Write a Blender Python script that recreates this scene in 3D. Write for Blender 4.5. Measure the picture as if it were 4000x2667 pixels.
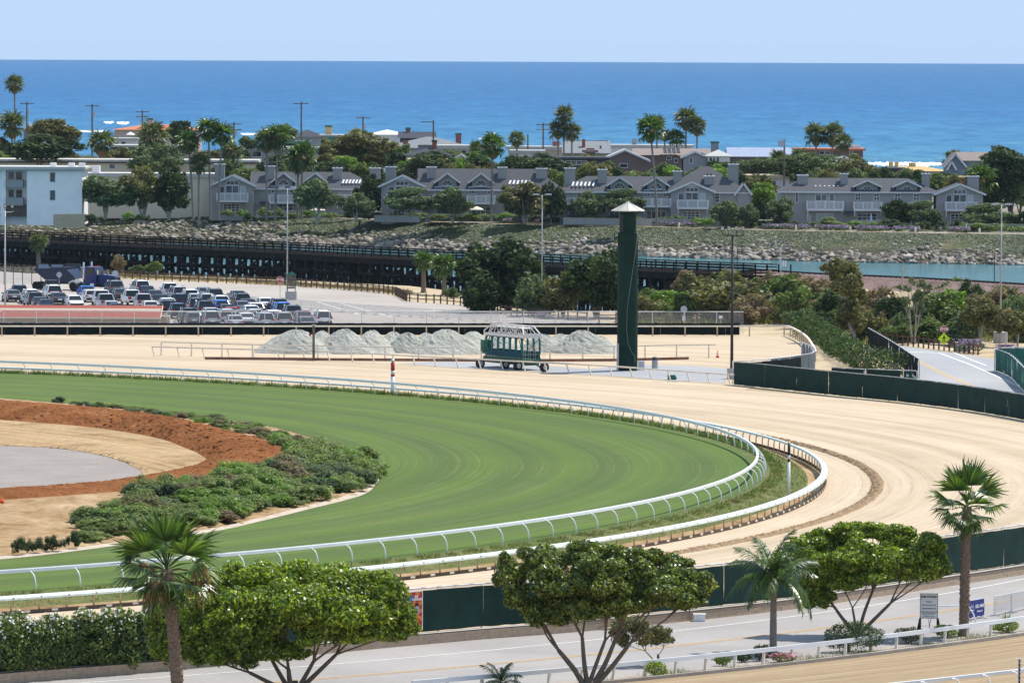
import bpy, math, random
import numpy as np
from mathutils import Vector, Matrix

for _o in list(bpy.data.objects):
    bpy.data.objects.remove(_o)
SC = bpy.context.scene
COL = SC.collection
R = math.radians

# ------------------------------------------------------------------ camera
# photograph 4000 x 2667 px, 200 mm lens; eye 30 m above the turf, level of the eye at photo row 185
FPX, YH, CAMZ, ROLL = 22222.0, 185.0, 30.0, R(0.24)
PITCH = math.atan((1333.5 - YH) / FPX)
def ray(x, y):
    x -= 2000.0; y -= 1333.5
    xr = x * math.cos(ROLL) + y * math.sin(ROLL)
    yr = -x * math.sin(ROLL) + y * math.cos(ROLL)
    return Vector((xr, FPX * math.cos(PITCH) - yr * math.sin(PITCH), -FPX * math.sin(PITCH) - yr * math.cos(PITCH)))
def G(x, y, z=0.0):
    """where the sight line of a photo pixel meets the level z"""
    v = ray(x, y); t = (z - CAMZ) / v.z
    return Vector((v.x * t, v.y * t, z))
def A(x, y, d):
    """the point on a photo pixel's sight line that lies d metres out"""
    v = ray(x, y); t = d / v.y
    return Vector((v.x * t, d, CAMZ + v.z * t))
def row(d, z):
    return YH + (CAMZ - z) * FPX / d

cam = bpy.data.cameras.new('camera'); camo = bpy.data.objects.new('camera', cam); COL.objects.link(camo)
cam.sensor_width = 36.0; cam.lens = FPX * 36.0 / 4000.0
cam.clip_start = 1.0; cam.clip_end = 40000.0
_f = ray(2000, 1333.5).normalized(); _r = (ray(3000, 1333.5) - ray(1000, 1333.5)).normalized(); _u = _r.cross(_f).normalized()
camo.matrix_world = Matrix(((_r.x, _u.x, -_f.x, 0), (_r.y, _u.y, -_f.y, 0), (_r.z, _u.z, -_f.z, CAMZ), (0, 0, 0, 1)))
SC.camera = camo

# ------------------------------------------------------------------ sky, sun, exposure
SUN_EL, SUN_AZ = R(60), R(52)          # azimuth to the right of the view
w = bpy.data.worlds.new('World'); SC.world = w; w.use_nodes = True
wn = w.node_tree; bg = wn.nodes['Background']
sky = wn.nodes.new('ShaderNodeTexSky'); sky.sky_type = 'NISHITA'; sky.sun_disc = False
sky.sun_elevation = SUN_EL; sky.sun_rotation = SUN_AZ
sky.altitude = 30; sky.air_density = 1.0; sky.dust_density = 0.3; sky.ozone_density = 1.5
# clear blue sea air: the white of the physical sky near the horizon gives way to pale blue, alike all round
_tc = wn.nodes.new('ShaderNodeTexCoord'); _sx = wn.nodes.new('ShaderNodeSeparateXYZ'); wn.links.new(_tc.outputs['Generated'], _sx.inputs[0])
_mr = wn.nodes.new('ShaderNodeMapRange'); wn.links.new(_sx.outputs[2], _mr.inputs[0])
_mr.inputs[1].default_value = 0.0; _mr.inputs[2].default_value = 0.6; _mr.inputs[3].default_value = 1.0; _mr.inputs[4].default_value = 0.45
_mx = wn.nodes.new('ShaderNodeMixRGB'); wn.links.new(_mr.outputs[0], _mx.inputs[0]); wn.links.new(sky.outputs[0], _mx.inputs[1])
_mx.inputs[2].default_value = (2.8, 3.8, 5.25, 1)
wn.links.new(_mx.outputs[0], bg.inputs[0]); bg.inputs[1].default_value = 0.14
sl = bpy.data.lights.new('sun', 'SUN'); sl.energy = 4.2; sl.angle = R(0.53); sl.color = (1.0, 0.955, 0.88)
so = bpy.data.objects.new('sun', sl); COL.objects.link(so)
_sd = Vector((math.sin(SUN_AZ) * math.cos(SUN_EL), math.cos(SUN_AZ) * math.cos(SUN_EL), math.sin(SUN_EL)))
so.rotation_euler = (-_sd).to_track_quat('-Z', 'Y').to_euler(); so.location = (60, 400, 120)
vs = SC.view_settings; vs.view_transform = 'Standard'; vs.look = 'None'; vs.gamma = 1.0; vs.use_curve_mapping = False
vs.exposure = 0.42
try:
    SC.cycles.max_bounces = 6; SC.cycles.transparent_max_bounces = 24; SC.cycles.volume_bounces = 0
    SC.cycles.diffuse_bounces = 3; SC.cycles.glossy_bounces = 3; SC.cycles.transmission_bounces = 4
    SC.cycles.use_denoising = True
except Exception:
    pass

# ------------------------------------------------------------------ mesh tools
class MB:
    def __init__(s): s.v = []; s.f = []; s.m = []
    def add(s, vs, fs, m=0):
        o = len(s.v); s.v += [tuple(p) for p in vs]
        for f in fs: s.f.append(tuple(i + o for i in f)); s.m.append(m)
        return s
    def box(s, x0, x1, y0, y1, z0, z1, m=0):
        return s.add([(x0,y0,z0),(x1,y0,z0),(x1,y1,z0),(x0,y1,z0),(x0,y0,z1),(x1,y0,z1),(x1,y1,z1),(x0,y1,z1)],
                     [(0,3,2,1),(4,5,6,7),(0,1,5,4),(1,2,6,5),(2,3,7,6),(3,0,4,7)], m)
    def beam(s, p, q, w, h=None, m=0, up=(0,0,1)):
        p = Vector(p); q = Vector(q); h = h or w; d = (q - p).normalized(); u = Vector(up)
        a = d.cross(u)
        if a.length < 1e-4: a = d.cross(Vector((0,1,0)))
        a.normalize(); b = a.cross(d); a *= w/2; b *= h/2
        return s.add([p-a-b,p+a-b,p+a+b,p-a+b,q-a-b,q+a-b,q+a+b,q-a+b],
                     [(0,1,2,3),(7,6,5,4),(0,4,5,1),(1,5,6,2),(2,6,7,3),(3,7,4,0)], m)
    def tube(s, pts, r, n=6, m=0, cap=True):
        pts = [Vector(p) for p in pts]; k = len(pts); rs = r if isinstance(r, (list, tuple)) else [r]*k
        ring = []; pa = None
        for i, p in enumerate(pts):
            d = (pts[min(i+1,k-1)] - pts[max(i-1,0)])
            d = d.normalized() if d.length > 1e-9 else Vector((0,0,1))
            if pa is None:
                pa = d.cross(Vector((0,0,1)))
                if pa.length < 0.05: pa = d.cross(Vector((0,1,0)))
            pa = pa - d * pa.dot(d); pa.normalize(); b = d.cross(pa)
            ring.append([p + (pa*math.cos(2*math.pi*j/n) + b*math.sin(2*math.pi*j/n))*rs[i] for j in range(n)])
        vs = [q for rg in ring for q in rg]; fs = []
        for i in range(k-1):
            for j in range(n):
                a = i*n+j; c = i*n+(j+1)%n; fs.append((a, c, c+n, a+n))
        if cap: fs.append(tuple(range(n-1,-1,-1))); fs.append(tuple((k-1)*n+j for j in range(n)))
        return s.add(vs, fs, m)
    def cyl(s, x, y, z0, z1, r, n=10, m=0, r2=None):
        return s.tube([(x,y,z0),(x,y,z1)], [r, r if r2 is None else r2], n, m)
    def lathe(s, prof, n=16, c=(0,0,0), m=0):
        vs = []; fs = []
        for r_, z in prof: vs += [(c[0]+r_*math.cos(2*math.pi*j/n), c[1]+r_*math.sin(2*math.pi*j/n), c[2]+z) for j in range(n)]
        for i in range(len(prof)-1):
            for j in range(n): a=i*n+j; b=i*n+(j+1)%n; fs.append((a,b,b+n,a+n))
        fs.append(tuple(range(n-1,-1,-1))); fs.append(tuple((len(prof)-1)*n+j for j in range(n)))
        return s.add(vs, fs, m)
    def prism(s, poly, y0, y1, m=0):
        """poly in x,z extruded along y"""
        n = len(poly); vs = [(x,y0,z) for x,z in poly] + [(x,y1,z) for x,z in poly]
        return s.add(vs, [tuple(range(n)), tuple(range(2*n-1,n-1,-1))] + [(i,i+n,(i+1)%n+n,(i+1)%n) for i in range(n)], m)
    def prismx(s, poly, x0, x1, m=0):
        n = len(poly); vs = [(x0,y,z) for y,z in poly] + [(x1,y,z) for y,z in poly]
        return s.add(vs, [tuple(range(n)), tuple(range(2*n-1,n-1,-1))] + [(i,i+n,(i+1)%n+n,(i+1)%n) for i in range(n)], m)
    def sphere(s, c, r, n=10, k=6, m=0, sz=1.0):
        return s.lathe([(max(r*math.sin(math.pi*i/k), r*0.02), -r*sz*math.cos(math.pi*i/k)) for i in range(k+1)], n, c, m)
    def quad(s, a, b, c, d, m=0): return s.add([a,b,c,d], [(0,1,2,3)], m)
    def mesh(s, name, mats, smooth=False):
        me = bpy.data.meshes.new(name); me.from_pydata(s.v, [], s.f)
        for mt in mats: me.materials.append(mt)
        if len(mats) > 1: me.polygons.foreach_set('material_index', s.m)
        if smooth: me.polygons.foreach_set('use_smooth', [True]*len(me.polygons))
        me.update(); return me

def fast_mesh(name, verts, faces, mats, smooth=False, midx=None):
    """verts (n,3) array, faces (m,k) array"""
    me = bpy.data.meshes.new(name); verts = np.asarray(verts, np.float32); faces = np.asarray(faces, np.int32)
    m, k = faces.shape
    me.vertices.add(len(verts)); me.vertices.foreach_set('co', verts.ravel())
    me.loops.add(m*k); me.loops.foreach_set('vertex_index', faces.ravel())
    me.polygons.add(m); me.polygons.foreach_set('loop_start', np.arange(0, m*k, k, dtype=np.int32))
    me.polygons.foreach_set('loop_total', np.full(m, k, np.int32))
    for mt in mats: me.materials.append(mt)
    if midx is not None: me.polygons.foreach_set('material_index', np.asarray(midx, np.int32))
    if smooth: me.polygons.foreach_set('use_smooth', np.ones(m, bool))
    me.update(calc_edges=True); return me

def link(name, data, parent=None, loc=None):
    o = bpy.data.objects.new(name, data); COL.objects.link(o)
    if parent is not None: o.parent = parent
    if loc is not None: o.location = loc
    return o
def tag(o, label=None, cat=None, group=None, kind=None):
    if label: o['label'] = label
    if cat: o['category'] = cat
    if group: o['group'] = group
    if kind: o['kind'] = kind
    return o
def thing(name, label, cat, loc=(0,0,0), rz=0.0, group=None):
    o = link(name, None); o.location = loc; o.rotation_euler = (0,0,rz); o.empty_display_size = 0.3
    return tag(o, label, cat, group)
def part(name, mb, mats, parent, smooth=False, world=False, label=None):
    mats = mats if isinstance(mats, (list, tuple)) else [mats]
    if world:
        q = parent
        ox = Vector((0,0,0))
        while q is not None: ox = ox + q.location; q = q.parent
        mb.v = [(x-ox.x, y-ox.y, z-ox.z) for x,y,z in mb.v]
    o = link(name, mb.mesh(name, mats, smooth), parent)
    if label: o['label'] = label
    return o
def solo(name, mb, mats, label, cat, group=None, smooth=False, origin=None, kind=None):
    mats = mats if isinstance(mats, (list, tuple)) else [mats]
    if origin is not None: mb.v = [(x-origin[0], y-origin[1], z-origin[2]) for x,y,z in mb.v]
    o = link(name, mb.mesh(name, mats, smooth), None, origin)
    return tag(o, label, cat, group, kind)
def copy_tree(o, parent=None):
    c = o.copy(); COL.objects.link(c); c.parent = parent
    for ch in list(o.children): copy_tree(ch, c)
    return c
def sheet(name, pts, mat, kind='structure', parent=None, label=None):
    """a flat surface from an outline of world points"""
    me = bpy.data.meshes.new(name); me.from_pydata([tuple(p) for p in pts], [], [tuple(range(len(pts)))])
    me.materials.append(mat); me.update()
    if me.polygons[0].normal.z < 0: me.flip_normals()
    o = link(name, me, parent)
    if kind: o['kind'] = kind
    if label: o['label'] = label
    return o
def smooth_line(pts, n=8):
    P = [Vector(p) for p in pts]; out = []
    for i in range(len(P)-1):
        p0, p1, p2, p3 = P[max(i-1,0)], P[i], P[i+1], P[min(i+2,len(P)-1)]
        for j in range(n):
            t = j/n
            out.append(0.5*((2*p1)+(p2-p0)*t+(2*p0-5*p1+4*p2-p3)*t*t+(3*p1-p0-3*p2+p3)*t**3))
    out.append(P[-1]); return out
def resample(pts, step):
    """points every `step` metres along a polyline, with the direction there"""
    out = []; acc = 0.0; nxt = 0.0
    for a, b in zip(pts, pts[1:]):
        L = (b-a).length
        while nxt <= acc + L + 1e-9:
            t = (nxt-acc)/L if L else 0; out.append((a.lerp(b, t), (b-a).normalized())); nxt += step
        acc += L
    return out
def ribbon(mb, pts, w, z=0.0, m=0, off=0.0):
    """flat strip of width w along a polyline"""
    k = len(pts); L = []; Rr = []
    for i, p in enumerate(pts):
        d = (pts[min(i+1,k-1)] - pts[max(i-1,0)]); d.z = 0; d.normalize(); n = Vector((-d.y, d.x, 0))
        L.append(p + n*(off+w/2) + Vector((0,0,z))); Rr.append(p + n*(off-w/2) + Vector((0,0,z)))
    mb.add(L+Rr, [(i, k+i, k+i+1, i+1) for i in range(k-1)], m)

# ------------------------------------------------------------------ materials
class N:
    """small node-tree writer"""
    def __init__(s, name):
        s.mat = bpy.data.materials.new(name); s.mat.use_nodes = True; s.t = s.mat.node_tree
        s.t.nodes.clear(); s.out = s.t.nodes.new('ShaderNodeOutputMaterial')
    def n(s, typ, ins=None, **kw):
        nd = s.t.nodes.new('ShaderNode' + typ)
        for k, v in kw.items(): setattr(nd, k, v)
        for k, v in (ins or {}).items():
            sk = nd.inputs[k]
            if isinstance(v, bpy.types.NodeSocket): s.t.links.new(v, sk)
            else: sk.default_value = v
        return nd
    def ramp(s, fac, stops):
        nd = s.n('ValToRGB', {0: fac}); cr = nd.color_ramp
        while len(cr.elements) < len(stops): cr.elements.new(0.5)
        for e, (p, c) in zip(cr.elements, stops):
            e.position = p; e.color = (*c, 1) if len(c) == 3 else c
        return nd.outputs[0]
    def math(s, op, a, b=0.0, c=None):
        nd = s.n('Math', operation=op)
        for i, v in enumerate((a, b) if c is None else (a, b, c)):
            if isinstance(v, bpy.types.NodeSocket): s.t.links.new(v, nd.inputs[i])
            else: nd.inputs[i].default_value = v
        return nd.outputs[0]
    def mix(s, fac, a, b, mode='MIX'):
        nd = s.n('MixRGB', blend_type=mode)
        for i, v in enumerate((fac, a, b)):
            if isinstance(v, bpy.types.NodeSocket): s.t.links.new(v, nd.inputs[i])
            else: nd.inputs[i].default_value = v if i == 0 else ((*v, 1) if len(v) == 3 else v)
        return nd.outputs[0]
    def noise(s, vec, scale, detail=4, rough=0.6, dist=0.0):
        return s.n('TexNoise', {'Vector': vec, 'Scale': scale, 'Detail': detail, 'Roughness': rough, 'Distortion': dist}).outputs[0]
    def pos(s): return s.n('NewGeometry').outputs['Position']
    def obj(s): return s.n('TexCoord').outputs['Object']
    def scale(s, vec, sc, loc=(0,0,0)):
        return s.n('Mapping', {0: vec, 'Location': loc, 'Scale': sc}).outputs[0]
    def bump(s, h, strength=0.3, dist=0.05):
        return s.n('Bump', {'Height': h, 'Strength': strength, 'Distance': dist}).outputs[0]
    def done(s, col, rough=0.8, spec=0.3, metal=0.0, normal=None, trans=0.0, tcol=None, alpha=None):
        b = s.n('BsdfPrincipled')
        def put(k, v):
            if isinstance(v, bpy.types.NodeSocket): s.t.links.new(v, b.inputs[k])
            else: b.inputs[k].default_value = (*v, 1) if isinstance(v, (tuple, list)) and len(v) == 3 else v
        put('Base Color', col); put('Roughness', rough); put('Specular IOR Level', spec); put('Metallic', metal)
        if normal is not None: put('Normal', normal)
        if alpha is not None: put('Alpha', alpha)
        sh = b.outputs[0]
        if trans:
            t = s.n('BsdfTranslucent'); 
            tc = tcol if tcol is not None else col
            if isinstance(tc, bpy.types.NodeSocket): s.t.links.new(tc, t.inputs[0])
            else: t.inputs[0].default_value = (*tc, 1)
            mx = s.n('MixShader', {0: trans, 1: sh, 2: t.outputs[0]}); sh = mx.outputs[0]
        s.t.links.new(sh, s.out.inputs[0]); return s.mat
M = {}
def plain(name, col, rough=0.7, spec=0.3, metal=0.0, var=0.12, scale=3.0, bump=0.0, space='obj', streak=None):
    """a paint-like material with uneven tone"""
    k = N(name); v = k.obj() if space == 'obj' else k.pos()
    if streak: v = k.scale(v, streak)
    nz = k.noise(v, scale, 5, 0.65)
    lo = tuple(c*(1-var) for c in col); hi = tuple(min(c*(1+var), 1) for c in col)
    c = k.ramp(nz, [(0.3, lo), (0.7, hi)])
    nm = k.bump(nz, bump, 0.03) if bump else None
    M[name] = k.done(c, rough, spec, metal, nm); return M[name]
def leafmat(name, dark, mid, light, rough=0.45, spec=0.4, trans=0.3, tboost=1.3):
    k = N(name); rnd = k.n('NewGeometry').outputs['Random Per Island']
    c = k.ramp(rnd, [(0.0, dark), (0.5, mid), (1.0, light)])
    nz = k.noise(k.pos(), 0.35, 3); c = k.mix(0.5, c, k.ramp(nz, [(0.35, (0.6,0.6,0.6)), (0.65, (1.25,1.25,1.25))]), 'MULTIPLY')
    tc = k.mix(1.0, c, (tboost, tboost*1.1, tboost*0.5), 'MULTIPLY')
    M[name] = k.done(c, rough, spec, 0.0, None, trans, tc); return M[name]
def polar(k, C, rs, ts):
    """coordinates that run along the bend of the track"""
    p = k.n('VectorMath', {0: k.pos(), 1: (C[0], C[1], 0)}, operation='SUBTRACT').outputs[0]
    sp = k.n('SeparateXYZ', {0: p}); x, y = sp.outputs[0], sp.outputs[1]
    r_ = k.math('SQRT', k.math('ADD', k.math('MULTIPLY', x, x), k.math('MULTIPLY', y, y)))
    an = k.math('MULTIPLY', k.math('ARCTAN2', y, x), 130.0)
    return k.n('CombineXYZ', {0: k.math('MULTIPLY', r_, rs), 1: k.math('MULTIPLY', an, ts), 2: 0.0}).outputs[0], r_
TC = Vector((-109.39, 409.01, 0))      # centre of the bend
ZD = -0.7                              # level of the dirt track and the land outside it
ZR = -1.2                              # level of the road in front
def arc(r, a0, a1, n, z=0.0, C=TC):
    return [Vector((C.x + r*math.cos(R(a0+(a1-a0)*i/n)), C.y + r*math.sin(R(a0+(a1-a0)*i/n)), z)) for i in range(n+1)]
# ------------------------------------------------------------------ surface materials
def _dirt():
    k = N('dirt'); v, r_ = polar(k, TC, 1.0, 0.02)
    v2, _ = polar(k, TC, 4.0, 0.05); v3, _ = polar(k, TC, 14.0, 0.6)
    a = k.noise(v, 0.45, 4, 0.6, 0.4); b = k.noise(v2, 0.7, 5, 0.65); f = k.noise(v3, 1.0, 4, 0.7)
    g = k.noise(k.pos(), 0.12, 4)
    c = k.ramp(a, [(0.3, (0.42,0.325,0.22)), (0.5, (0.52,0.415,0.29)), (0.72, (0.585,0.485,0.355))])
    c = k.mix(0.6, c, k.ramp(b, [(0.28, (0.52,0.49,0.46)), (0.45, (1,1,1)), (0.7, (1.06,1.05,1.04))]), 'MULTIPLY')
    c = k.mix(0.55, c, k.ramp(f, [(0.3, (0.8,0.79,0.78)), (0.6, (1.05,1.05,1.05))]), 'MULTIPLY')
    c = k.mix(0.4, c, k.ramp(g, [(0.35, (0.86,0.84,0.82)), (0.65, (1.05,1.05,1.05))]), 'MULTIPLY')
    M['dirt'] = k.done(c, 0.95, 0.1, 0, k.bump(k.math('ADD', b, k.math('MULTIPLY', f, 0.5)), 0.55, 0.12))
_dirt()
def _dirtlow():
    k = N('dirt_low'); v2, _ = polar(k, TC, 3.0, 0.04); v3, _ = polar(k, TC, 12.0, 0.5); b = k.noise(v2, 0.8, 5, 0.65, .3); f = k.noise(v3, 1.0, 5, 0.75)
    c = k.ramp(b, [(0.3, (0.30,0.21,0.125)), (0.55, (0.41,0.305,0.19)), (0.75, (0.50,0.39,0.26))]); c = k.mix(0.7, c, k.ramp(f, [(0.3, (0.65,0.63,0.6)), (0.65, (1.1,1.1,1.1))]), 'MULTIPLY')
    M['dirt_low'] = k.done(c, 0.95, 0.1, 0, k.bump(k.math('ADD', b, f), 0.7, 0.15))
_dirtlow()
def _turf():
    k = N('turf'); v, r_ = polar(k, TC, 1.0, 0.008); v2, _ = polar(k, TC, 6.0, 0.05)
    band = k.math('SINE', k.math('MULTIPLY', k.math('ADD', r_, k.math('MULTIPLY', k.noise(v, 0.3, 2), 3.0)), 1.05))
    a = k.noise(v, 0.9, 4, 0.7); b = k.noise(v2, 0.9, 3, 0.7); f = k.noise(k.pos(), 2.5, 6, 0.75); g = k.noise(k.pos(), 0.06, 3)
    c = k.ramp(k.math('ADD', k.math('MULTIPLY', band, 0.10), k.math('ADD', k.math('MULTIPLY', a, 0.6), 0.16)),
               [(0.3, (0.070,0.106,0.024)), (0.5, (0.085,0.130,0.023)), (0.7, (0.094,0.155,0.017))])
    v4, _ = polar(k, TC, 2.6, 0.004); ln = k.noise(v4, 1.0, 3, 0.6); pt = k.noise(k.pos(), 0.25, 4, 0.7)
    c = k.mix(k.math('MULTIPLY', k.ramp(ln, [(0.53, (0,0,0)), (0.60, (.5,.5,.5)), (0.66, (0.09,0.09,0.09))]), k.ramp(pt, [(.35,(.15,.15,.15)),(.65,(1,1,1))])), c, (0.20,0.20,0.09))
    c = k.mix(k.ramp(b, [(0.62, (0,0,0)), (0.74, (0.35,0.35,0.35))]), c, (0.19,0.19,0.08))
    c = k.mix(0.6, c, k.ramp(f, [(0.3, (0.72,0.75,0.7)), (0.7, (1.2,1.18,1.15))]), 'MULTIPLY')
    c = k.mix(0.5, c, k.ramp(g, [(0.35, (0.85,0.9,0.9)), (0.65, (1.12,1.08,1.0))]), 'MULTIPLY')
    M['turf'] = k.done(c, 0.85, 0.15, 0, k.bump(f, 0.5, 0.05))
_turf()
def ground_mat(name, stops, sc=0.25, fine=3.0, bump=0.4, rough=0.95, fv=0.25, spec=0.1, bd=0.08):
    k = N(name); p = k.pos(); a = k.noise(p, sc, 5, 0.6, 0.3); f = k.noise(p, fine, 5, 0.75)
    c = k.ramp(a, stops)
    c = k.mix(0.8, c, k.ramp(f, [(0.28, (1-fv,)*3), (0.72, (1+fv*0.7,)*3)]), 'MULTIPLY')
    M[name] = k.done(c, rough, spec, 0, k.bump(f, bump, bd)); return M[name]
ground_mat('earth', [(0.28,(0.20,0.12,0.055)), (0.45,(0.32,0.205,0.10)), (0.7,(0.44,0.32,0.19))], 0.3, 1.4, 0.8, fv=0.4)
ground_mat('mulch', [(0.3,(0.215,0.075,0.022)), (0.55,(0.315,0.118,0.038)), (0.75,(0.39,0.18,0.07))], 0.35, 3.2, 1.0, fv=0.6, bd=0.3)
ground_mat('gravel', [(0.3,(0.275,0.24,0.215)), (0.7,(0.335,0.295,0.265))], 0.3, 6.0, 0.7, fv=0.4)
def _etrack():
    k = N('earth_track'); v, r_ = polar(k, (TC.x-10, TC.y-28), 1.0, 0.03); a = k.noise(v, .8, 5, .65, .5); g = k.noise(k.pos(), .2, 5, .65); f = k.noise(k.pos(), 2.0, 5, .75)
    c = k.ramp(a, [(.3,(.21,.13,.06)),(.45,(.37,.25,.13)),(.7,(.47,.35,.205))]); c = k.mix(.8, c, k.ramp(g, [(.32,(.62,.56,.5)),(.5,(1,1,1)),(.7,(1.08,1.05,1.0))]), 'MULTIPLY'); c = k.mix(.7, c, k.ramp(f, [(.3,(.75,.73,.7)),(.7,(1.15,1.15,1.15))]), 'MULTIPLY')
    M['earth_track'] = k.done(c, .95, .1, 0, k.bump(f, .6, .1))
_etrack()
ground_mat('sandy', [(0.3,(0.34,0.25,0.14)), (0.5,(0.47,0.37,0.24)), (0.7,(0.55,0.45,0.31))], 0.15, 2.0, 0.5)
ground_mat('verge', [(0.25,(0.085,0.115,0.03)), (0.5,(0.125,0.14,0.045)), (0.75,(0.22,0.18,0.085))], 0.25, 2.2, 0.8, fv=0.45)
ground_mat('clods', [(0.3,(0.27,0.18,0.10)), (0.7,(0.40,0.28,0.17))], 1.5, 6.0, 1.0, fv=0.5)
ground_mat('asphalt', [(0.3,(0.285,0.262,0.245)), (0.7,(0.375,0.345,0.32))], 0.12, 4.0, 0.15, 0.85, 0.12, 0.25)
ground_mat('lot', [(0.3,(0.33,0.285,0.245)), (0.7,(0.42,0.37,0.325))], 0.06, 3.0, 0.15, 0.85, 0.1, 0.25)
ground_mat('greyroad', [(0.3,(0.29,0.29,0.30)), (0.7,(0.37,0.365,0.36))], 0.05, 3.0, 0.15, 0.8, 0.1, 0.3)
ground_mat('bank', [(0.3,(0.05,0.075,0.03)), (0.5,(0.09,0.105,0.045)), (0.72,(0.24,0.17,0.10))], 0.12, 1.2, 0.8, fv=0.4, bd=0.3)
ground_mat('bank_low', [(0.3,(0.045,0.042,0.03)), (0.6,(0.09,0.085,0.055)), (0.75,(0.17,0.135,0.095))], 0.3, 1.5, 0.8, fv=0.4, bd=0.3)  # lower bank darkened in colour to read as shaded gaps between the stones
ground_mat('town', [(0.3,(0.10,0.11,0.07)), (0.5,(0.22,0.20,0.16)), (0.7,(0.32,0.29,0.25))], 0.05, 0.6, 0.3)
ground_mat('beach', [(0.3,(0.50,0.42,0.32)), (0.7,(0.60,0.51,0.40))], 0.05, 0.8, 0.3)
ground_mat('ballast', [(0.3,(0.20,0.13,0.115)), (0.7,(0.30,0.21,0.185))], 0.3, 3.0, 0.9, fv=0.45, bd=0.2)
ground_mat('sandpile', [(0.3,(0.45,0.44,0.37)), (0.7,(0.56,0.55,0.48))], 0.8, 4.5, 0.9, fv=0.3, bd=0.25)
ground_mat('rock', [(0.32,(0.12,0.11,0.10)), (0.5,(0.30,0.255,0.20)), (0.66,(0.46,0.42,0.37))], 0.55, 2.0, 0.6, 0.9, 0.3, bd=0.15)
def _ocean():
    k = N('ocean'); p = k.pos(); sp = k.n('SeparateXYZ', {0: p})
    y = k.math('ADD', sp.outputs[1], k.math('MULTIPLY', sp.outputs[0], 1.0))      # distance off the slanting shore
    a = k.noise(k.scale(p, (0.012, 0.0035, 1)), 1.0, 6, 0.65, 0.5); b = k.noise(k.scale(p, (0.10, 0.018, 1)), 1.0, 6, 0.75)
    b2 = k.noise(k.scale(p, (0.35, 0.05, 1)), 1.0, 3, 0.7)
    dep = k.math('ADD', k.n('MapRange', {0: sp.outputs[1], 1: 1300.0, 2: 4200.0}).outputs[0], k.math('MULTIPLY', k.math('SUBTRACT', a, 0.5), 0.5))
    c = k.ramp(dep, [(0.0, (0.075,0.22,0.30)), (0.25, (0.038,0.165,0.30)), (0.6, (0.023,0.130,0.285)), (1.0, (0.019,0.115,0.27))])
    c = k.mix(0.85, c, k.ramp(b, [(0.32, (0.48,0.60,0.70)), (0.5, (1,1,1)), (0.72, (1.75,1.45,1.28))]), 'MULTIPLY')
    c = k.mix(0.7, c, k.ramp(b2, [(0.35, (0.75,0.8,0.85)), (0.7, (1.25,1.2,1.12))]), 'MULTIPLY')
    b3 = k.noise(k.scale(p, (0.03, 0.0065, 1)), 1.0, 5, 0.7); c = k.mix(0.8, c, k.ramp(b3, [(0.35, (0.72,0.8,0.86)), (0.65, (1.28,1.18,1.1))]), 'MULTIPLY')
    M['ocean'] = k.done(c, 0.55, 0.05, 0, k.bump(b, 0.5, 1.0))
_ocean()
def _river():
    k = N('river'); p = k.pos(); b = k.noise(k.scale(p, (0.5, 0.25, 1)), 1.0, 4, 0.6); a = k.noise(k.scale(p, (0.02, 0.03, 1)), 1.0, 3)
    c = k.ramp(a, [(0.35, (0.022,0.115,0.135)), (0.65, (0.032,0.145,0.165))])
    M['river'] = k.done(c, 0.2, 0.35, 0, k.bump(b, 0.15, 0.15))
_river()
plain('whitepaint', (0.80,0.80,0.79), 0.45, 0.4, 0, 0.06)
plain('railwhite', (0.82,0.83,0.83), 0.35, 0.5, 0, 0.05, 1.5)
plain('dirtywhite', (0.74,0.66,0.54), 0.6, 0.3, 0, 0.15, 2.0, space='pos')
plain('tanpost', (0.55,0.43,0.29), 0.7, 0.2, 0, 0.2, 3.0, space='pos')
plain('steel', (0.42,0.42,0.41), 0.5, 0.5, 0.3, 0.15, 2.0, space='pos')
plain('galv', (0.52,0.53,0.54), 0.5, 0.5, 0.2, 0.12, 2.0, space='pos')
plain('darksteel', (0.035,0.033,0.032), 0.6, 0.3, 0, 0.3, 2.0, space='pos')
plain('screen', (0.013,0.036,0.029), 0.85, 0.15, 0, 0.22, 0.8, 0.2, 'pos')
plain('screen_dark', (0.006,0.011,0.011), 0.9, 0.1, 0, 0.25, 0.8, 0, 'pos')
plain('wall_tan', (0.47,0.35,0.245), 0.9, 0.1, 0, 0.12, 2.5, 0.4, 'pos')
plain('mortar', (0.42,0.315,0.222), 0.95, 0.1, 0, 0.15, 4.0, 0.3, 'pos')
plain('concrete', (0.42,0.41,0.39), 0.9, 0.15, 0, 0.15, 2.0, 0.3, 'pos')
plain('curb', (0.36,0.31,0.26), 0.9, 0.15, 0, 0.2, 1.0, 0.3, 'pos')
plain('line_white', (0.72,0.70,0.66), 0.8, 0.2, 0, 0.18, 3.0, 0, 'pos')
plain('line_yellow', (0.62,0.40,0.17), 0.8, 0.2, 0, 0.2, 3.0, 0, 'pos')
plain('bark', (0.20,0.15,0.11), 0.95, 0.1, 0, 0.35, 3.0, 0.7, 'pos', (6,6,1.5))
plain('bark_pale', (0.36,0.31,0.26), 0.9, 0.1, 0, 0.3, 2.5, 0.5, 'pos', (4,4,1))
plain('palmtrunk', (0.22,0.16,0.115), 0.95, 0.1, 0, 0.4, 5.0, 0.8, 'pos', (1,1,4))
plain('palmtrunk_grey', (0.25,0.21,0.175), 0.95, 0.1, 0, 0.3, 2.0, 0.6, 'pos', (1,1,5))
plain('timber', (0.014,0.011,0.010), 0.85, 0.2, 0, 0.5, 0.8, 0.4, 'pos')
plain('timber_edge', (0.075,0.052,0.04), 0.9, 0.1, 0, 0.4, 1.5, 0.4, 'pos')
plain('fencewood', (0.10,0.07,0.055), 0.95, 0.1, 0, 0.3, 3.0, 0.4, 'pos')

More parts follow.
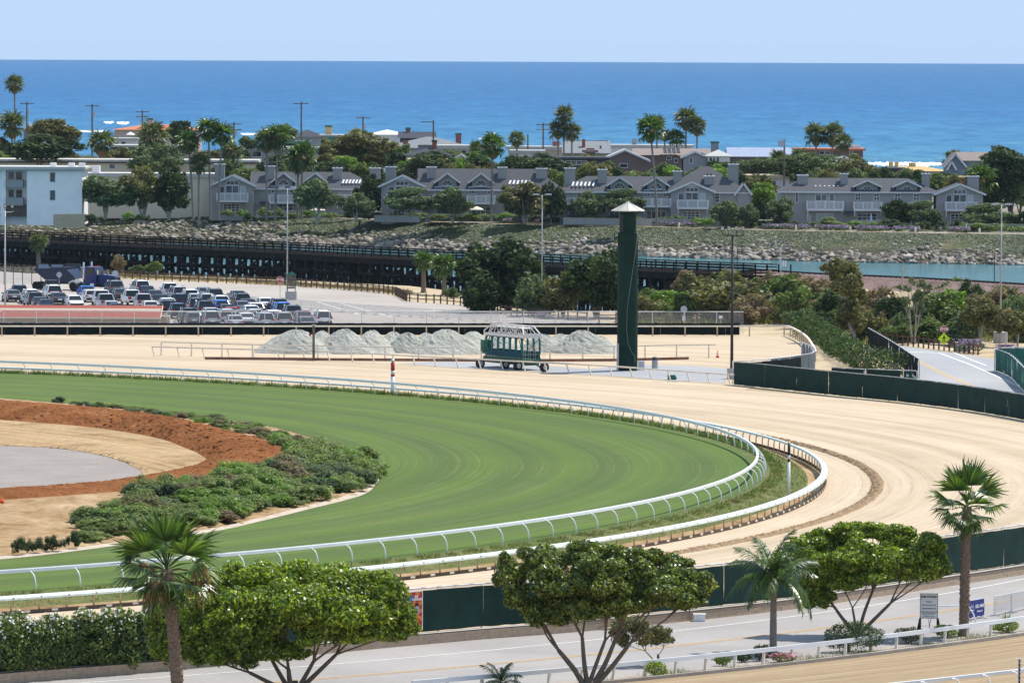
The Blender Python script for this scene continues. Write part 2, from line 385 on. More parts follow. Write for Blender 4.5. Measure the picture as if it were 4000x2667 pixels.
# ------------------------------------------------------------------ the lie of the land
S = 1.70068                                    # some outlines were read off a 2352 px wide view
def Gd(x, y, z=0.0): return G(x*S, y*S, z)
WALLB = smooth_line([G(-520,2745,ZR), G(-250,2698,ZR), G(77,2664,ZR), G(667,2617,ZR), G(1333,2546,ZR), G(1855,2498,ZR), G(2372,2456,ZR), G(3000,2390,ZR), G(3427,2330,ZR), G(4000,2243,ZR), G(4400,2175,ZR)], 8)
BANK_NEAR = [G(x,y,ZD) for x,y in ((-900,1062),(-200,1064),(300,1068),(700,1076),(1000,1088),(1350,1104),(1600,1116),(1760,1135),(1880,1172),(2000,1203),(2250,1214),(2430,1214),(2500,1190),(2640,1150),(2760,1122))]
CREST = [G(x,y,1.9) for x,y in ((2905,1062),(3200,1072),(3500,1085),(3750,1098),(4000,1113),(4300,1131),(4700,1156))]
sheet('ground', [(-900,100,-1.27),(900,100,-1.27),(900,640,-1.27),(-900,640,-1.27)], M['sandy'])
_land = [Vector((p.x,p.y,ZD-0.03)) for p in WALLB] + [Vector((500,330,ZD-.03)), Vector((500,640,ZD-.03))] + [Vector((p.x,p.y,ZD-.03)) for p in reversed(CREST)] + [Vector((p.x,p.y,ZD-.03)) for p in reversed(BANK_NEAR)] + [Vector((-500,330,ZD-.03))]
sheet('land', _land, M['sandy'])
# slope of the near river bank
mb = MB(); k_ = len(BANK_NEAR)
mb.add([Vector((p.x,p.y,ZD-.03)) for p in BANK_NEAR] + [p + Vector((0,5,-3.6)) for p in BANK_NEAR], [(i,i+1,k_+i+1,k_+i) for i in range(k_-1)])
tag(part('river_bank', mb, M['sandy'], None), kind='structure')
# far side of the river: bank, town flat, beach
FARW = smooth_line([G(x,y,-3.5) for x,y in ((-1200,925),(-500,934),(0,943),(600,950),(1214,961),(1427,968),(1919,988),(2400,998),(3000,1016),(3500,1027),(4000,1035),(4600,1046))], 6)
prof = [(-8,-4.7),(0,-3.5),(10,-1.6),(20,0.3),(34,0.9),(52,1.1),(150,1.8),(290,2.6),(330,2.0),(380,-1.5),(470,-6.0)]
rng = random.Random(3); k_ = len(FARW); vsx = []; fsx = []; mi = []
for o_, z_ in prof:
    for p in FARW: vsx.append((p.x, p.y+o_, z_ + (rng.uniform(-.15,.15) if 0 < o_ < 60 else 0)))
mb = MB(); mb.v = vsx
for j in range(len(prof)-1):
    for i in range(k_-1):
        mb.f.append((j*k_+i, j*k_+i+1, (j+1)*k_+i+1, (j+1)*k_+i)); mb.m.append((3 if j < 2 else 0) if j < 3 else (1 if j < 7 else 2))
tag(part('far_bank', mb, [M['bank'], M['town'], M['beach'], M['bank_low']], None), kind='structure')
sheet('river', [(-700,600,-3.5),(700,600,-3.5),(700,990,-3.5),(-700,1040,-3.5)], M['river'])
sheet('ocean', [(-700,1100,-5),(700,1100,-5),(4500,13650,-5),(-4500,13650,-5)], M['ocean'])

# dirt track, verge, turf
_d = arc(151.6, -75, -50, 12, ZD) + [Vector((p.x-0.9*(p.x-TC.x)/150, p.y-0.9*(p.y-TC.y)/150, ZD)) for p in WALLB if p.x > TC.x+151*math.cos(R(-49))] + arc(163, -8, 14, 8, ZD) + arc(165.5, 20, 38, 8, ZD)
_d += [G(3190,1420,ZD), G(3184,1398,ZD), G(3145,1326,ZD), G(3060,1308,ZD)] + [G(x,1309,ZD) for x in (2900,2000,1000,0,-900)] + [Vector((-130, 420, ZD))]
sheet('dirt_track', _d, M['dirt'])
RT, RDR = 127.0, 131.8                         # turf rail, dirt rail
n_ = 150; rings = [(131.9, ZD+.02), (131.3, ZD+.02), (130.6, ZD+.18), (129.2, -0.12), (128.4, 0.0), (127.3, 0.01)]
mb = MB(); rng = random.Random(5)
for r_, z in rings: mb.v += [tuple(p + Vector((0,0,rng.uniform(-.05,.05) if r_ not in (131.9,127.3) else 0))) for p in arc(r_, -80, 88, n_, z)]
for j in range(len(rings)-1):
    for i in range(n_): mb.f.append((j*(n_+1)+i, j*(n_+1)+i+1, (j+1)*(n_+1)+i+1, (j+1)*(n_+1)+i)); mb.m.append(1 if j < 2 else 0)
tag(part('grass_verge', mb, [M['verge'], M['earth']], None), kind='structure')
def open_curve(pts, z, n):
    L = smooth_line([Gd(x,y,z) for x,y in pts], 10); tot = sum((b-a).length for a,b in zip(L,L[1:]))
    q = [p for p,_ in resample(L, tot/(n-0.001))][:n]; q.append(L[-1]); return q[:n+1]
c0 = [(-60,906),(0,915),(280,937),(450,956),(640,985),(760,1020),(830,1045),(868,1070),(875,1087),(865,1110),(830,1138),(700,1172),(600,1197),(490,1221),(276,1252),(100,1275),(0,1285),(-60,1292)]
c1 = [(-60,912),(0,919),(130,929),(270,941),(400,959),(520,987),(610,1011),(660,1031),(668,1042),(640,1056),(560,1082),(470,1102),(330,1122),(200,1134),(0,1148),(-60,1152)]
c2 = [(-60,958),(0,964),(200,980),(350,1003),(430,1030),(470,1050),(468,1058),(440,1072),(390,1085),(300,1103),(200,1118),(100,1126),(0,1132),(-60,1134)]
c3 = [(-60,1018),(0,1022),(120,1028),(200,1038),(270,1055),(318,1075),(328,1090),(318,1102),(280,1110),(220,1116.5),(100,1125.5),(0,1131),(-60,1133)]
NC = 320
K0, K1, K2, K3 = [open_curve(c, z, NC) for c, z in ((c0,0.0),(c1,0.55),(c2,-0.15),(c3,-0.3))]
TURF_IN = K0
sheet('turf_course', arc(127.4, -80, 88, 150, 0.02) + [Vector((-110, 500, .02)), Vector((p.x-60, p.y, .02)) if False else Vector((K0[0].x-40, K0[0].y+3, .02))] + [Vector((p.x,p.y,.02)) for p in K0] + [Vector((K0[-1].x-40, K0[-1].y-3, .02))], M['turf'])
def strip(name, Ka, Kb, m, mat, jit, seed, crest=0.0):
    rg = random.Random(seed); mb = MB(); n = len(Ka)
    for j in range(m+1):
        t = j/m
        for i in range(n):
            p = Ka[i].lerp(Kb[i], t); e = 0 if j in (0, m) else 1
            if name == 'infield_dirt' and j == m: e = 4 if i < n*.6 else 0
            mb.v.append((p.x + rg.uniform(-jit,jit)*e, p.y + rg.uniform(-jit,jit)*e*2, p.z + crest*math.sin(math.pi*t) + rg.uniform(-jit,jit)*min(e,1)*0.7*(0 if j == m else 1)))
    for j in range(m):
        for i in range(n-1): mb.f.append((j*n+i, j*n+i+1, (j+1)*n+i+1, (j+1)*n+i)); mb.m.append(0)
    return tag(part(name, mb, mat, None, True), kind='structure')
strip('infield_bank', K0, K1, 18, M['earth'], 0.14, 1)
strip('mulch_bank', K1, K2, 30, M['mulch'], 0.12, 2, 0.5)
strip('infield_dirt', K2, K3, 10, M['earth_track'], 0.05, 3)
_e = [p + Vector((0,0,-.02)) for p in K3]; mb = MB()
mb.add([K3[0].lerp(K3[-1], .5) + Vector((-2,0,-.02))] + _e, [(0, i+2, i+1) for i in range(len(_e)-1)]); tag(part('gravel_pad', mb, M['gravel'], None), kind='structure')
_i0 = max(range(len(K0)), key=lambda j: K0[j].x/K0[j].y) - 14; ground_mat('pale_strip', [(0.3,(0.44,0.36,0.27)), (0.7,(0.55,0.475,0.39))], 0.5, 2.5, 0.5)
strip('edge_path', [p + Vector((0,0,.03)) for p in K0[_i0:]], [a.lerp(b, min(.14, 1.5/(b-a).length)) + Vector((0,0,.05)) for a, b in zip(K0[_i0:], K1[_i0:])], 2, M['pale_strip'], .03, 12)

# roads and paved ground
_near = [Vector((TC.x + (q.length)*math.cos(a), TC.y + q.length*math.sin(a), ZR)) for q, a in []]
NR = 172.3
sheet('road', [p for p in WALLB] + arc(171.6, -22, -75, 50, ZR), M['asphalt'])
sheet('planting_strip', arc(171.5, -75, -22, 50, ZR+.02) + arc(173.5, -22, -75, 50, ZR+.02), M['curb'])
sheet('near_track', arc(173.6, -75, -15, 60, ZR+.01) + arc(260, -15, -75, 30, ZR+.01), M['dirt_low'])
mb = MB(); ribbon(mb, arc(158.2, -72, -22, 80, ZR), 0.15, 0.012); tag(part('edge_line', mb, M['line_white'], None), kind='structure')
mb = MB()
for o_ in (0, 0.3): ribbon(mb, arc(163.0+o_, -72, -22, 80, ZR), 0.12, 0.012)
tag(part('centre_line', mb, M['line_yellow'], None), kind='structure')
sheet('gate_apron', [G(x,y,ZD+.012) for x,y in ((1560,1420),(1700,1412),(2000,1418),(2300,1440),(2500,1424),(2700,1428),(2840,1440),(2835,1496),(2600,1484),(2400,1468),(2200,1457),(2000,1447),(1800,1437))], M['greyroad'])
LOT = [(-300,1300),(-300,1050),(0,1060),(427,1089),(1000,1112),(1320,1128),(1480,1142),(1535,1156),(1575,1175),(1680,1184),(1830,1193),(2000,1222),(2200,1240),(2430,1268),(2430,1300)]
sheet('parking_lot', [G(x,y,ZD+.01) for x,y in LOT], M['lot'])
mb = MB()
for x0,y0,x1,y1 in ((1240,1180,1400,1228),(1330,1186,1530,1238),(1000,1180,1600,1235),(1600,1235,2400,1268),(0,1095,150,1100)):
    a, b = G(x0,y0,ZD), G(x1,y1,ZD); ribbon(mb, [a, b], 0.3, 0.022)
tag(part('parking_lines', mb, M['line_white'], None), kind='structure')
sheet('access_road', [G(x,y,ZD+.01) for x,y in ((3435,1344),(3560,1356),(3662,1370),(3790,1388),(3900,1405),(4300,1455),(4500,1700),(4100,1640),(3600,1562),(3560,1470),(3500,1400))], M['greyroad'])
mb = MB()
for L in (((3671,1380),(3800,1428),(3960,1500),(4060,1545)), ((3722,1376),(3785,1402),(3853,1428)), ((3500,1373),(3672,1379))):
    ribbon(mb, [G(x,y,ZD) for x,y in L], 0.22 if L[0][0] != 3500 else 0.6, 0.022)
tag(part('road_edge_line', mb, M['line_white'], None), kind='structure')
mb = MB()
for o_ in (0, 0.35): ribbon(mb, [G(x,y,ZD) for x,y in ((3505,1378),(3560,1402),(3620,1432),(3690,1467),(3790,1508))], 0.16, 0.022, 0, o_)
tag(part('road_centre_line', mb, M['line_yellow'], None), kind='structure')
# raised railway embankment on the right
mb = MB(); C_ = smooth_line([CREST[0] + Vector((-6,10,-2.4))] + CREST, 6); k_ = len(C_); rg = random.Random(9)
offs = [(-17,-2.62,0),(-13,-1.9,0.35),(-8,-1.2,.3),(-4.2,-.35,.12),(-3.2,0,0),(3,0,0),(5,-.9,.2),(14,-5.6,.2)]
for o_, dz, j in offs:
    for p in C_: mb.v.append((p.x, p.y+o_, max(p.z+dz + rg.uniform(-j,j), -5.5) if dz > -2.6 else p.z+dz))
for j in range(len(offs)-1):
    for i in range(k_-1): mb.f.append((j*k_+i, j*k_+i+1, (j+1)*k_+i+1, (j+1)*k_+i)); mb.m.append(1 if j < 2 else 0)
tag(part('railway_embankment', mb, [M['ballast'], M['sandy']], None), kind='structure')
mb = MB()
for o_ in (-.75, .75):
    for a, b in zip(C_[4:], C_[5:]): mb.beam(a + Vector((0,o_,.12)), b + Vector((0,o_,.12)), .08, .16)
rail = solo('railway_track', mb, M['darksteel'], 'dark steel railway track along the crest of the embankment', 'railway track')
mb = MB()
for p, d in resample(C_[4:], 0.9): mb.beam(p + Vector((0,-1.3,.03)), p + Vector((0,1.3,.03)), .24, .12)
so_ = part('sleepers', mb, M['timber_edge'], rail); so_['kind'] = 'stuff'
# ------------------------------------------------------------------ rails, fences and markers of the race track
_k = N('chainlink'); M['chainlink'] = _k.done((0.5,0.5,0.5), 0.6, 0.4, 0.2, None, alpha=0.22)
plain('cover', (0.56,0.62,0.58), 0.6, 0.3, 0, 0.22, 4.0, 0.3, 'pos')
plain('brownboard', (0.24,0.125,0.095), 0.9, 0.1, 0, 0.3, 1.5, 0.3, 'pos')
plain('darkboard', (0.12,0.09,0.07), 0.9, 0.1, 0, 0.3, 1.5, 0.3, 'pos')
plain('red', (0.42,0.03,0.025), 0.5, 0.4, 0, 0.08)
plain('black', (0.015,0.015,0.016), 0.5, 0.4, 0, 0.2)
plain('gold', (0.62,0.42,0.10), 0.3, 0.5, 0.6, 0.05)
plain('chrome', (0.7,0.7,0.7), 0.15, 0.5, 0.9, 0.03)
def pol(r, a, z): return Vector((TC.x + r*math.cos(a), TC.y + r*math.sin(a), z))
# turf rail: white rail on swan-neck posts
o0 = pol(127, 0, 0)
rt = thing('turf_rail', 'white running rail on curved swan-neck posts around the green turf course', 'running rail', o0)
mb = MB(); a0, a1, n_ = R(-72), R(66), 200
for i in range(n_):
    p, q = pol(127, a0+(a1-a0)*i/n_, 1.1), pol(127, a0+(a1-a0)*(i+1)/n_, 1.1); mb.beam(p, q, 0.17, 0.17)
    mb.beam(p + Vector((0,0,.1)), q + Vector((0,0,.1)), 0.09, 0.05)
part('rail', mb, M['railwhite'], rt, world=True)
mb = MB(); mb.tube([(0.6,0,-.1),(0.6,0,0.35),(0.53,0,0.66),(0.38,0,0.9),(0.1,0,1.06)], [.045,.042,.04,.038,.036], 6)
pm = mb.mesh('post', [M['railwhite']], True); step = 3.05/127; a = a0 + step/2
while a < a1:
    o = link('post', pm, rt); o.location = pol(127, a, 0) - o0; o.rotation_euler = (0,0,a); a += step
# dirt rail: broad cover on hooked posts with a base board
o0 = pol(RDR, 0, ZD)
rd = thing('dirt_rail', 'safety rail with broad pale green cover around the inside of the dirt track', 'running rail', o0)
a0, a1 = R(-68), R(70); n_ = 170
cm = MB()
def covseg(b0, b1):
    m_ = MB()
    rr = [(RDR-.28,.18),(RDR-.24,.30),(RDR-.08,.33),(RDR+.22,.20),(RDR+.24,.10),(RDR+.21,.10),(RDR-.08,.28),(RDR-.25,.18)]
    m_.v = [tuple(pol(r_, b0, z)) for r_, z in rr] + [tuple(pol(r_, b1, z)) for r_, z in rr]; k = len(rr)
    m_.f = [(i, (i+1)%k, (i+1)%k+k, i+k) for i in range(k)] + [tuple(range(k-1,-1,-1)), tuple(range(k,2*k))]; m_.m = [0]*len(m_.f)
    return m_
step = 3.66/RDR; a = a0
while a < a1:
    part('cover', covseg(a, a+step*0.996), M['cover'], rd, world=True); a += step
mb = MB(); mb.tube([(-.05,0,0),(-.05,0,.62),(0,0,.8),(.22,0,.94)], .05, 6)
pm = mb.mesh('post', [M['tanpost']], True); step = 1.83/RDR; a = a0
while a < a1:
    o = link('post', pm, rd); o.location = pol(RDR, a, ZD) - o0; o.rotation_euler = (0,0,a); a += step
mb = MB()
for i in range(n_):
    p, q = pol(RDR+.08, a0+(a1-a0)*i/n_, ZD+.12), pol(RDR+.08, a0+(a1-a0)*(i+1)/n_, ZD+.12); mb.beam(p, q, .05, .18)
part('base_board', mb, M['darkboard'], rd, world=True)
mb = MB(); mb.box(-.02,.02,-.2,.2,-.06,.06); pm = mb.mesh('reflector', [M['dirtywhite']]); a = a0 + step/2
while a < R(5):
    o = link('reflector', pm, rd); o.location = pol(RDR+.125, a, ZD+.14) - o0; o.rotation_euler = (0,0,a); a += step
# furlong poles
def marker(px, py, h, r_, cap, bands, label):
    p = G(px, py, 0); t = thing('marker_pole', label, 'marker pole', p, 0, 'striped furlong poles')
    zs = [0] + [b for b, _ in bands] + [h]; mb = MB(); mb.cyl(0,0,-.4,zs[1],r_,14); part('shaft', mb, M['whitepaint'], t, True)
    for i, (b, mt) in enumerate(bands):
        mb = MB(); mb.cyl(0,0,b,zs[i+2],r_*1.004,14); part('band', mb, M[mt], t, True)
    mb = MB(); mb.sphere((0,0,h+r_*0.95), r_, 14, 10); part('ball', mb, M[cap], t, True)
marker(1534, 1540, 2.75, 0.17, 'chrome', [(1.55,'red'),(1.75,'whitepaint'),(2.05,'red')], 'red and white striped pole topped by a silver ball on the far side')
marker(3081, 1918, 3.2, 0.095, 'gold', [(2.0,'black'),(2.2,'whitepaint'),(2.45,'black')], 'black and white striped pole topped by a gold ball at the bend')
# ridge of harrowed clods on the dirt
rg = random.Random(4); mb = MB(); n_ = 620; m_ = 6
for i in range(n_+1):
    a = R(18 - 54*i/n_); w = 0.45*min(1, (i+15)/60)*(0.8+0.4*rg.random())
    for j in range(m_+1):
        t = j/m_*2-1; mb.v.append(tuple(pol(135.5 + t*w + rg.uniform(-.05,.05), a, ZD - .02 + (1-t*t)*(0.14 + rg.uniform(-.05,.13)))))
for i in range(n_):
    for j in range(m_): q = i*(m_+1)+j; mb.f.append((q,q+1,q+m_+2,q+m_+1)); mb.m.append(0)
tag(part('dirt_ridge', mb, M['clods'], None), 'dark ridge of loose clods harrowed along the dirt track', 'clods', kind='stuff')

def screen_fence(name, label, pts, h, z, panel, screen, post_step=3.05, s0=0.06, s1=None, link_to=None, post='steel', wavy=0.02, cat='fence', top=True, seed=1, group=None):
    """chain-link fence with fabric panels; pts world polyline at ground level"""
    pts = [Vector((p.x,p.y,z)) for p in pts]; t = thing(name, label, cat, pts[0], 0, group); rg = random.Random(seed)
    s1 = s1 if s1 is not None else h-0.03
    for p, d in resample(pts, post_step):
        mb = MB(); mb.cyl(p.x-d.y*.16, p.y+d.x*.16, z-.1, z+h+.02, .04, 6); part('post', mb, M[post], t, True, True)
    if top:
        mb = MB()
        for a, b in zip(pts, pts[1:]): mb.tube([a+Vector((0,.05,h)), b+Vector((0,.05,h))], .04, 5)
        part('top_rail', mb, M[post], t, True, True)
    q = resample(pts, 0.5); per = max(2, int(panel/0.5)); i = 0
    while i < len(q)-1:
        seg = q[i:i+per+1]
        if len(seg) < 2: break
        mb = MB(); k = len(seg)
        for zz, jj in ((s0,1),((s0+s1)/2,2),(s1,0.6)):
            for e, (p, d) in enumerate(seg):
                n = Vector((d.y,-d.x,0)); mb.v.append(tuple(p + n*(0.01+rg.uniform(-wavy,wavy)*jj) + Vector((0,0,zz+(rg.uniform(-.02,.02) if jj != 2 else 0)))))
        for r_ in range(2):
            for e in range(k-1):
                if e == k-2 and rg.random() < .0: continue
                mb.f.append((r_*k+e, r_*k+e+1, (r_+1)*k+e+1, (r_+1)*k+e)); mb.m.append(0)
        # small gap at the seam
        last = Vector(mb.v[k-1]) ; 
        for r_ in range(3):
            v = Vector(mb.v[r_*k+k-1]); u = Vector(mb.v[r_*k+k-2]); mb.v[r_*k+k-1] = tuple(v.lerp(u, 0.015))
        part('screen_panel', mb, M[screen], t, True, True); i += per
    if link_to:
        mb = MB(); k = len(pts)
        mb.add([p+Vector((0,.06,s0)) for p in pts] + [p+Vector((0,.06,link_to)) for p in pts], [(i,i+1,k+i+1,k+i) for i in range(k-1)])
        part('wire_mesh', mb, M['chainlink'], t, False, True)
    return t
# near fence above the block wall
NF = [Vector((p.x - 0.45*(p.x-TC.x)/155, p.y - 0.45*(p.y-TC.y)/155, ZD)) for p in WALLB]
NFR = [p for p in NF if p.x > G(900,2560,ZR).x]
nf = screen_fence('screen_fence', 'tall dark green screened fence between the dirt track and the near road', NFR, 2.4, ZD, 6.0, 'screen', 3.0, .12, 2.28, 2.4, 'galv', seed=2)
# block wall below it
bw = thing('block_wall', 'low tan concrete block wall along the far edge of the near road', 'wall', WALLB[0])
mb = MB(); inn = [p + (TC-Vector((p.x,p.y,0))).normalized()*0.34 for p in WALLB]; k_ = len(WALLB)
face = [p + (TC-Vector((p.x,p.y,0))).normalized()*0.02 for p in WALLB]
mb.v = [(p.x,p.y,ZR-.05) for p in face] + [(p.x,p.y,ZD+.01) for p in face] + [(p.x,p.y,ZD+.01) for p in inn] + [(p.x,p.y,ZR-.05) for p in inn]
for j in range(4):
    for i in range(k_-1): mb.f.append((j*k_+i, j*k_+i+1, ((j+1)%4)*k_+i+1, ((j+1)%4)*k_+i)); mb.m.append(0)
part('core', mb, M['mortar'], bw, world=True)
mb = MB(); ribbon(mb, [p + (TC-Vector((p.x,p.y,0))).normalized()*0.15 for p in WALLB], 0.4, ZD-ZR+.06)
kk = len(mb.v)//2
for i in range(kk-1): mb.f.append((kk+i, kk+i+1, len(mb.v)+i+1 if False else kk+i+1, kk+i)) if False else None
part('cap', mb, M['concrete'], bw, world=True)
bm = MB(); bm.box(-.395,.395,-.008,.10,-.081,.081); bmesh_ = bm.mesh('block', [M['wall_tan']]); rg = random.Random(8); nb = 0
for c_ in range(3):
    for i, (p, d) in enumerate(resample(WALLB[6:-2], 0.81)):
        if nb >= 300: break
        q = p + d*(0.4 if c_ % 2 else 0)
        o = link('block', bmesh_, bw); nb += 1
        o.location = q + Vector((0,0,.085+.168*c_)) - bw.location; o.rotation_euler = (0,0,math.atan2(d.y,d.x)); o.location += Vector((-d.y,d.x,0))*(rg.uniform(-.006,.006))
# pier in the wall, meter box
p = G(2352,2456,ZR); mb = MB(); mb.box(-.55,.42,-.1,.5,0,1.0); mb.box(-.6,.47,-.14,.54,1.0,1.08); mb.box(-.5,.6,-.5,-.1,0,.12)
solo('wall_pier', MB().add([tuple(Vector(v)+p) for v in mb.v], mb.f), M['wall_tan'], 'squat tan masonry pier in the block wall behind the middle ficus tree', 'pier', origin=p)
p = G(2733,2424,ZR); mb = MB(); mb.box(-.33,.3,-.32,.1,0,.36); mb.box(-.36,.33,-.35,.12,.36,.41); mb.box(-.15,.1,-.335,-.32,.12,.28)
solo('utility_box', MB().add([tuple(Vector(v)+p) for v in mb.v], mb.f), M['whitepaint'], 'small white utility box against the block wall by the near road', 'utility box', origin=p)

# green screened fence on the right side of the dirt track
RF = smooth_line([G(x,y,ZD) for x,y in ((2866,1503),(3000,1517),(3282,1547),(3530,1572),(3780,1604),(4000,1641),(4250,1690))], 6)
screen_fence('screen_fence', 'long dark green screened fence on the outside of the dirt track at right', RF, 2.15, ZD, 5.7, 'screen', 2.6, .05, 2.1, 2.15, 'steel', seed=3)
RB = smooth_line([G(x,y,ZD) for x,y in ((2866,1500),(2940,1496),(3060,1484),(3128,1474))], 6)
screen_fence('screen_fence', 'short dark fence return behind the lamp post, left end of the green fence', RB, 2.1, ZD, 4.0, 'screen_dark', 2.6, .05, 1.9, 2.1, 'galv', seed=4)
RB2 = smooth_line([G(x,y,ZD) for x,y in ((3010,1488),(3128,1474),(3178,1462),(3176,1440),(3128,1420))], 6)
plain('screen_grey', (0.10,0.125,0.135), 0.85, 0.15, 0, 0.2, 1.0, 0, 'pos')
screen_fence('screen_fence', 'grey mesh fence curving behind the green fence beside the hedge', RB2, 2.1, ZD, 3.0, 'screen_grey', 2.2, .05, 2.05, 2.1, 'galv', seed=5)
for i, (xa, xb, ya, yb, lab) in enumerate(((3186,3238,1512,1514,'low grey gate panel next to the two green gate leaves'),(3248,3375,1507,1515,'left green screened gate leaf behind the long green fence'),(3385,3525,1514,1520,'wide green screened gate leaf next to the GATE sign'))):
    a, b = G(xa,ya,ZD), G(xb,yb,ZD); h = 1.7 if i else 1.35
    screen_fence('yard_gate', lab, [a, a.lerp(b,.5), b], h, ZD, 8.0, 'screen', (b-a).length, .1, h-.04, None, 'galv', cat='gate', seed=6+i)
a, b = G(3530,1521,ZD), G(3577,1524,ZD)
gp = screen_fence('yard_gate', 'narrow green gate carrying the GATE 18 sign', [a, a.lerp(b,.5), b], 1.75, ZD, 4.0, 'screen', (b-a).length*.99, .1, 1.68, None, 'galv', cat='gate', seed=12)

# near white rail at the bottom of the picture
def plank_rail(label, r_, aa, ab, z, h, step, lean):
    o0 = pol(r_, R(aa), z); t = thing('plank_rail', label, 'running rail', o0); n = 60; mb = MB()
    for i in range(n):
        p, q = pol(r_, R(aa+(ab-aa)*i/n), z+h), pol(r_, R(aa+(ab-aa)*(i+1)/n), z+h); mb.beam(p, q, .12, .21)
    part('rail', mb, M['railwhite'], t, world=True)
    a = R(aa); 
    mb = MB(); mb.beam((.12,0,-.05), (-.02,0,h-.12), .13, .13); pm = mb.mesh('post', [M['dirtywhite']])
    while a < R(ab):
        o = link('post', pm, t); o.location = pol(r_, a, z) - o0; o.rotation_euler = (0,0,a+lean); a += step/r_
    return t
plank_rail('broad white plank rail between the near road and the lower dirt track', 172.3, -52.6, -33, ZR, .72, 2.13, -1.2)
mb = MB(); o0 = pol(173.4, R(-52), ZR)
for i in range(80):
    mb.beam(pol(173.4, R(-53+22*i/80), ZR+.06), pol(173.4, R(-53+22*(i+1)/80), ZR+.06), .16, .2)
solo('track_kerb', mb, M['curb'], 'low grey kerb below the white plank rail', 'kerb', origin=o0)
o0 = pol(189.7, R(-48), ZR)
t = thing('running_rail', 'white tube rail on hooked posts at the bottom right corner', 'running rail', o0); mb = MB()
for i in range(40):
    p, q = pol(189.7, R(-49+8*i/40), ZR+1.1), pol(189.7, R(-49+8*(i+1)/40), ZR+1.1); mb.tube([p,q], .075, 7); mb.beam(p+Vector((0,0,.09)), q+Vector((0,0,.09)), .16, .04)
part('rail', mb, M['railwhite'], t, world=True)
for i in range(9):
    a = R(-48.6) + i*2.2/189.7; mb = MB(); c_ = pol(189.7, a, 0)
    u = (c_-TC); u.z = 0; u.normalize(); s_ = Vector((-u.y, u.x, 0))
    mb.tube([pol(189.7,a,ZR+1.08), pol(189.8,a,ZR+1.12)+s_*.3, pol(189.9,a,ZR+1.0)+s_*.5, pol(189.9,a,ZR+.6)+s_*.62, pol(189.9,a,ZR)+s_*.66], .045, 6)
    part('post', mb, M['railwhite'], t, True, True)
p = G(3981,2740,ZR); t = thing('spiral_post', 'grey steel post wrapped in wire spirals at the bottom right corner', 'post', p)
mb = MB(); mb.cyl(0,0,0,2.05,.05,8); part('pole', mb, M['darksteel'], t, True)
for i in range(7):
    mb = MB(); mb.tube([(.24*math.cos(u), .1*math.sin(u), 2.02-.2*i+.07*math.sin(u*.5)) for u in [j*math.pi/5 for j in range(11)]], .013, 4); part('spiral', mb, M['galv'], t, True)

# far outer rail, screen and chain-link fence behind it
FO = [G(x,1312.5,ZD) for x in (-250,0,1000,2000,2600,2985)]
t = thing('outer_rail', 'weathered white outer rail on tan posts along the far side of the dirt', 'running rail', FO[0])
mb = MB()
for a, b in zip(FO, FO[1:]): mb.beam(a+Vector((0,0,1.05)), b+Vector((0,0,1.05)), .2, .16)
E_ = smooth_line([FO[-1], G(3064,1312,ZD), G(3100,1322,ZD), G(3145,1350,ZD), G(3172,1385,ZD), G(3186,1415,ZD)], 5)
for a, b in zip(E_, E_[1:]): mb.beam(a+Vector((0,0,1.05)), b+Vector((0,0,1.05)), .2, .16)
part('rail', mb, M['dirtywhite'], t, world=True)
pm = MB().box(-.07,.07,-.07,.07,-.05,1.0).mesh('post', [M['tanpost']])
for p, d in resample(FO, 3.46)[1:] + resample(E_, 2.4)[1:]:
    o = link('post', pm, t); o.location = p - FO[0]
FB = [p + Vector((0,2.2,0)) for p in FO[:-1]] + [G(2905,1309,ZD)]
screen_fence('chainlink_fence', 'tall chain-link fence with low black screen behind the far outer rail', FB, 2.5, ZD, 7.0, 'screen_dark', 3.46, .03, 1.27, 2.5, 'galv', seed=7)
# rails round the old gate chute
t = thing('chute_rail', 'white rail on leaning posts in front of the starting gate', 'running rail', G(605,1391,ZD))
CH = smooth_line([G(x,y,ZD) for x,y in ((605,1391),(1038,1403),(1372,1414),(1701,1432),(1906,1442),(2115,1453),(2417,1470),(2701,1491),(2891,1504),(3100,1517),(3275,1530))], 6)
mb = MB(); dv = Vector((-.3,.15,.92))
for a, b in zip(CH, CH[1:]): mb.beam(a+dv, b+dv, .14, .14)
part('rail', mb, M['dirtywhite'], t, world=True)
for p, d in resample(CH, 2.75):
    mb = MB(); mb.beam(p+Vector((0,0,-.1)), p+dv, .1, .1); part('post', mb, M['dirtywhite'], t, world=True)
t = thing('chute_rail', 'white rail on upright posts in front of the pale sand piles', 'running rail', G(648,1389,ZD))
B2 = [G(x,y,ZD) for x,y in ((630,1387),(1062,1400),(1338,1404),(1615,1409),(1772,1410))]; B3 = [G(x,y,ZD) for x,y in ((1880,1409),(2167,1408),(2301,1406),(2581,1400),(2795,1397))]
mb = MB()
for L in (B2, B3):
    for a, b in zip(L, L[1:]): mb.beam(a+Vector((0,0,1.3)), b+Vector((0,0,1.3)), .12, .12)
part('rail', mb, M['dirtywhite'], t, world=True)
for p, d in resample(B2, 3.4) + resample(B3, 3.4):
    mb = MB(); mb.box(p.x-.07,p.x+.07,p.y-.07,p.y+.07,ZD-.05,ZD+1.27); part('post', mb, M['dirtywhite'], t, world=True)
mb = MB(); L = [G(x,y,ZD) for x,y in ((800,1404),(1338,1409),(2000,1413),(2400,1411),(2690,1404))]
for a, b in zip(L, L[1:]): mb.beam(a+Vector((0,0,.13)), b+Vector((0,0,.13)), .08, .28)
solo('kick_board', mb, M['brownboard'], 'long reddish brown kick board below the chute rails', 'board', origin=L[0])
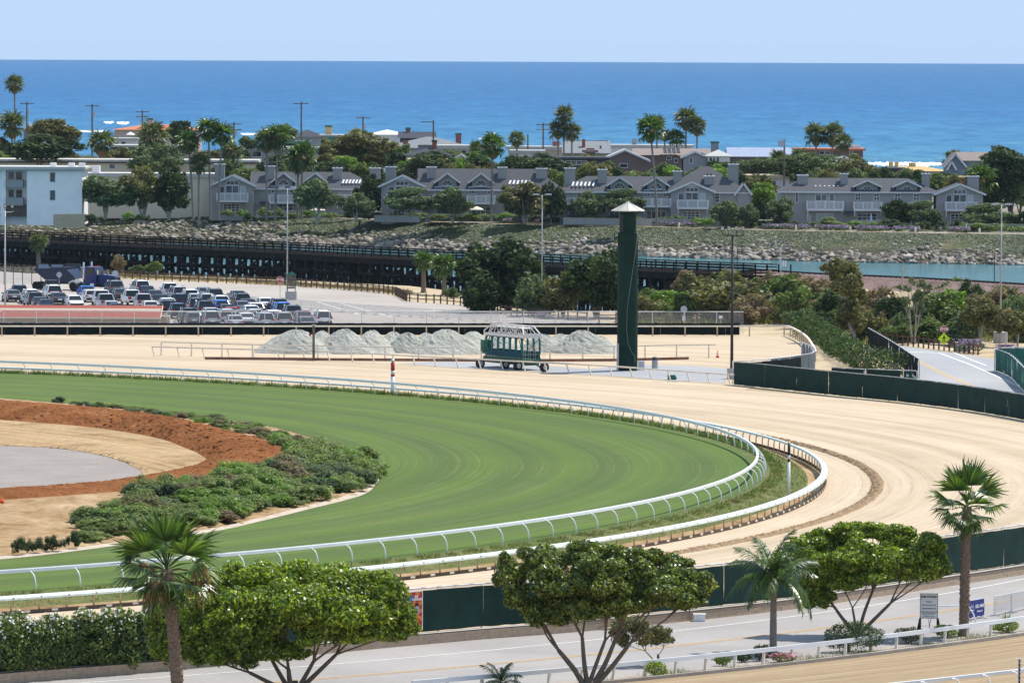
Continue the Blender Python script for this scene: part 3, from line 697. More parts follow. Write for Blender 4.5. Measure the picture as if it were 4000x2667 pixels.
# ------------------------------------------------------------------ plants: tools
leafmat('ficus', (0.025,0.055,0.006), (0.145,0.225,0.015), (0.47,0.51,0.04), 0.36, 0.5, 0.34, 1.5)
leafmat('ficus_olive', (0.022,0.046,0.008), (0.100,0.148,0.022), (0.38,0.41,0.055), 0.36, 0.5, 0.30, 1.4)
leafmat('dark_leaf', (0.014,0.032,0.012), (0.038,0.070,0.022), (0.105,0.145,0.045), 0.6, 0.2, 0.25)
leafmat('hedge_leaf', (0.010,0.030,0.008), (0.035,0.075,0.016), (0.115,0.165,0.035), 0.55, 0.2, 0.25)
leafmat('grey_leaf', (0.055,0.092,0.040), (0.12,0.165,0.075), (0.23,0.28,0.14), 0.6, 0.2, 0.3)
leafmat('olive_leaf', (0.075,0.078,0.024), (0.15,0.145,0.052), (0.28,0.25,0.10), 0.5, 0.3, 0.35)
leafmat('bright_leaf', (0.08,0.15,0.018), (0.17,0.28,0.035), (0.29,0.41,0.065), 0.45, 0.4, 0.42)
leafmat('shrub_leaf', (0.045,0.085,0.020), (0.125,0.180,0.045), (0.27,0.31,0.10), 0.5, 0.3, 0.35)
leafmat('dry_leaf', (0.14,0.095,0.06), (0.24,0.18,0.115), (0.36,0.28,0.18), 0.7, 0.2, 0.3)
leafmat('palm_leaf', (0.022,0.055,0.010), (0.065,0.120,0.018), (0.17,0.24,0.045), 0.35, 0.5, 0.30, 1.4)
leafmat('palm_olive', (0.045,0.062,0.022), (0.10,0.125,0.046), (0.22,0.235,0.10), 0.5, 0.3, 0.30)
leafmat('dead_frond', (0.15,0.075,0.035), (0.26,0.14,0.07), (0.40,0.26,0.14), 0.7, 0.2, 0.25)
leafmat('grass_blade', (0.07,0.105,0.02), (0.115,0.155,0.032), (0.21,0.21,0.07), 0.6, 0.2, 0.3)
leafmat('purple', (0.16,0.11,0.20), (0.27,0.19,0.35), (0.42,0.33,0.50), 0.6, 0.2, 0.3, 1.0)
leafmat('white_petal', (0.70,0.70,0.66), (0.80,0.80,0.77), (0.85,0.85,0.82), 0.6, 0.2, 0.2, 1.0)
leafmat('pink_petal', (0.55,0.12,0.25), (0.65,0.2,0.35), (0.7,0.35,0.45), 0.6, 0.2, 0.2, 1.0)
leafmat('infield_leaf', (0.075,0.125,0.028), (0.165,0.225,0.055), (0.32,0.36,0.12), 0.55, 0.25, 0.35)
leafmat('iceplant', (0.032,0.052,0.013), (0.052,0.075,0.018), (0.095,0.102,0.035), 0.55, 0.3, 0.15)
plain('coredark', (0.018,0.028,0.008), 0.95, 0.05, 0, 0.4, 2.0)

def unit_dirs(rs, n):
    v = rs.normal(size=(n,3)); return v/np.linalg.norm(v, axis=1, keepdims=True)
def blob_leaves(rs, blobs, n, shell=0.45, cut=0.72, low=-0.6):
    """points near the skins of ellipsoids (cx,cy,cz,rx,ry,rz); returns points and outward normals"""
    B = np.array(blobs, float); area = (B[:,3]*B[:,4]*B[:,5])**(2/3); pr = area/area.sum()
    idx = rs.choice(len(B), n, p=pr); d = unit_dirs(rs, n)
    f = 1 - shell*rs.random(n)**1.6 + 0.06*rs.normal(size=n)
    P = B[idx,:3] + d*B[idx,3:]*f[:,None]; Nn = d/B[idx,3:]; Nn /= np.linalg.norm(Nn, axis=1, keepdims=True)
    keep = d[:,2] > low - 0.25*rs.random(n)
    for j in range(len(B)):
        q = (((P - B[j,:3])/B[j,3:])**2).sum(1); keep &= (q > cut*cut) | (idx == j)
    return P[keep], Nn[keep]
def leaf_quads(rs, P, Nn, size, aspect=0.5, tilt=0.9, droop=0.0):
    n = len(P); nn = Nn + tilt*unit_dirs(rs, n); nn /= np.linalg.norm(nn, axis=1, keepdims=True)
    t = np.cross(nn, unit_dirs(rs, n)); t /= np.linalg.norm(t, axis=1, keepdims=True) + 1e-9
    t[:,2] -= droop; t /= np.linalg.norm(t, axis=1, keepdims=True) + 1e-9
    b = np.cross(nn, t); b /= np.linalg.norm(b, axis=1, keepdims=True) + 1e-9
    s = size*(0.65 + 0.7*rs.random(n))[:,None]
    V = np.stack([P - t*s, P + b*s*aspect, P + t*s, P - b*s*aspect], 1).reshape(-1,3)
    return V, np.arange(4*n).reshape(-1,4)
def join(vf):
    Vs, Fs, o = [], [], 0
    for V, F in vf: Vs.append(V); Fs.append(F+o); o += len(V)
    return np.concatenate(Vs), np.concatenate(Fs)
def subblobs(rs, blobs, k, ratio=0.45, up=0.15, at=.72):
    """break big lobes into many small ones sitting on their skins"""
    out = []
    for b in blobs:
        for d in unit_dirs(rs, k):
            if d[2] < -0.8: continue
            q = ratio*(0.7+0.6*rs.random())
            out.append((b[0]+d[0]*b[3]*at, b[1]+d[1]*b[4]*at, b[2]+d[2]*b[5]*at + up*b[5]*.2, b[3]*q, b[4]*q, b[5]*q))
    return out
def limb_mesh(base, targets, r0, seed=0, sag=0.25, r1=0.03, n=6):
    rg = random.Random(seed); mb = MB(); base = Vector(base)
    T_ = sorted((Vector(t) for t in targets), key=lambda v: v.x); g = 3
    for c in range(0, len(T_), g):
        grp = T_[c:c+g]; mean = sum(grp, Vector((0,0,0)))/len(grp); fk = base.lerp(mean, rg.uniform(.42,.58)) + Vector((rg.uniform(-.12,.12), rg.uniform(-.12,.12), -.05))
        m1 = base.lerp(fk, .5) + Vector((rg.uniform(-.1,.1), rg.uniform(-.1,.1), -sag*.25)); rr = r0*rg.uniform(.5,.72); rf = rr*.62
        L = smooth_line([base + Vector((rg.uniform(-r0,r0)*.4, rg.uniform(-r0,r0)*.4, -.1)), m1, fk], 5); k = len(L); mb.tube(L, [rr+(rf-rr)*i/(k-1) for i in range(k)], n+2)
        for t in grp:
            m2 = fk.lerp(t, .5) + Vector((rg.uniform(-.2,.2), rg.uniform(-.2,.2), rg.uniform(-.15,.1))); L = smooth_line([fk, m2, t], 4); k = len(L); r_ = rf*rg.uniform(.6,.85)
            mb.tube(L, [r_ + (r1*.6-r_)*(i/(k-1)) for i in range(k)], n)
            for s_ in range(2):
                e = t + Vector((rg.uniform(-.7,.7), rg.uniform(-.6,.6), rg.uniform(-.1,.5))); mb.tube([m2, m2.lerp(e,.5)+Vector((0,0,.06)), e], [r_*.5, r_*.35, .012], 4)
    return mb
def shaped_tree(name, label, cat, base_px, z0, blobs_px, mat, nleaf, leaf, r0, seed, trunk='bark', limbs=9, group=None, k=9, ratio=.42, deep=1.0, base_d=None):
    """tree whose crown lobes were read off the photograph: (col,row,half width,half height[,depth offset m])"""
    rs = np.random.RandomState(seed); base = G(*base_px, z0); d0 = base.y; pm_ = FPX/d0
    big = []
    for i, b in enumerate(blobs_px):
        off = b[4] if len(b) > 4 else (rs.random()-.5)*2.2*deep
        c = A(b[0], b[1], d0+off); rx, rz = b[2]/pm_, b[3]/pm_
        big.append((c.x-base.x, c.y-base.y, c.z-base.z, rx, min(max(rx,rz*1.1),2.2)*deep, rz))
    t = thing(name, label, cat, base, 0, group)
    sm = subblobs(rs, big, k, ratio, .15, .86)
    P1, N1 = blob_leaves(rs, sm, int(nleaf*.85), .5, .72, -.95); P2, N2 = blob_leaves(rs, [(*b_[:3], b_[3]*.85, b_[4]*.85, b_[5]*.85) for b_ in big], int(nleaf*.25), .5, .72, -.95)
    V, F = leaf_quads(rs, np.concatenate([P1,P2]), np.concatenate([N1,N2]), leaf)
    link('crown', fast_mesh('crown', V, F, [M[mat]]), t)
    rg = random.Random(seed); tg = [big[i][:3] for i in range(len(big))]; rg.shuffle(tg)
    mb = limb_mesh((0,0,0), [(x,y,z-.1) for x,y,z in tg[:limbs]], r0, seed)
    mb.tube([(0,0,-.3),(0,0,.15),(0,0,.6)], [r0*1.35,r0*1.1,r0*.7], 9)
    part('trunk', mb, M[trunk], t, True)
    return t
def bush_px(label, px, py, w, h, mat, n, leaf, seed, z0=ZR, group=None, cat='shrub', name='shrub', stems=3, flat=1.0, deep=0.8, aspect=.5, shape=None):
    """px,py = foot of the bush in the photo, w,h = size in photo pixels"""
    rs = np.random.RandomState(seed); b = G(px, py, z0); k = FPX/b.y; W, H = w/k, h/k
    t = thing(name, label, cat, b, 0, group)
    big = [(0,0,H*.5,W*.42,W*.42*deep,H*.45)] if shape is None else shape(W,H)
    for i in range(4 if shape is None else 0): big.append(((rs.random()-.5)*W*.6, (rs.random()-.5)*W*.4*deep, H*(.35+.35*rs.random()), W*.25, W*.25*deep, H*.3*flat))
    sm = subblobs(rs, big, 9, .42)
    P, Nn = blob_leaves(rs, sm + big, n, .5, low=-.9); P[:,2] = np.maximum(P[:,2], 0.02)
    V, F = leaf_quads(rs, P, Nn, leaf, aspect); link('foliage', fast_mesh('foliage', V, F, [M[mat]]), t)
    mb = MB(); rg = random.Random(seed)
    for i in range(stems): mb.tube([(rg.uniform(-.1,.1)*W,rg.uniform(-.05,.05)*W,-.1),(rg.uniform(-.25,.25)*W,rg.uniform(-.15,.15)*W,H*.5)], [.03*max(W,1),.015*max(W,1)], 5)
    part('stem', mb, M['bark'], t)
    return t

# palms ------------------------------------------------------------------------------------
def fan_frond(rs, nl=24, pet=0.9, blade=1.0, droop=0.35, spread=115, wid=0.034):
    V, F = [], []
    def strip3(p0, p1, p2, w, up):
        d = p2-p0; s = np.cross(d, up); s /= np.linalg.norm(s)+1e-9; o = len(V)
        V.extend([p0-s*w*.35, p0+s*w*.35, p1-s*w, p1+s*w, p2-s*.004, p2+s*.004]); F.append((o,o+1,o+3,o+2)); F.append((o+2,o+3,o+5,o+4))
    up = np.array([0,0,1.0])
    hub = np.array([pet,0,-.10*pet])
    strip3(np.array([0,0,0.]), np.array([pet*.5,0,.02]), hub, .03, up); strip3(np.array([0,0,0.]), np.array([pet*.5,0,.02]), hub, .03, np.array([0,1.,0]))
    for i in range(nl):
        a = math.radians(-spread + 2*spread*i/(nl-1)); L = blade*(1 - .25*abs(a)/math.radians(spread))*(0.85+.3*rs.random())
        dv = np.array([math.cos(a), math.sin(a), .25 - .35*abs(math.sin(a))]); dv /= np.linalg.norm(dv)
        p1 = hub + dv*L*.6; p2 = hub + dv*L + np.array([0,0,-droop*L*(0.5+rs.random())])
        nup = np.array([-.2*math.cos(a), (1 if i % 2 else -1)*.55, 1.0]); strip3(hub, p1, p2, wid, nup)
    return np.array(V), np.array(F)
def feather_frond(rs, L=2.6, nl=30, leaflet=0.55, arch=0.9, wid=0.02):
    V, F = [], []
    def pt(t): return np.array([L*(t - .18*arch*t*t), 0, L*(0.45*t - .75*arch*t*t)])
    def tri(p0, p1, p2, w, up):
        d = p2-p0; s = np.cross(d, up); s /= np.linalg.norm(s)+1e-9; o = len(V)
        V.extend([p0-s*w*.6, p0+s*w*.6, p1-s*w, p1+s*w, p2-s*.003, p2+s*.003]); F.append((o,o+1,o+3,o+2)); F.append((o+2,o+3,o+5,o+4))
    ts = np.linspace(0,1,7)
    for a, b in zip(ts, ts[1:]): tri(pt(a), pt((a+b)/2), pt(b), .025, np.array([0,0,1.])); tri(pt(a), pt((a+b)/2), pt(b), .025, np.array([0,1.,0]))
    for i in range(nl):
        t = .12 + .88*i/(nl-1); p = pt(t); tan = pt(min(t+.02,1))-pt(t-.02); tan /= np.linalg.norm(tan)
        for s in (-1,1):
            l = leaflet*math.sin(math.pi*min(.15+.85*t,.97))**.5*(0.8+.4*rs.random())
            d = np.array([0,s,0])*.75 + tan*.75 + np.array([0,0,.25*rs.normal()]); d /= np.linalg.norm(d)
            tri(p, p+d*l*.5, p+d*l*.9+np.array([0,0,-l*(.35+.35*rs.random())]), wid, np.array([.2,0,1.]))
    return np.array(V), np.array(F)
_rs = np.random.RandomState(11)
FAN = [fast_mesh('frond', *fan_frond(_rs, 26, .95, 1.0, dr, sp, .04), [M['palm_leaf']]) for dr, sp in ((.12,80),(.22,100),(.32,112))]
FAND = [fast_mesh('dead_frond', *fan_frond(_rs, 18, 1.0, .8, dr, sp, .04), [M['dead_frond']]) for dr, sp in ((1.1,70),(1.5,90))]
FEA = [fast_mesh('frond', *feather_frond(_rs, 2.6, 46, .62, ar, .026), [M['palm_leaf']]) for ar in (.6,.85,1.1)]
def trunk_mesh(h, r0, r1, lean=(0,0), rings=None, rough=.06, seed=0, n=10, flare=1.3):
    rg = random.Random(seed); rings = rings or int(h/0.13); mb = MB(); pts = []; rr = []
    for i in range(rings+1):
        t = i/rings; pts.append((lean[0]*t**1.4, lean[1]*t, h*t)); base = r0 + (r1-r0)*t
        if t < .06: base *= 1 + (flare-1)*(1-t/.06)
        rr.append(base*(1 + rough*(1 if i % 2 else -1)*rg.uniform(.5,1.3)))
    mb.tube(pts, rr, n); return mb
def boots(mb, h0, h1, r, n, seed, lean=(0,0), H=1.0, size=.19):
    """stubs of old leaf bases up a palm trunk"""
    rg = random.Random(seed)
    for i in range(n):
        t = h0 + (h1-h0)*(i+.5)/n; a = i*2.39996; u = t/H; c = Vector((lean[0]*u**1.4, lean[1]*u, t)); d = Vector((math.cos(a), math.sin(a), 0))
        s = size*rg.uniform(.7,1.2); p = c + d*r*.92
        mb.add([p + Vector((-d.y,d.x,0))*s*.5, p - Vector((-d.y,d.x,0))*s*.5, p + d*s*.45 + Vector((0,0,s*1.0)), p + Vector((0,0,s*.9))], [(0,1,2),(1,3,2),(3,0,2)])
def fan_palm(label, base, h, lean, r0, r1, nf, seed, scale=1.0, dead=0, emin=-65):
    t = thing('fan_palm', label, 'palm tree', base); rg = random.Random(seed)
    mb = trunk_mesh(h, r0, r1, lean, seed=seed); boots(mb, h*.12, h*.99, (r0+r1)/2, int(h*26), seed, lean, h); part('trunk', mb, M['palmtrunk'], t)
    for i in range(nf):
        u = i/(nf-1); el = 86 - (86-emin)*u**.85 + rg.uniform(-9,9); o = link('frond', FAN[0 if u < .35 else (1 if u < .75 else 2)], t)
        o.location = (lean[0], lean[1], h + .1 - .25*u); o.rotation_euler = (rg.uniform(-.4,.4), -R(el), i*2.39996 + rg.uniform(-.2,.2)); s = scale*rg.uniform(.85,1.15)*(0.75+.35*math.sin(math.pi*min(u+.25,1))); o.scale = (s,s,s)
    for i in range(dead):
        o = link('dead_frond', FAND[i % 2], t, (lean[0], lean[1], h-.1)); o.rotation_euler = (rg.uniform(-.3,.3), R(rg.uniform(-10,35)), i*2.39996*1.7+.4); s = scale*rg.uniform(.6,.9); o.scale = (s,s,s)
    return t
def feather_palm(label, base, h, r0, nf, seed, scale=1.0, cat='palm tree', shaft=.9):
    t = thing('feather_palm', label, cat, base); rg = random.Random(seed)
    if h > .3: part('trunk', trunk_mesh(h, r0, r0*.8, seed=seed, rough=.03), M['palmtrunk_grey'], t, True)
    if shaft:
        mb = MB(); mb.tube([(0,0,h-.05),(0,0,h+shaft*.5),(.02,0,h+shaft)], [r0*.85,r0*1.1,r0*.5], 8); part('crownshaft', mb, M['palmtrunk'], t, True)
    for i in range(nf):
        u = i/(nf-1); o = link('frond', FEA[min(2,int(u*3))], t, (0,0,h+shaft*.75)); o.rotation_euler = (rg.uniform(-.3,.3), -R(62-75*u+rg.uniform(-8,8)), i*2.39996); s = scale*rg.uniform(.85,1.1); o.scale = (s,s,s)
    return t

# ------------------------------------------------------------------ plants of the foreground
fan_palm('tall fan palm with hanging brown dead fronds at lower left', G(697,2795,ZR), 6.85, (-.55,0), .30, .25, 31, 21, 1.5, 6, -62)
fan_palm('tall fan palm with clean green crown at lower right', G(3765,2482,ZR), 6.9, (.12,0), .28, .21, 31, 22, 1.2, 0, -72)
feather_palm('slender feather palm with arching fronds between two ficus trees', G(3020,2548,ZR), 2.75, .20, 22, 23, 1.12, shaft=1.3)
feather_palm('small bushy feather palm at the bottom edge left of the middle ficus', G(1955,2700,ZR), .15, .16, 14, 24, .55, shaft=.25)
shaped_tree('ficus_tree', 'broad umbrella-shaped ficus with bright leaves at lower left', 'tree', (1150,2705), ZR,
    [(760,2330,90,80,1),(880,2275,120,75,1.2),(1010,2275,130,75,1.5),(1160,2260,140,65,1.5),(1300,2265,120,60,1.2),(1420,2300,120,75,1),(1530,2355,95,75,.2),(1575,2430,70,70,0),(800,2430,120,95,-.4),(960,2400,150,90,-1),(1130,2380,160,95,-1.5),(1310,2380,150,95,-1.3),(1460,2420,120,85,-.8),(850,2520,110,70,-.6),(1000,2500,120,75,-1.2),(1240,2470,110,60,-1.5),(1400,2470,100,50,-1),(1530,2475,80,40,-.3),(760,2540,80,60,.4),(650,2410,80,90,.5),(690,2520,100,70,.2),(930,2565,90,45,-.3),(1100,2545,100,40,-1),(1240,2400,120,80,-1.8)],
    'ficus', 105000, .105, .25, 31, limbs=15, k=13, ratio=.38)
shaped_tree('ficus_tree', 'multi-stemmed ficus with darker glossy crown in the bottom middle', 'tree', (2300,2690), ZR,
    [(1985,2240,60,75,0),(2020,2330,60,60,-.3),(2130,2195,110,65,.6),(2290,2170,120,50,.9),(2400,2200,90,60,.6),(2190,2290,120,80,-.8),(2340,2270,120,85,-1.2),(2110,2390,90,55,-.6),(2240,2380,100,60,-1.2),(2360,2370,90,50,-1),(2520,2185,70,45,.8),(2500,2260,110,75,0),(2640,2240,100,65,.4),(2720,2300,75,60,0),(2590,2320,110,60,-.8),(2470,2360,90,40,-1),(2690,2350,70,35,-.3)],
    'ficus_olive', 80000, .10, .25, 32, limbs=14, k=12, ratio=.34)
shaped_tree('ficus_tree', 'low flat-topped ficus with yellow-green crown beside the white sign', 'tree', (3352,2478), ZR,
    [(3140,2150,75,55,0),(3215,2125,80,55,.6),(3310,2080,90,45,.9),(3410,2070,80,38,1),(3500,2105,85,45,.8),(3600,2150,90,60,.3),(3670,2215,60,45,0),(3590,2230,90,50,-.7),(3470,2190,110,65,-1),(3340,2180,110,70,-1.2),(3220,2210,90,70,-.7),(3400,2245,110,40,-.9),(3280,2265,90,45,-.9),(3195,2335,60,45,-.5),(3160,2265,50,45,-.2)],
    'ficus', 74000, .095, .17, 33, limbs=12, k=12, ratio=.35)
shaped_tree('small_tree', 'small ragged tree with brownish green crown beside the near road', 'tree', (2570,2600), ZR,
    [(2470,2440,70,35,0),(2420,2490,40,35,0),(2520,2480,70,50,-.3),(2590,2490,45,35,.2)], 'olive_leaf', 9000, .07, .07, 34, limbs=4, k=8)
rs_ = [0]
for lab, px, py, w_, h_, mt, n in (
    ('clipped light green shrub in front of the small ragged tree', 2570,2642,95,62,'ficus',3500), ('flat-topped topiary shrub on a thin stem by the plank rail', 2825,2600,66,46,'ficus',2200),
    ('dark spreading shrub behind the plank rail next to the topiary', 2905,2585,75,48,'dark_leaf',2200), ('loose dark green shrub left of the slender feather palm', 2975,2580,90,70,'dark_leaf',3500),
    ('large dark shrub around the foot of the flat-topped ficus', 3335,2545,230,130,'dark_leaf',12000), ('brown-leaved shrub right of the flat-topped ficus', 3552,2512,115,66,'olive_leaf',3500),
    ('rounded green shrub just left of the right fan palm', 3700,2488,110,52,'ficus',4500), ('rounded green shrub at the right edge near the barriers', 3928,2470,115,52,'ficus',4500)):
    rs_[0] += 1; bush_px(lab, px, py, w_, h_, mt, n, .05, 40+rs_[0])
t = bush_px('low clump of pink flowers below the slender feather palm', 3062,2588,110,36,'grass_blade',2500,.05,60, cat='flowers', name='flower_clump')
rs = np.random.RandomState(61); P = np.stack([rs.normal(size=260)*.45, rs.normal(size=260)*.2, .25+rs.random(260)*.25],1); V, F = leaf_quads(rs, P, np.tile([0,0,1.],(260,1)), .045, .9)
link('flowers', fast_mesh('flowers', V, F, [M['pink_petal']]), t)['kind'] = 'stuff'
p = G(3930,2440,ZR); t = thing('agave', 'spiky blue-green agave behind the rounded shrub at right', 'agave', p); mb = MB()
for i in range(22):
    a = i*2.4; e = R(20+55*(i/22)); d = Vector((math.cos(a)*math.cos(e), math.sin(a)*math.cos(e), math.sin(e))); s_ = Vector((-math.sin(a), math.cos(a), 0))
    mb.add([s_*.04, -s_*.04, d*.35-s_*.05, d*.35+s_*.05, d*.78], [(0,1,2,3),(3,2,4)])
part('leaves', mb, M['grey_leaf'], t)
# grass and weeds of the planting strip
def tufts(name, label, P, hgt, mat, seed, w=.012, lean=.35, kind='stuff', parent=None):
    rs = np.random.RandomState(seed); P = np.asarray(P, float); n = len(P); h = hgt*(.5+rs.random(n))[:,None]
    a = rs.random(n)*6.283; s = np.stack([np.cos(a), np.sin(a), np.zeros(n)],1)*w; l = np.stack([rs.normal(size=n)*lean, rs.normal(size=n)*lean, np.ones(n)],1)
    l /= np.linalg.norm(l,axis=1,keepdims=True); V = np.stack([P-s, P+s, P+l*h],1).reshape(-1,3)
    o = link(name, fast_mesh(name, V, np.arange(3*n).reshape(-1,3), [M[mat]]), parent)
    return tag(o, label, None if parent else 'grass', None, kind)
rs = np.random.RandomState(70); n = 9000; an = np.radians(-53+22*rs.random(n)); rr = 171.4+1.9*rs.random(n); dn = (np.sin(an*220)+np.sin(an*91+1)+rs.normal(size=n)*.6) > .6
tufts('weeds', 'patchy green weeds in the planting strip by the plank rail', np.stack([TC.x+rr*np.cos(an), TC.y+rr*np.sin(an), np.full(n,ZR)],1)[dn], .22, 'grass_blade', 71)
# verge grass along the rails
n = 30000; an = np.radians(-62+126*rs.random(n)); rr = np.where(rs.random(n) < .6, 127.9+1.0*rs.random(n), 128.3+2.2*rs.random(n)); z = np.interp(rr, [127.3,128.4,129.2,130.6,131.3], [0,0,-.12,-.5,-.68])
cl = (np.sin(an*310)+np.sin(an*173+2)+np.sin(rr*5+an*500)*.6+rs.normal(size=n)*.7) > -.5
tufts('verge_grass', 'long uncut grass below the turf rail', np.stack([TC.x+rr*np.cos(an), TC.y+rr*np.sin(an), z],1)[cl], .2, 'grass_blade', 72, .025, .6)
n = 22000; an = np.radians(2+62*rs.random(n)); rr = 127.75+.9*rs.random(n)**1.3; cl = (np.sin(an*410)+np.sin(an*233+2)+rs.normal(size=n)*.9) > -.9
tufts('rail_grass', 'dark grass strip under the far turf rail', np.stack([TC.x+rr*np.cos(an), TC.y+rr*np.sin(an), np.zeros(n)],1)[cl], .34, 'shrub_leaf', 73, .04, .5)
# flowering hedge on the fence at lower left
HP = smooth_line([p for p in NF if p.x < G(1000,2560,ZR).x], 2); HP = [p for p in HP if p.x > -52]
t = thing('flowering_hedge', 'thick green vine hedge dotted with white flowers at lower left', 'hedge', HP[0]); rs = np.random.RandomState(80); bl = []
for p, d in resample(HP, .62):
    for z, r_ in ((.5,.55),(1.2,.6),(1.9,.6),(2.35,.42)):
        q = p - HP[0]; bl.append((q.x+rs.normal()*.15, q.y-.15+rs.normal()*.15, z+rs.normal()*.15, r_*(.8+.5*rs.random()), .55*(.8+.4*rs.random()), r_*(.7+.5*rs.random())))
P, Nn = blob_leaves(rs, bl, 75000, .5, .8, -.9); V, F = leaf_quads(rs, P, Nn, .08, .55); link('foliage', fast_mesh('foliage', V, F, [M['shrub_leaf']]), t)
P, Nn = blob_leaves(rs, bl, 9000, .08, .9, -.5); kp = rs.random(len(P)) < np.clip((P[:,2]-1.0)/1.6,.03,1)**2*.9; V, F = leaf_quads(rs, P[kp]+Nn[kp]*.08, Nn[kp], .075, .9, .4); link('flowers', fast_mesh('flowers', V, F, [M['white_petal']]), t)['kind'] = 'stuff'
mb = MB()
for a, b in zip(HP, HP[1:]): mb.add([a-HP[0]+Vector((0,.2,0)), b-HP[0]+Vector((0,.2,0)), b-HP[0]+Vector((0,.2,2.3)), a-HP[0]+Vector((0,.2,2.3))], [(0,1,2,3)])
part('trellis_screen', mb, M['screen'], t)
rs = np.random.RandomState(83); n = 2200; q = resample(HP, .02); P = np.array([tuple(q[i][0] + Vector((rs.normal()*.1, -.35+rs.normal()*.1, 0))) for i in rs.randint(0,len(q),n)]); kp = (np.sin(P[:,0]*2.1)+np.sin(P[:,0]*5+1)) > .5
tufts('dry_weeds', 'dry brown weeds on top of the block wall below the hedge', P[kp], .5, 'dry_leaf', 84, .012)

# shrubs around the infield bank: dense planting outside the mulch
rs = np.random.RandomState(90); SH = []
for i in range(5):
    V_, F_ = [], []
    P, Nn = blob_leaves(rs, subblobs(rs, [(0,0,.45,.75,.75,.45),(.5,.1,.35,.5,.5,.35),(-.45,-.1,.35,.5,.5,.38)], 9, .42), 2600, .6, .6, -.9); P[:,2] = np.maximum(P[:,2], .0)
    V, F = leaf_quads(rs, P, Nn + np.array([0,0,1.2]), .075, .35, .6); SH.append((V, F))
SHM = {mt: [fast_mesh('foliage', V, F, [M[{'shrub_leaf':'infield_leaf'}.get(mt, mt)]]) for V, F in SH] for mt in ('shrub_leaf','grey_leaf','dark_leaf','bright_leaf','olive_leaf','dry_leaf')}
rg = random.Random(91)
def infield_shrub(p, s, sz, mt, label, group):
    t = thing('shrub', label, 'shrub', p, rg.uniform(0,6.28), group); o = link('foliage', SHM[mt][rg.randrange(5)], t); o.scale = (s, s, sz); return t
# fill between turf edge and mulch where the photo shows plants
plots = []
for i in range(len(K0)):
    u = i/(len(K0)-1); x = K0[i]
    plots.append((u, K0[i], K1[i]))
GRP = 'dense shrubs of the infield bank'
for i, (u, a, b) in enumerate(plots):
    if i % 2: continue
    cc = a.x/a.y*FPX+2000; nearside = i > max(range(len(K0)), key=lambda j: K0[j].x/K0[j].y) - 6
    if not nearside: rowsn = (1 if rg.random() < .35 else 0) if cc < 480 else (1 if cc < 900 else 2); w0, w1 = .35, .95
    elif cc > 640: rowsn = 4; w0, w1 = .13, .9
    elif cc > 360: rowsn = 3; w0, w1 = .12, .6
    else: rowsn = 0; w0, w1 = .08, .2
    D_ = (b-a).length; u = .2 if not nearside else (.5 if cc > 1150 else .8)
    for j in range(rowsn):
        t_ = w0 + (w1-w0)*(rg.random() if rowsn == 1 else (j+rg.random())/rowsn)
        s = rg.uniform(.7,1.25)*(.85 if u < .34 else 1.5); mt = rg.choices(['shrub_leaf','grey_leaf','bright_leaf','dark_leaf','olive_leaf','dry_leaf'], [7,1.2,3,.7,1,.6] if u > .34 else [5,1.5,2,.7,2,1])[0]
        p = a.lerp(b, t_) + Vector((rg.uniform(-.6,.6), rg.uniform(-1.2,1.2), -.08))
        infield_shrub(p, s, s*rg.uniform(.6,1.05)*(.75 if u < .34 else .95), mt, f"{dict(shrub_leaf='leafy green', grey_leaf='grey-green', bright_leaf='yellow-green', dark_leaf='dark green', olive_leaf='olive brown', dry_leaf='dry brown')[mt]} shrub massed with others {'on the far rim of the infield bank' if u < .34 else ('at the rounded tip of the infield bank' if u < .6 else 'on the near side of the infield bank')}", GRP if u >= .34 else 'shrubs along the far infield rim')
for i, (x, y) in enumerate(((45,1272),(80,1268),(123,1264),(165,1258))):
    infield_shrub(Gd(x,y,.1), .6 if i != 2 else .72, 1.15, 'dark_leaf', ['leftmost of four dark upright clumps at the bare end of the infield bank','second from left of four dark upright clumps on the infield bank','third and largest of four dark upright clumps on the infield bank','rightmost of four dark upright clumps beside the infield shrubs'][i], 'four dark clumps on the infield bank')
# ------------------------------------------------------------------ things on and beyond the track
plain('tower_green', (0.008,0.030,0.020), 0.75, 0.12, 0, 0.2, 0.7)
plain('roof_metal', (0.47,0.44,0.38), 0.6, 0.4, 0.1, 0.2, 1.2)
plain('gate_green', (0.018,0.095,0.040), 0.5, 0.4, 0, 0.2)
plain('gate_teal', (0.012,0.16,0.145), 0.6, 0.3, 0, 0.15)
plain('gate_pad', (0.016,0.06,0.10), 0.7, 0.2, 0, 0.2)
plain('gate_white', (0.70,0.66,0.62), 0.5, 0.4, 0, 0.1)
plain('tyre', (0.022,0.022,0.023), 0.85, 0.2, 0, 0.3, 4)
plain('hub', (0.45,0.44,0.42), 0.5, 0.5, 0.3, 0.2)
plain('orange', (0.75,0.10,0.02), 0.6, 0.3, 0, 0.1)
plain('boxgreen', (0.03,0.12,0.085), 0.6, 0.3, 0, 0.1)
plain('greybox', (0.58,0.60,0.64), 0.6, 0.3, 0, 0.06)
plain('roofred', (0.31,0.092,0.068), 0.9, 0.1, 0, 0.2, 6.0, 0.3)
plain('stucco_tan', (0.42,0.34,0.27), 0.9, 0.1, 0, 0.1)
plain('signred', (0.50,0.02,0.02), 0.5, 0.4, 0, 0.04)
plain('signyellow', (0.62,0.80,0.01), 0.5, 0.4, 0, 0.04)
plain('signgreen', (0.02,0.16,0.12), 0.5, 0.4, 0, 0.06)
plain('signwhite', (0.90,0.90,0.90), 0.5, 0.4, 0, 0.03)
plain('signback', (0.42,0.46,0.52), 0.5, 0.4, 0.3, 0.06)
plain('inkblack', (0.02,0.02,0.02), 0.6, 0.2, 0, 0.1)
plain('navyvinyl', (0.022,0.028,0.19), 0.55, 0.4, 0, 0.15)
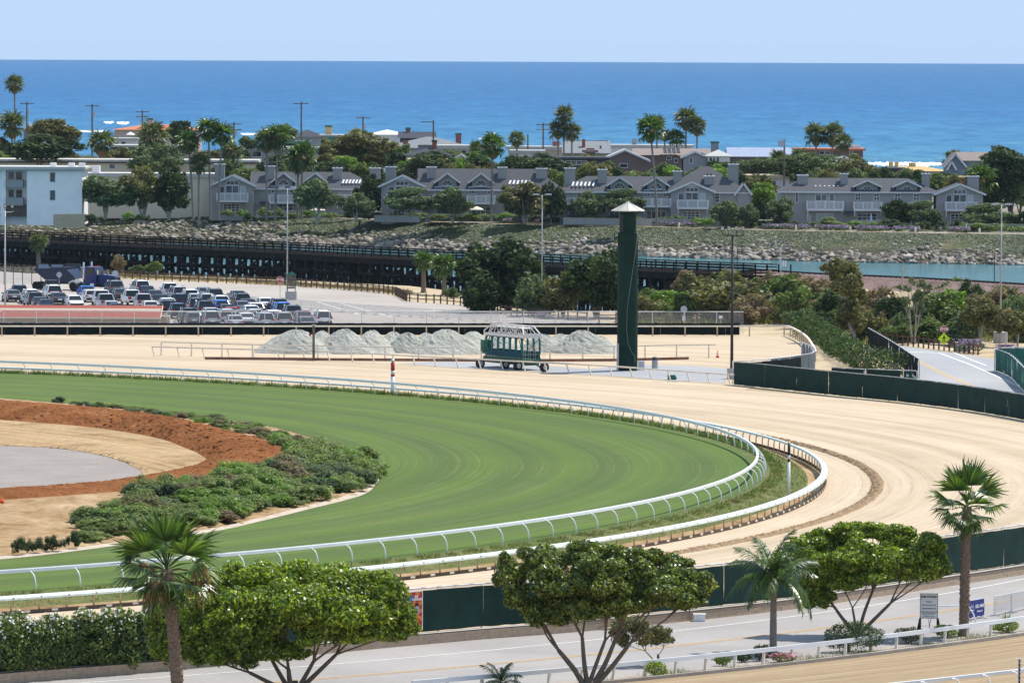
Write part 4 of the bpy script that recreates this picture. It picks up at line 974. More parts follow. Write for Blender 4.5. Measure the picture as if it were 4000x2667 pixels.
plain('weathered', (0.16,0.13,0.10), 0.9, 0.1, 0, 0.3, 2.0, 0.4, 'pos')
_k = N('glass'); M['glass'] = _k.done((0.012,0.016,0.020), 0.08, 0.6)
_k = N('carpaint'); _oc = _k.n('ObjectInfo').outputs['Color']; M['carpaint'] = _k.done(_oc, 0.22, 0.6)
plain('taillight', (0.35,0.012,0.012), 0.3, 0.5, 0, 0.1)
plain('headlight', (0.6,0.62,0.65), 0.15, 0.6, 0, 0.1)
plain('plastic', (0.02,0.02,0.021), 0.6, 0.4, 0, 0.1)

def text_part(txt, size, mat, parent, loc, rot=(math.pi/2,0,0), align='CENTER', bold=0.0, shear=0.0, name='lettering', sx=1.0):
    cu = bpy.data.curves.new(name, 'FONT'); cu.body = txt; cu.size = size; cu.align_x = align; cu.align_y = 'CENTER'; cu.offset = bold; cu.shear = shear; cu.extrude = 0.002
    tmp = bpy.data.objects.new(name, cu); COL.objects.link(tmp)
    dg = bpy.context.evaluated_depsgraph_get(); me = bpy.data.meshes.new_from_object(tmp.evaluated_get(dg)); bpy.data.objects.remove(tmp)
    me.name = name; me.materials.clear(); me.materials.append(M[mat]); o = link(name, me, parent, loc); o.rotation_euler = rot; o.scale = (sx,1,1); return o

# observation tower
p = G(2450,1447,ZD); t = thing('observation_tower', 'tall dark green cylindrical observation tower with a grey cone roof', 'tower', p)
mb = MB(); mb.lathe([(.98,0),(.98,4.2),(.972,4.22),(.98,4.26),(.98,8.6),(.972,8.62),(.98,8.66),(.98,13.1),(.78,13.12),(.78,15.3)], 48); part('column', mb, M['tower_green'], t)
mb = MB(); mb.lathe([(1.62,15.18),(1.62,15.24),(.05,16.05),(.02,16.2)], 8); part('roof', mb, M['roof_metal'], t)
mb = MB()
for i in range(8):
    a = math.pi*2*i/8; mb.beam((1.62*math.cos(a),1.62*math.sin(a),15.25),(.05*math.cos(a),.05*math.sin(a),16.08),.05,.03)
part('roof_seam', mb, M['steel'], t)
mb = MB(); mb.box(-.82,-.45,-.72,-.5,13.15,14.8); part('hatch', mb, M['black'], t)  # black block stands in for the shade inside a recessed opening
mb = MB(); mb.box(-1.3,-.95,-.6,-.2,12.6,12.75); mb.box(-1.32,-1.25,-.6,-.2,12.75,13.2); part('floodlight', mb, M['darksteel'], t)
mb = MB(); mb.tube([(.95,-.5,13.3),(.75,-.85,11.5),(.3,-.99,8.5),(-.05,-1.0,6),(-.1,-1.0,4),(.05,-1.0,2.6),(.45,-.93,1.7),(.7,-.85,1.5),(.72,-.83,.9)], .011, 5); part('cable', mb, M['steel'], t, True)
mb = MB(); mb.box(-1.02,-.82,-.62,-.5,.0,2.6); part('conduit', mb, M['steel'], t)
p = G(2505,1446,ZD); mb = MB(); mb.box(-.3,.3,-.2,.2,.12,.85); mb.box(-.33,.33,-.23,.23,.85,.89); mb.box(-.25,-.17,-.1,.1,0,.12); mb.box(.17,.25,-.1,.1,0,.12)
solo('electric_cabinet', MB().add([tuple(Vector(v)+p) for v in mb.v], mb.f), M['greybox'], 'small white electric cabinet at the right foot of the green tower', 'cabinet', origin=p)
# checkered litter bin
p = G(2558,1442,ZD); t = thing('litter_bin', 'black and white checkered litter bin right of the green tower', 'litter bin', p)
mb = MB(); n_ = 14
for i in range(8):
    for j in range(n_):
        a, b = 2*math.pi*j/n_, 2*math.pi*(j+1)/n_; z0, z1 = .06+i*.105, .06+(i+1)*.105; r_ = .29
        mb.add([(r_*math.cos(a),r_*math.sin(a),z0),(r_*math.cos(b),r_*math.sin(b),z0),(r_*math.cos(b),r_*math.sin(b),z1),(r_*math.cos(a),r_*math.sin(a),z1)], [(0,1,2,3)], (i+j) % 2)
part('drum', mb, [M['whitepaint'], M['inkblack']], t)
mb = MB(); mb.lathe([(.30,.9),(.31,.93),(.30,1.05),(.2,1.14),(.05,1.17)], 14); mb.lathe([(.27,0),(.27,.07)], 14); part('lid', mb, M['darksteel'], t, True)
mb = MB(); mb.tube([(-.3,0,.9),(-.28,-.05,1.1),(0,-.08,1.27),(.28,-.05,1.1),(.3,0,.9)], .025, 5); part('hoop', mb, M['steel'], t, True)
# traffic cone
p = G(2803,1397,ZD); t = thing('traffic_cone', 'orange traffic cone with white bands on the far dirt', 'traffic cone', p)
mb = MB(); mb.box(-.2,.2,-.2,.2,0,.04); part('base', mb, M['orange'], t)
mb = MB(); mb.lathe([(.155,.04),(.04,.72)], 14); part('cone', mb, M['orange'], t, True)
for z0, z1 in ((.22,.34),(.44,.54)):
    mb = MB(); f_ = lambda z: .155-(.115)*(z-.04)/.68+.003
    mb.lathe([(f_(z0),z0),(f_(z1),z1)], 14); part('band', mb, M['whitepaint'], t, True)
p = G(2624,1483,ZD); mb = MB(); mb.box(-.38,.32,-.2,.25,0,.36); mb.box(-.42,.36,-.24,.29,.36,.44); mb.box(-.3,-.2,-.21,-.2,.1,.2); mb.box(.32,.44,-.15,.2,.0,.28)
solo('equipment_box', MB().add([tuple(Vector(v)+p) for v in mb.v], mb.f), M['boxgreen'], 'small green equipment box on the paved apron', 'box', origin=p)
p = G(8,1968,.5); mb = MB(); mb.sphere((0,0,.16), .16, 14, 8)
solo('orange_ball', MB().add([tuple(Vector(v)+p) for v in mb.v], mb.f), M['orange'], 'small orange ball on the mulch at the left edge', 'ball', origin=p, smooth=True)
p = G(447,1896,-.1); mb = MB(); mb.box(-.45,.2,-.15,.15,0,.12); mb.box(-.45,-.35,-.2,.2,.12,.2); mb.box(.2,.4,-.08,.08,0,.09)
solo('drain_box', MB().add([tuple(Vector(v)+p) for v in mb.v], mb.f), M['concrete'], 'pale concrete drain box at the edge of the gravel pad', 'drain box', origin=p)
# wooden post with red lamp
p = G(1225,1409,ZD); t = thing('signal_post', 'weathered wooden post with a small red lamp in front of the sand piles', 'post', p)
mb = MB(); mb.box(-.12,.12,-.12,.12,-.1,3.45); mb.box(-.3,-.05,-.2,.1,0,.12); part('post', mb, M['weathered'], t); mb = MB(); mb.box(-.18,.22,-.15,.15,3.45,3.55); part('cap', mb, M['steel'], t)
mb = MB(); mb.sphere((-.35,-.12,2.55), .13, 10, 6); part('lamp', mb, M['signred'], t, True); mb = MB(); mb.tube([(-.12,-.1,2.9),(-.35,-.12,2.7),(-.28,-.12,2.3),(-.12,-.1,2.2)], .03, 5); part('bracket', mb, M['darksteel'], t)

# starting gate
p = G(1894,1432,ZD); t = thing('starting_gate', 'green and white wheeled starting gate parked beside the dirt track', 'starting gate', p, R(-59))
Lg, Wg = 7.1, 1.95
mb = MB(); mb.box(-.35,Lg+.15,0,Wg,.62,1.0); mb.box(-.2,Lg,.15,Wg-.15,.45,.62)
for i in range(10): mb.box(-.3+i*.74,-.25+i*.74,-.03,0,.55,1.05)
part('chassis', mb, M['gate_green'], t)
mb = MB(); mb.box(0,Lg,-.05,.05,1.0,1.12); mb.box(0,Lg,Wg-.05,Wg+.05,1.0,1.12); mb.box(Lg-.1,Lg,0,Wg,1.45,1.6); mb.box(Lg-.05,Lg+.5,-.1,Wg+.3,.95,1.02); part('floor_beam', mb, M['gate_green'], t)
for i in range(7):
    x = .25+i*(Lg-.4)/6
    mb = MB(); mb.box(x-.05,x+.05,-.02,.08,1.0,3.1); mb.box(x-.05,x+.05,Wg-.08,Wg+.02,1.0,3.1); part('stall_post', mb, M['gate_green'], t)
    mb = MB(); mb.tube([(x,.0,1.55),(x,-.02,2.0),(x,-.02,2.75),(x,.1,3.05)], [.09,.12,.12,.07], 8); mb.tube([(x,Wg,1.55),(x,Wg,2.75),(x,Wg-.1,3.05)], [.09,.12,.07], 8); part('pad', mb, M['gate_teal'], t, True)
    mb = MB(); mb.box(x-.035,x+.035,.1,Wg-.1,1.15,1.75); part('partition', mb, M['gate_pad'], t)
    if i < 6:
        w_ = (Lg-.4)/6; mb = MB(); mb.tube([(x+.1,0,2.8),(x+.2,0,3.0),(x+w_/2,0,3.08),(x+w_-.2,0,3.0),(x+w_-.1,0,2.8)], .06, 6); part('arch', mb, M['gate_pad'], t, True)
        mb = MB(); mb.box(x+.08,x+w_-.08,-.03,.03,1.15,1.7); part('stall_door', mb, M['gate_pad'], t)
for (x0, x1, y_) in ((.0,.9,0),(Lg-.8,Lg,0),(Lg-.05,Lg-.05,0)):
    mb = MB()
    if x0 != x1: mb.beam((x0,y_,1.1),(x1,y_,3.0),.05); mb.beam((x1,y_,1.1),(x0,y_,3.0),.05)
    else: mb.beam((x0,.05,1.5),(x0,Wg-.05,3.0),.05); mb.beam((x0,Wg-.05,1.5),(x0,.05,3.0),.05)
    part('cross_brace', mb, M['gate_green'], t)
mb = MB()
for y_ in (0, Wg):
    mb.beam((-.15,y_,3.2),(Lg+.1,y_,3.2),.09,.26); mb.beam((-.15,y_,3.55),(-.15,y_,3.1),.09)
    yo = y_ + (.35 if y_ == 0 else -.35)
    mb.beam((.65,yo,4.12),(Lg-.7,yo,4.12),.1,.14); mb.beam((-.15,y_,3.5),(.65,yo,4.12),.1); mb.beam((Lg+.1,y_,3.3),(Lg-.7,yo,4.12),.1)
    n_ = 6
    for i in range(n_):
        xa, xb = .65+i*(Lg-1.35)/n_, .65+(i+1)*(Lg-1.35)/n_
        mb.beam((xa,y_,3.3),(xb,yo,4.1) if i % 2 == 0 else (xa,yo,4.1),.055); mb.beam((xa,yo,4.1),(xa if i % 2 == 0 else xb,y_,3.3),.055)
for x in (.65,2.2,3.7,5.2,Lg-.7): mb.beam((x,.35,4.12),(x,Wg-.35,4.12),.06); mb.beam((x,0,3.3),(x,Wg,3.3),.05)
mb.box(Lg+.02,Lg+.1,0,Wg,3.06,3.5); mb.box(-.18,-.1,0,Wg,3.06,3.3)
part('truss', mb, M['gate_white'], t)
mb = MB(); mb.box(.5,Lg-.5,.5,Wg-.5,3.9,3.98); part('roof_walkway', mb, M['gate_white'], t)
mb = MB(); mb.box(-1.0,-.3,.1,1.0,1.45,2.55); mb.box(-1.05,-.3,.3,.8,1.25,1.45); part('control_box', mb, M['gate_green'], t)
mb = MB()
for x in (Lg+.15, Lg+.5):
    for y_ in (-.05,.5,1.1,Wg+.2): mb.cyl(x,y_,1.0,2.35,.018,4)
for z in (1.5,1.9,2.35): mb.beam((Lg+.5,-.05,z),(Lg+.5,Wg+.2,z),.025); mb.beam((Lg+.15,-.05,z),(Lg+.5,-.05,z),.025)
part('guard_rail', mb, M['steel'], t)
inv = Matrix.Rotation(R(59), 3, 'Z')
mb = MB(); mb.tube([(-.13,0,0),(-.16,0,0),(.16,0,0),(.13,0,0)], [.40,.46,.46,.40], 18); tyre_m = mb.mesh('tyre', [M['tyre']], False)
mb = MB(); mb.tube([(-.15,0,0),(.165,0,0)], [.25,.25], 14); rim_m = mb.mesh('rim', [M['hub']])
for (x, y) in ((1876,1437),(1973,1441),(2023,1447),(2126,1453)):
    q = inv @ (G(x,y,ZD) - p); w_ = link('wheel', tyre_m, t, (q.x,q.y,.46)); w_.rotation_euler = (0,0,R(8)); link('rim', rim_m, w_)
mb = MB(); mb.beam((Lg,.9,.8),(Lg+1.6,1.4,.15),.12); part('tow_bar', mb, M['gate_green'], t)

# sand piles
def pile_mesh(seed):
    rs = np.random.RandomState(seed); n, m = 40, 14; V = [(0,0,1.0)]; F = []
    ph = rs.random(6)*6.28
    for j in range(1, m+1):
        r_ = j/m
        for i in range(n):
            a = 2*math.pi*i/n; rr = r_*(1+.10*math.sin(2*a+ph[0])+.07*math.sin(3*a+ph[1]))
            z = (1.0344-math.sqrt(r_*r_+.07))/.77*(1+.16*math.sin(3*a+ph[2])*r_+.08*math.sin(7*a+ph[4])*r_) + (.022*rs.normal() if r_ < .97 else 0)
            V.append((rr*math.cos(a), rr*math.sin(a), max(z, -.02) if r_ < .97 else -.02))
    F = [(0, 1+i, 1+(i+1)%n) for i in range(n)]
    mb = MB(); mb.v = V; mb.f = F + [(1+(j-1)*n+i, 1+j*n+i, 1+j*n+(i+1)%n, 1+(j-1)*n+(i+1)%n) for j in range(1,m) for i in range(n)]; mb.m = [0]*len(mb.f)
    return mb.mesh('sand_pile', [M['sandpile']], False)
PM = [pile_mesh(s) for s in (1,2,3,4)]
PILES = [(1160,1378,100,1287,'leftmost and broadest'),(1258,1366,70,1291,'low second from left'),(1345,1378,95,1284,'tall third from left'),(1452,1377,85,1290,'rounded, left of the middle'),(1535,1366,75,1294,'low, in the back row left of the middle'),(1590,1376,62,1298,'steep small, in the middle'),(1665,1366,72,1299,'smooth, in the back row in the middle'),(1745,1380,105,1286,'largest, right of the middle'),(1845,1367,75,1294,'smooth-topped, just left of the starting gate'),(1950,1376,80,1300,'half hidden behind the starting gate'),(2120,1374,70,1304,'just right of the starting gate'),(2188,1366,70,1303,'smooth, in the back row right of the gate'),(2272,1378,88,1289,'pointed, second from right'),(2345,1377,75,1312,'rightmost, beside the green tower')]
for i, (x, y, hw, ty, w_) in enumerate(PILES):
    p = G(x,y,ZD); k = FPX/p.y; o = link('sand_pile', PM[i % 4], None, p); h = (y-ty)/k*1.03; o.scale = (hw/k*1.6, hw/k*1.15, h*.96); o.rotation_euler = (0,0,i*1.3)
    tag(o, w_ + ' pile of pale grey sand', 'sand pile', 'piles of pale sand')

# lamp posts
def lamp_post(label, bx, by, ty, kind, mat, r_=.1, heads=4, z=ZD, base=None):
    p = G(bx,by,z); k = FPX/p.y; h = (by-ty)/k; t = thing('lamp_post', label, 'lamp post', p)
    z0 = 0
    if base: mb = MB(); mb.lathe([(base,0),(base,1.1),(base*.9,1.15)], 16) if kind != 'block' else mb.box(-base,base,-base,base,0,1.0); part('footing', mb, M['concrete'], t); z0 = 1.0
    mb = MB(); mb.tube([(0,0,z0-.05),(0,0,h)], [r_,r_*.6], 10); part('pole', mb, M[mat], t, True)
    if kind in ('flood','block'):
        xs = [(-.95,-.25),(-.35,-.1),(.35,.1),(.95,.25)] if heads == 4 else [(-.85,0),(0,-.2),(.85,0)]
        mb = MB(); mb.tube([(-1,0,h+.0),(-.8,0,h-.1),(0,0,h-.15),(.8,0,h-.1),(1,0,h)], .05, 6); part('cross_arm', mb, M[mat], t)
        for x, y in xs:
            mb = MB(); mb.tube([(x,0,h-.1),(x,0,h+.35)], .04, 5); c_ = Vector((x,y,h+.65)); mb.box(x-.16,x+.16,-.2,.12,h+.35,h+.78); hd = part('floodlight', mb, M['darksteel'], t)
            mb = MB(); mb.box(x-.13,x+.13,-.22,-.2,h+.4,h+.73); part('lens', mb, M['steel'], hd)
    else:
        for s in (-1,1) if heads == 2 else (1,):
            mb = MB(); mb.beam((0,0,h-.05),(s*.5,-.2,h+.05),.05); part('arm', mb, M[mat], t)
            mb = MB(); mb.box(min(s*.35,s*1.1),max(s*.35,s*1.1),-.4,0,h+.02,h+.16); part('lamp_head', mb, M['signback'], t)
    return t
lamp_post('dark pole with four square floodlights right of the green tower', 2858,1480,915,'block','darksteel',.15,4,base=.42)
lamp_post('thin pole with three floodlights in front of the far river bank', 3048,1247,962,'flood','steel',.07,3)
lamp_post('tall grey street lamp with two heads beside the parking lot notice board', 1122,1135,735,'twin','steel',.095,2)
lamp_post('tall grey street lamp with two heads between the starting gate and the trees', 2116,1222,762,'twin','steel',.09,2)
lamp_post('tall grey street lamp on a concrete footing at far right', 3908,1338,800,'twin','steel',.10,2,base=.75)
lamp_post('grey street lamp with three floodlights at the left edge', 20,1200,824,'flood','galv',.11,3)

# shed with red roof
p = G(-260,1297,ZD); q = G(628,1297,ZD); L = q.x-p.x; t = thing('red_roof_shed', 'long low tan shed with a faded red shingle roof at far left', 'shed', p)
mb = MB(); mb.box(0,L,0,5.2,0,1.75); mb.prismx([(0,1.75),(5.2,1.75),(2.6,2.5)], .02, L-.02); part('wall', mb, M['stucco_tan'], t)
mb = MB(); mb.add([(-.3,-.35,1.66),(L+.12,-.35,1.66),(L+.12,3.6,2.78),(-.3,3.6,2.78),(L+.12,5.6,1.7),(-.3,5.6,1.7)], [(0,1,2,3),(3,2,4,5)]); mb.beam((-.3,-.36,1.6),(L+.12,-.36,1.6),.04,.16,m=1); mb.beam((L+.13,-.35,1.6),(L+.13,3.6,2.72),.05,.18,m=1); part('roof', mb, [M['roofred'], M['dirtywhite']], t)
for x in (72,254,532):
    u = G(x,1297,ZD).x-p.x; mb = MB(); mb.box(u-.5,u+.5,-.04,.02,.55,1.1); w_ = part('window', mb, M['signgreen'], t); mb = MB(); mb.box(u-.42,u+.42,-.05,-.035,.62,1.02); part('pane', mb, M['glass'], w_)
p = G(640,1298,ZD); mb = MB(); mb.box(-.35,.6,0,2,0,1.75); mb.tube([(.62,-.05,0),(.62,-.05,.9),(.5,-.05,.9),(.5,-.05,1.6),(-.3,-.05,1.75)], .06, 6)
solo('shed_lean_to', MB().add([tuple(Vector(v)+p) for v in mb.v], mb.f), M['stucco_tan'], 'narrow tan lean-to with a white pipe at the end of the red roof shed', 'shed', origin=p)

# split-rail fences
def split_rail(label, pts, step, h=1.1, red=False, fmt='split_rail_fence'):
    L = [G(x,y,ZD) for x,y in pts]; t = thing(fmt, label, 'fence', L[0]); pr = None
    for p, d in resample(L, step):
        mb = MB(); mb.tube([(p.x,p.y,ZD-.1),(p.x,p.y,ZD+h)], .09, 6); pp = part('post', mb, M['fencewood'], t, False, True)
        if red: mb = MB(); mb.box(p.x-.06,p.x+.06,p.y-.11,p.y-.09,ZD+h-.18,ZD+h-.04); part('reflector', mb, M['signred'], t, world=True)
        if pr is not None:
            for zz in (.45,.92):
                mb = MB(); mb.tube([pr+Vector((0,0,zz+.02)), pr.lerp(p,.5)+Vector((0,0,zz-.02)), p+Vector((0,0,zz+.01))], .055, 5); part('rail', mb, M['fencewood'], t, False, True)
        pr = p
    return t
split_rail('long dark split-rail fence between the parking lot and the trestle', ((-60,1052),(0,1057),(250,1074),(533,1090),(714,1099),(896,1106),(1107,1113),(1244,1126),(1335,1132),(1483,1145),(1541,1152),(1570,1166),(1592,1178),(1690,1184),(1808,1194),(1959,1226),(2113,1243),(2300,1254)), 1.62)
split_rail('split-rail fence with red reflectors behind the green tower', ((2340,1262),(2520,1264),(2620,1266),(2740,1269)), 1.9, 1.15, True)
split_rail('dark split-rail fence with red reflectors along the access road at right', ((3340,1318),(3408,1333),(3455,1341),(3556,1352),(3672,1366),(3754,1376),(3838,1388)), 1.25, 1.05, True)
L = [G(x,1112,ZD) for x in (-20,340)]; t = thing('wire_fence', 'thin dark wire fence behind the dump trailer at far left', 'fence', L[0])
for p, d in resample(L, 1.18): mb = MB(); mb.cyl(p.x,p.y,ZD,ZD+2.4,.05,5); part('post', mb, M['darksteel'], t, False, True)
mb = MB(); mb.add([L[0]+Vector((0,0,.1)),L[1]+Vector((0,0,.1)),L[1]+Vector((0,0,2.3)),L[0]+Vector((0,0,2.3))],[(0,1,2,3)]); part('wire_mesh', mb, M['chainlink'], t, False, True)

# crowd barriers
mb = MB(); mb.tube([(-1.05,0,0),(-1.05,0,1.0),(-.98,0,1.08),(.98,0,1.08),(1.05,0,1.0),(1.05,0,0)], .022, 5); mb.beam((-1.05,0,.2),(1.05,0,.2),.03)
for s in (-.9,.9): mb.beam((s,-.3,.02),(s,.3,.02),.04); mb.beam((s,0,.02),(s,0,.2),.03)
BF = mb.mesh('frame', [M['galv']]); mb = MB()
for i in range(17): mb.box(-.93+i*.116-.009,-.93+i*.116+.009,-.009,.009,.2,1.07)
BB = mb.mesh('bars', [M['galv']])
def barrier(p, d, label, group):
    t = thing('crowd_barrier', label, 'barrier', p, math.atan2(d.y,d.x), group); link('frame', BF, t); link('bars', BB, t); return t
BL = [G(x,y,ZD) for x,y in ((470,1153),(1000,1196),(1160,1207),(1372,1223),(1650,1242),(1936,1259),(2150,1266),(2415,1273))]
ords = ['first','second','third','fourth','fifth','sixth','seventh','eighth','ninth','tenth','eleventh','twelfth','thirteenth','fourteenth','fifteenth','sixteenth','seventeenth','eighteenth','nineteenth','twentieth']
def nth(i): return ords[i] if i < 20 else ('twenty-' + ords[i-20] if i < 29 else ('thirtieth' if i == 29 else ('thirty-' + ords[i-30] if i < 39 else ('fortieth' if i == 39 else 'forty-' + ords[i-40]))))
for i, (p, d) in enumerate(resample(BL, 2.25)[:-1]): barrier(p + d*1.1, d, nth(i) + ' steel crowd barrier from the left in the row behind the parked cars', 'crowd barriers of the parking lot')

# notice board, stop signs
p = G(1137,1172,ZD); t = thing('notice_board', 'green framed wooden notice board on a concrete block in the parking lot', 'notice board', p)
mb = MB(); mb.box(-.7,.68,-.3,.4,0,1.05); part('plinth', mb, M['concrete'], t)
mb = MB(); mb.box(-.5,-.4,-.05,.05,1.05,3.1); mb.box(.45,.55,-.05,.05,1.05,3.1); mb.prism([(-.62,3.05),(.67,3.05),(.02,3.45)],-.1,.1); part('frame', mb, M['signgreen'], t)
for i in range(6): mb = MB(); mb.box(-.4,.45,-.03,.03,1.4+i*.28,1.6+i*.28); part('slat', mb, M['weathered'], t)
def octagon(mb, r_, y0, y1, zc): mb.prism([(r_*math.cos(R(22.5+45*i)), zc+r_*math.sin(R(22.5+45*i))) for i in range(8)], y0, y1)
def stop_sign(label, px, py, ty, back=False, rz=0.0, r_=.42):
    p = G(px,py,ZD); k = FPX/p.y; zc = (py-ty)/k; t = thing('stop_sign', label, 'road sign', p, rz)
    mb = MB(); mb.cyl(0,.04,0,zc+.1,.035,6); part('post', mb, M['steel'], t)
    mb = MB(); octagon(mb, r_, -.02, .0, zc); part('plate', mb, M['signback'] if back else M['signwhite'], t)
    if not back:
        mb = MB(); octagon(mb, r_*.93, -.026, -.0205, zc); part('face', mb, M['signred'], t); text_part('STOP', .36, 'signwhite', t, (0,-.03,zc), bold=.008)
    return t, zc
stop_sign('red STOP sign beside the notice board in the parking lot', 1094,1176,1092)
stop_sign('grey back of a stop sign right of the blue truck', 450,1112,1068,True)
stop_sign('grey back of a round sign in front of the dump trailer', 231,1155,1073,True, r_=.35)
t, zc = stop_sign('red STOP sign above a yellow pedestrian diamond beside the access road', 3687,1372,1285, r_=.37)
zd = zc - .98; mb = MB(); mb.prism([(0,zd-.62),(.62,zd),(0,zd+.62),(-.62,zd)], -.03, -.005); part('diamond', mb, M['signyellow'], t)
mb = MB(); y0, y1 = -.04, -.031
mb.prism([(.02+.055*math.cos(a), zd+.33+.055*math.sin(a)) for a in [R(45*i) for i in range(8)]], y0, y1)
for poly in ([(-.07,zd+.22),(.06,zd+.25),(.10,zd+.2),(.05,zd-.05),(-.06,zd-.05)], [(-.06,zd+.2),(-.17,zd+.03),(-.13,zd+.0),(-.02,zd+.14)], [(.06,zd+.2),(.17,zd+.1),(.14,zd+.02),(.10,zd+.1)], [(-.06,zd-.03),(-.02,zd-.05),(-.08,zd-.2),(-.17,zd-.4),(-.22,zd-.38),(-.12,zd-.18)], [(-.02,zd-.03),(.05,zd-.05),(.08,zd-.2),(.2,zd-.4),(.15,zd-.42),(.03,zd-.22)]): mb.prism(poly, y0, y1)
mb.beam((-.27,-.035,zd-.3),(.3,-.035,zd-.3),.02,.025); part('walker_symbol', mb, M['inkblack'], t)
# speed-limit style small signs seen from the track
p = G(2671,1300,ZD); t = thing('speed_sign', 'grey-backed sign above a small white 15 plate behind the black screen', 'road sign', p); mb = MB(); mb.cyl(0,.05,0,2.9,.03,6); part('post', mb, M['steel'], t)
mb = MB(); octagon(mb, .38, -.02, .02, 2.55); part('round_plate', mb, M['signback'], t); mb = MB(); mb.box(-.16,.16,-.03,0,1.32,1.82); part('number_plate', mb, M['signwhite'], t); text_part('15', .22, 'inkblack', t, (0,-.04,1.48), bold=.006); text_part('LIMIT', .09, 'inkblack', t, (0,-.04,1.72))
p = G(2815,1290,ZD); t = thing('notice_sign', 'small white notice on the chain-link fence right of the tower', 'sign', p); mb = MB(); mb.cyl(0,.06,0,1.6,.03,6); part('post', mb, M['steel'], t); mb = MB(); mb.box(-.2,.2,-.02,.02,1.3,1.6); part('plate', mb, M['signwhite'], t)
# gate sign
p = G(3553,1522,ZD); t = thing('gate_sign', 'dark green GATE 18 sign hanging on the narrow gate', 'sign', p + Vector((0,-.1,0))); mb = MB(); mb.box(-.33,.33,-.03,0,.85,1.5); part('plate', mb, M['signgreen'], t); text_part('GATE', .25, 'signwhite', t, (0,-.04,1.3), bold=.006); text_part('18', .25, 'signwhite', t, (0,-.04,1.03), bold=.006)

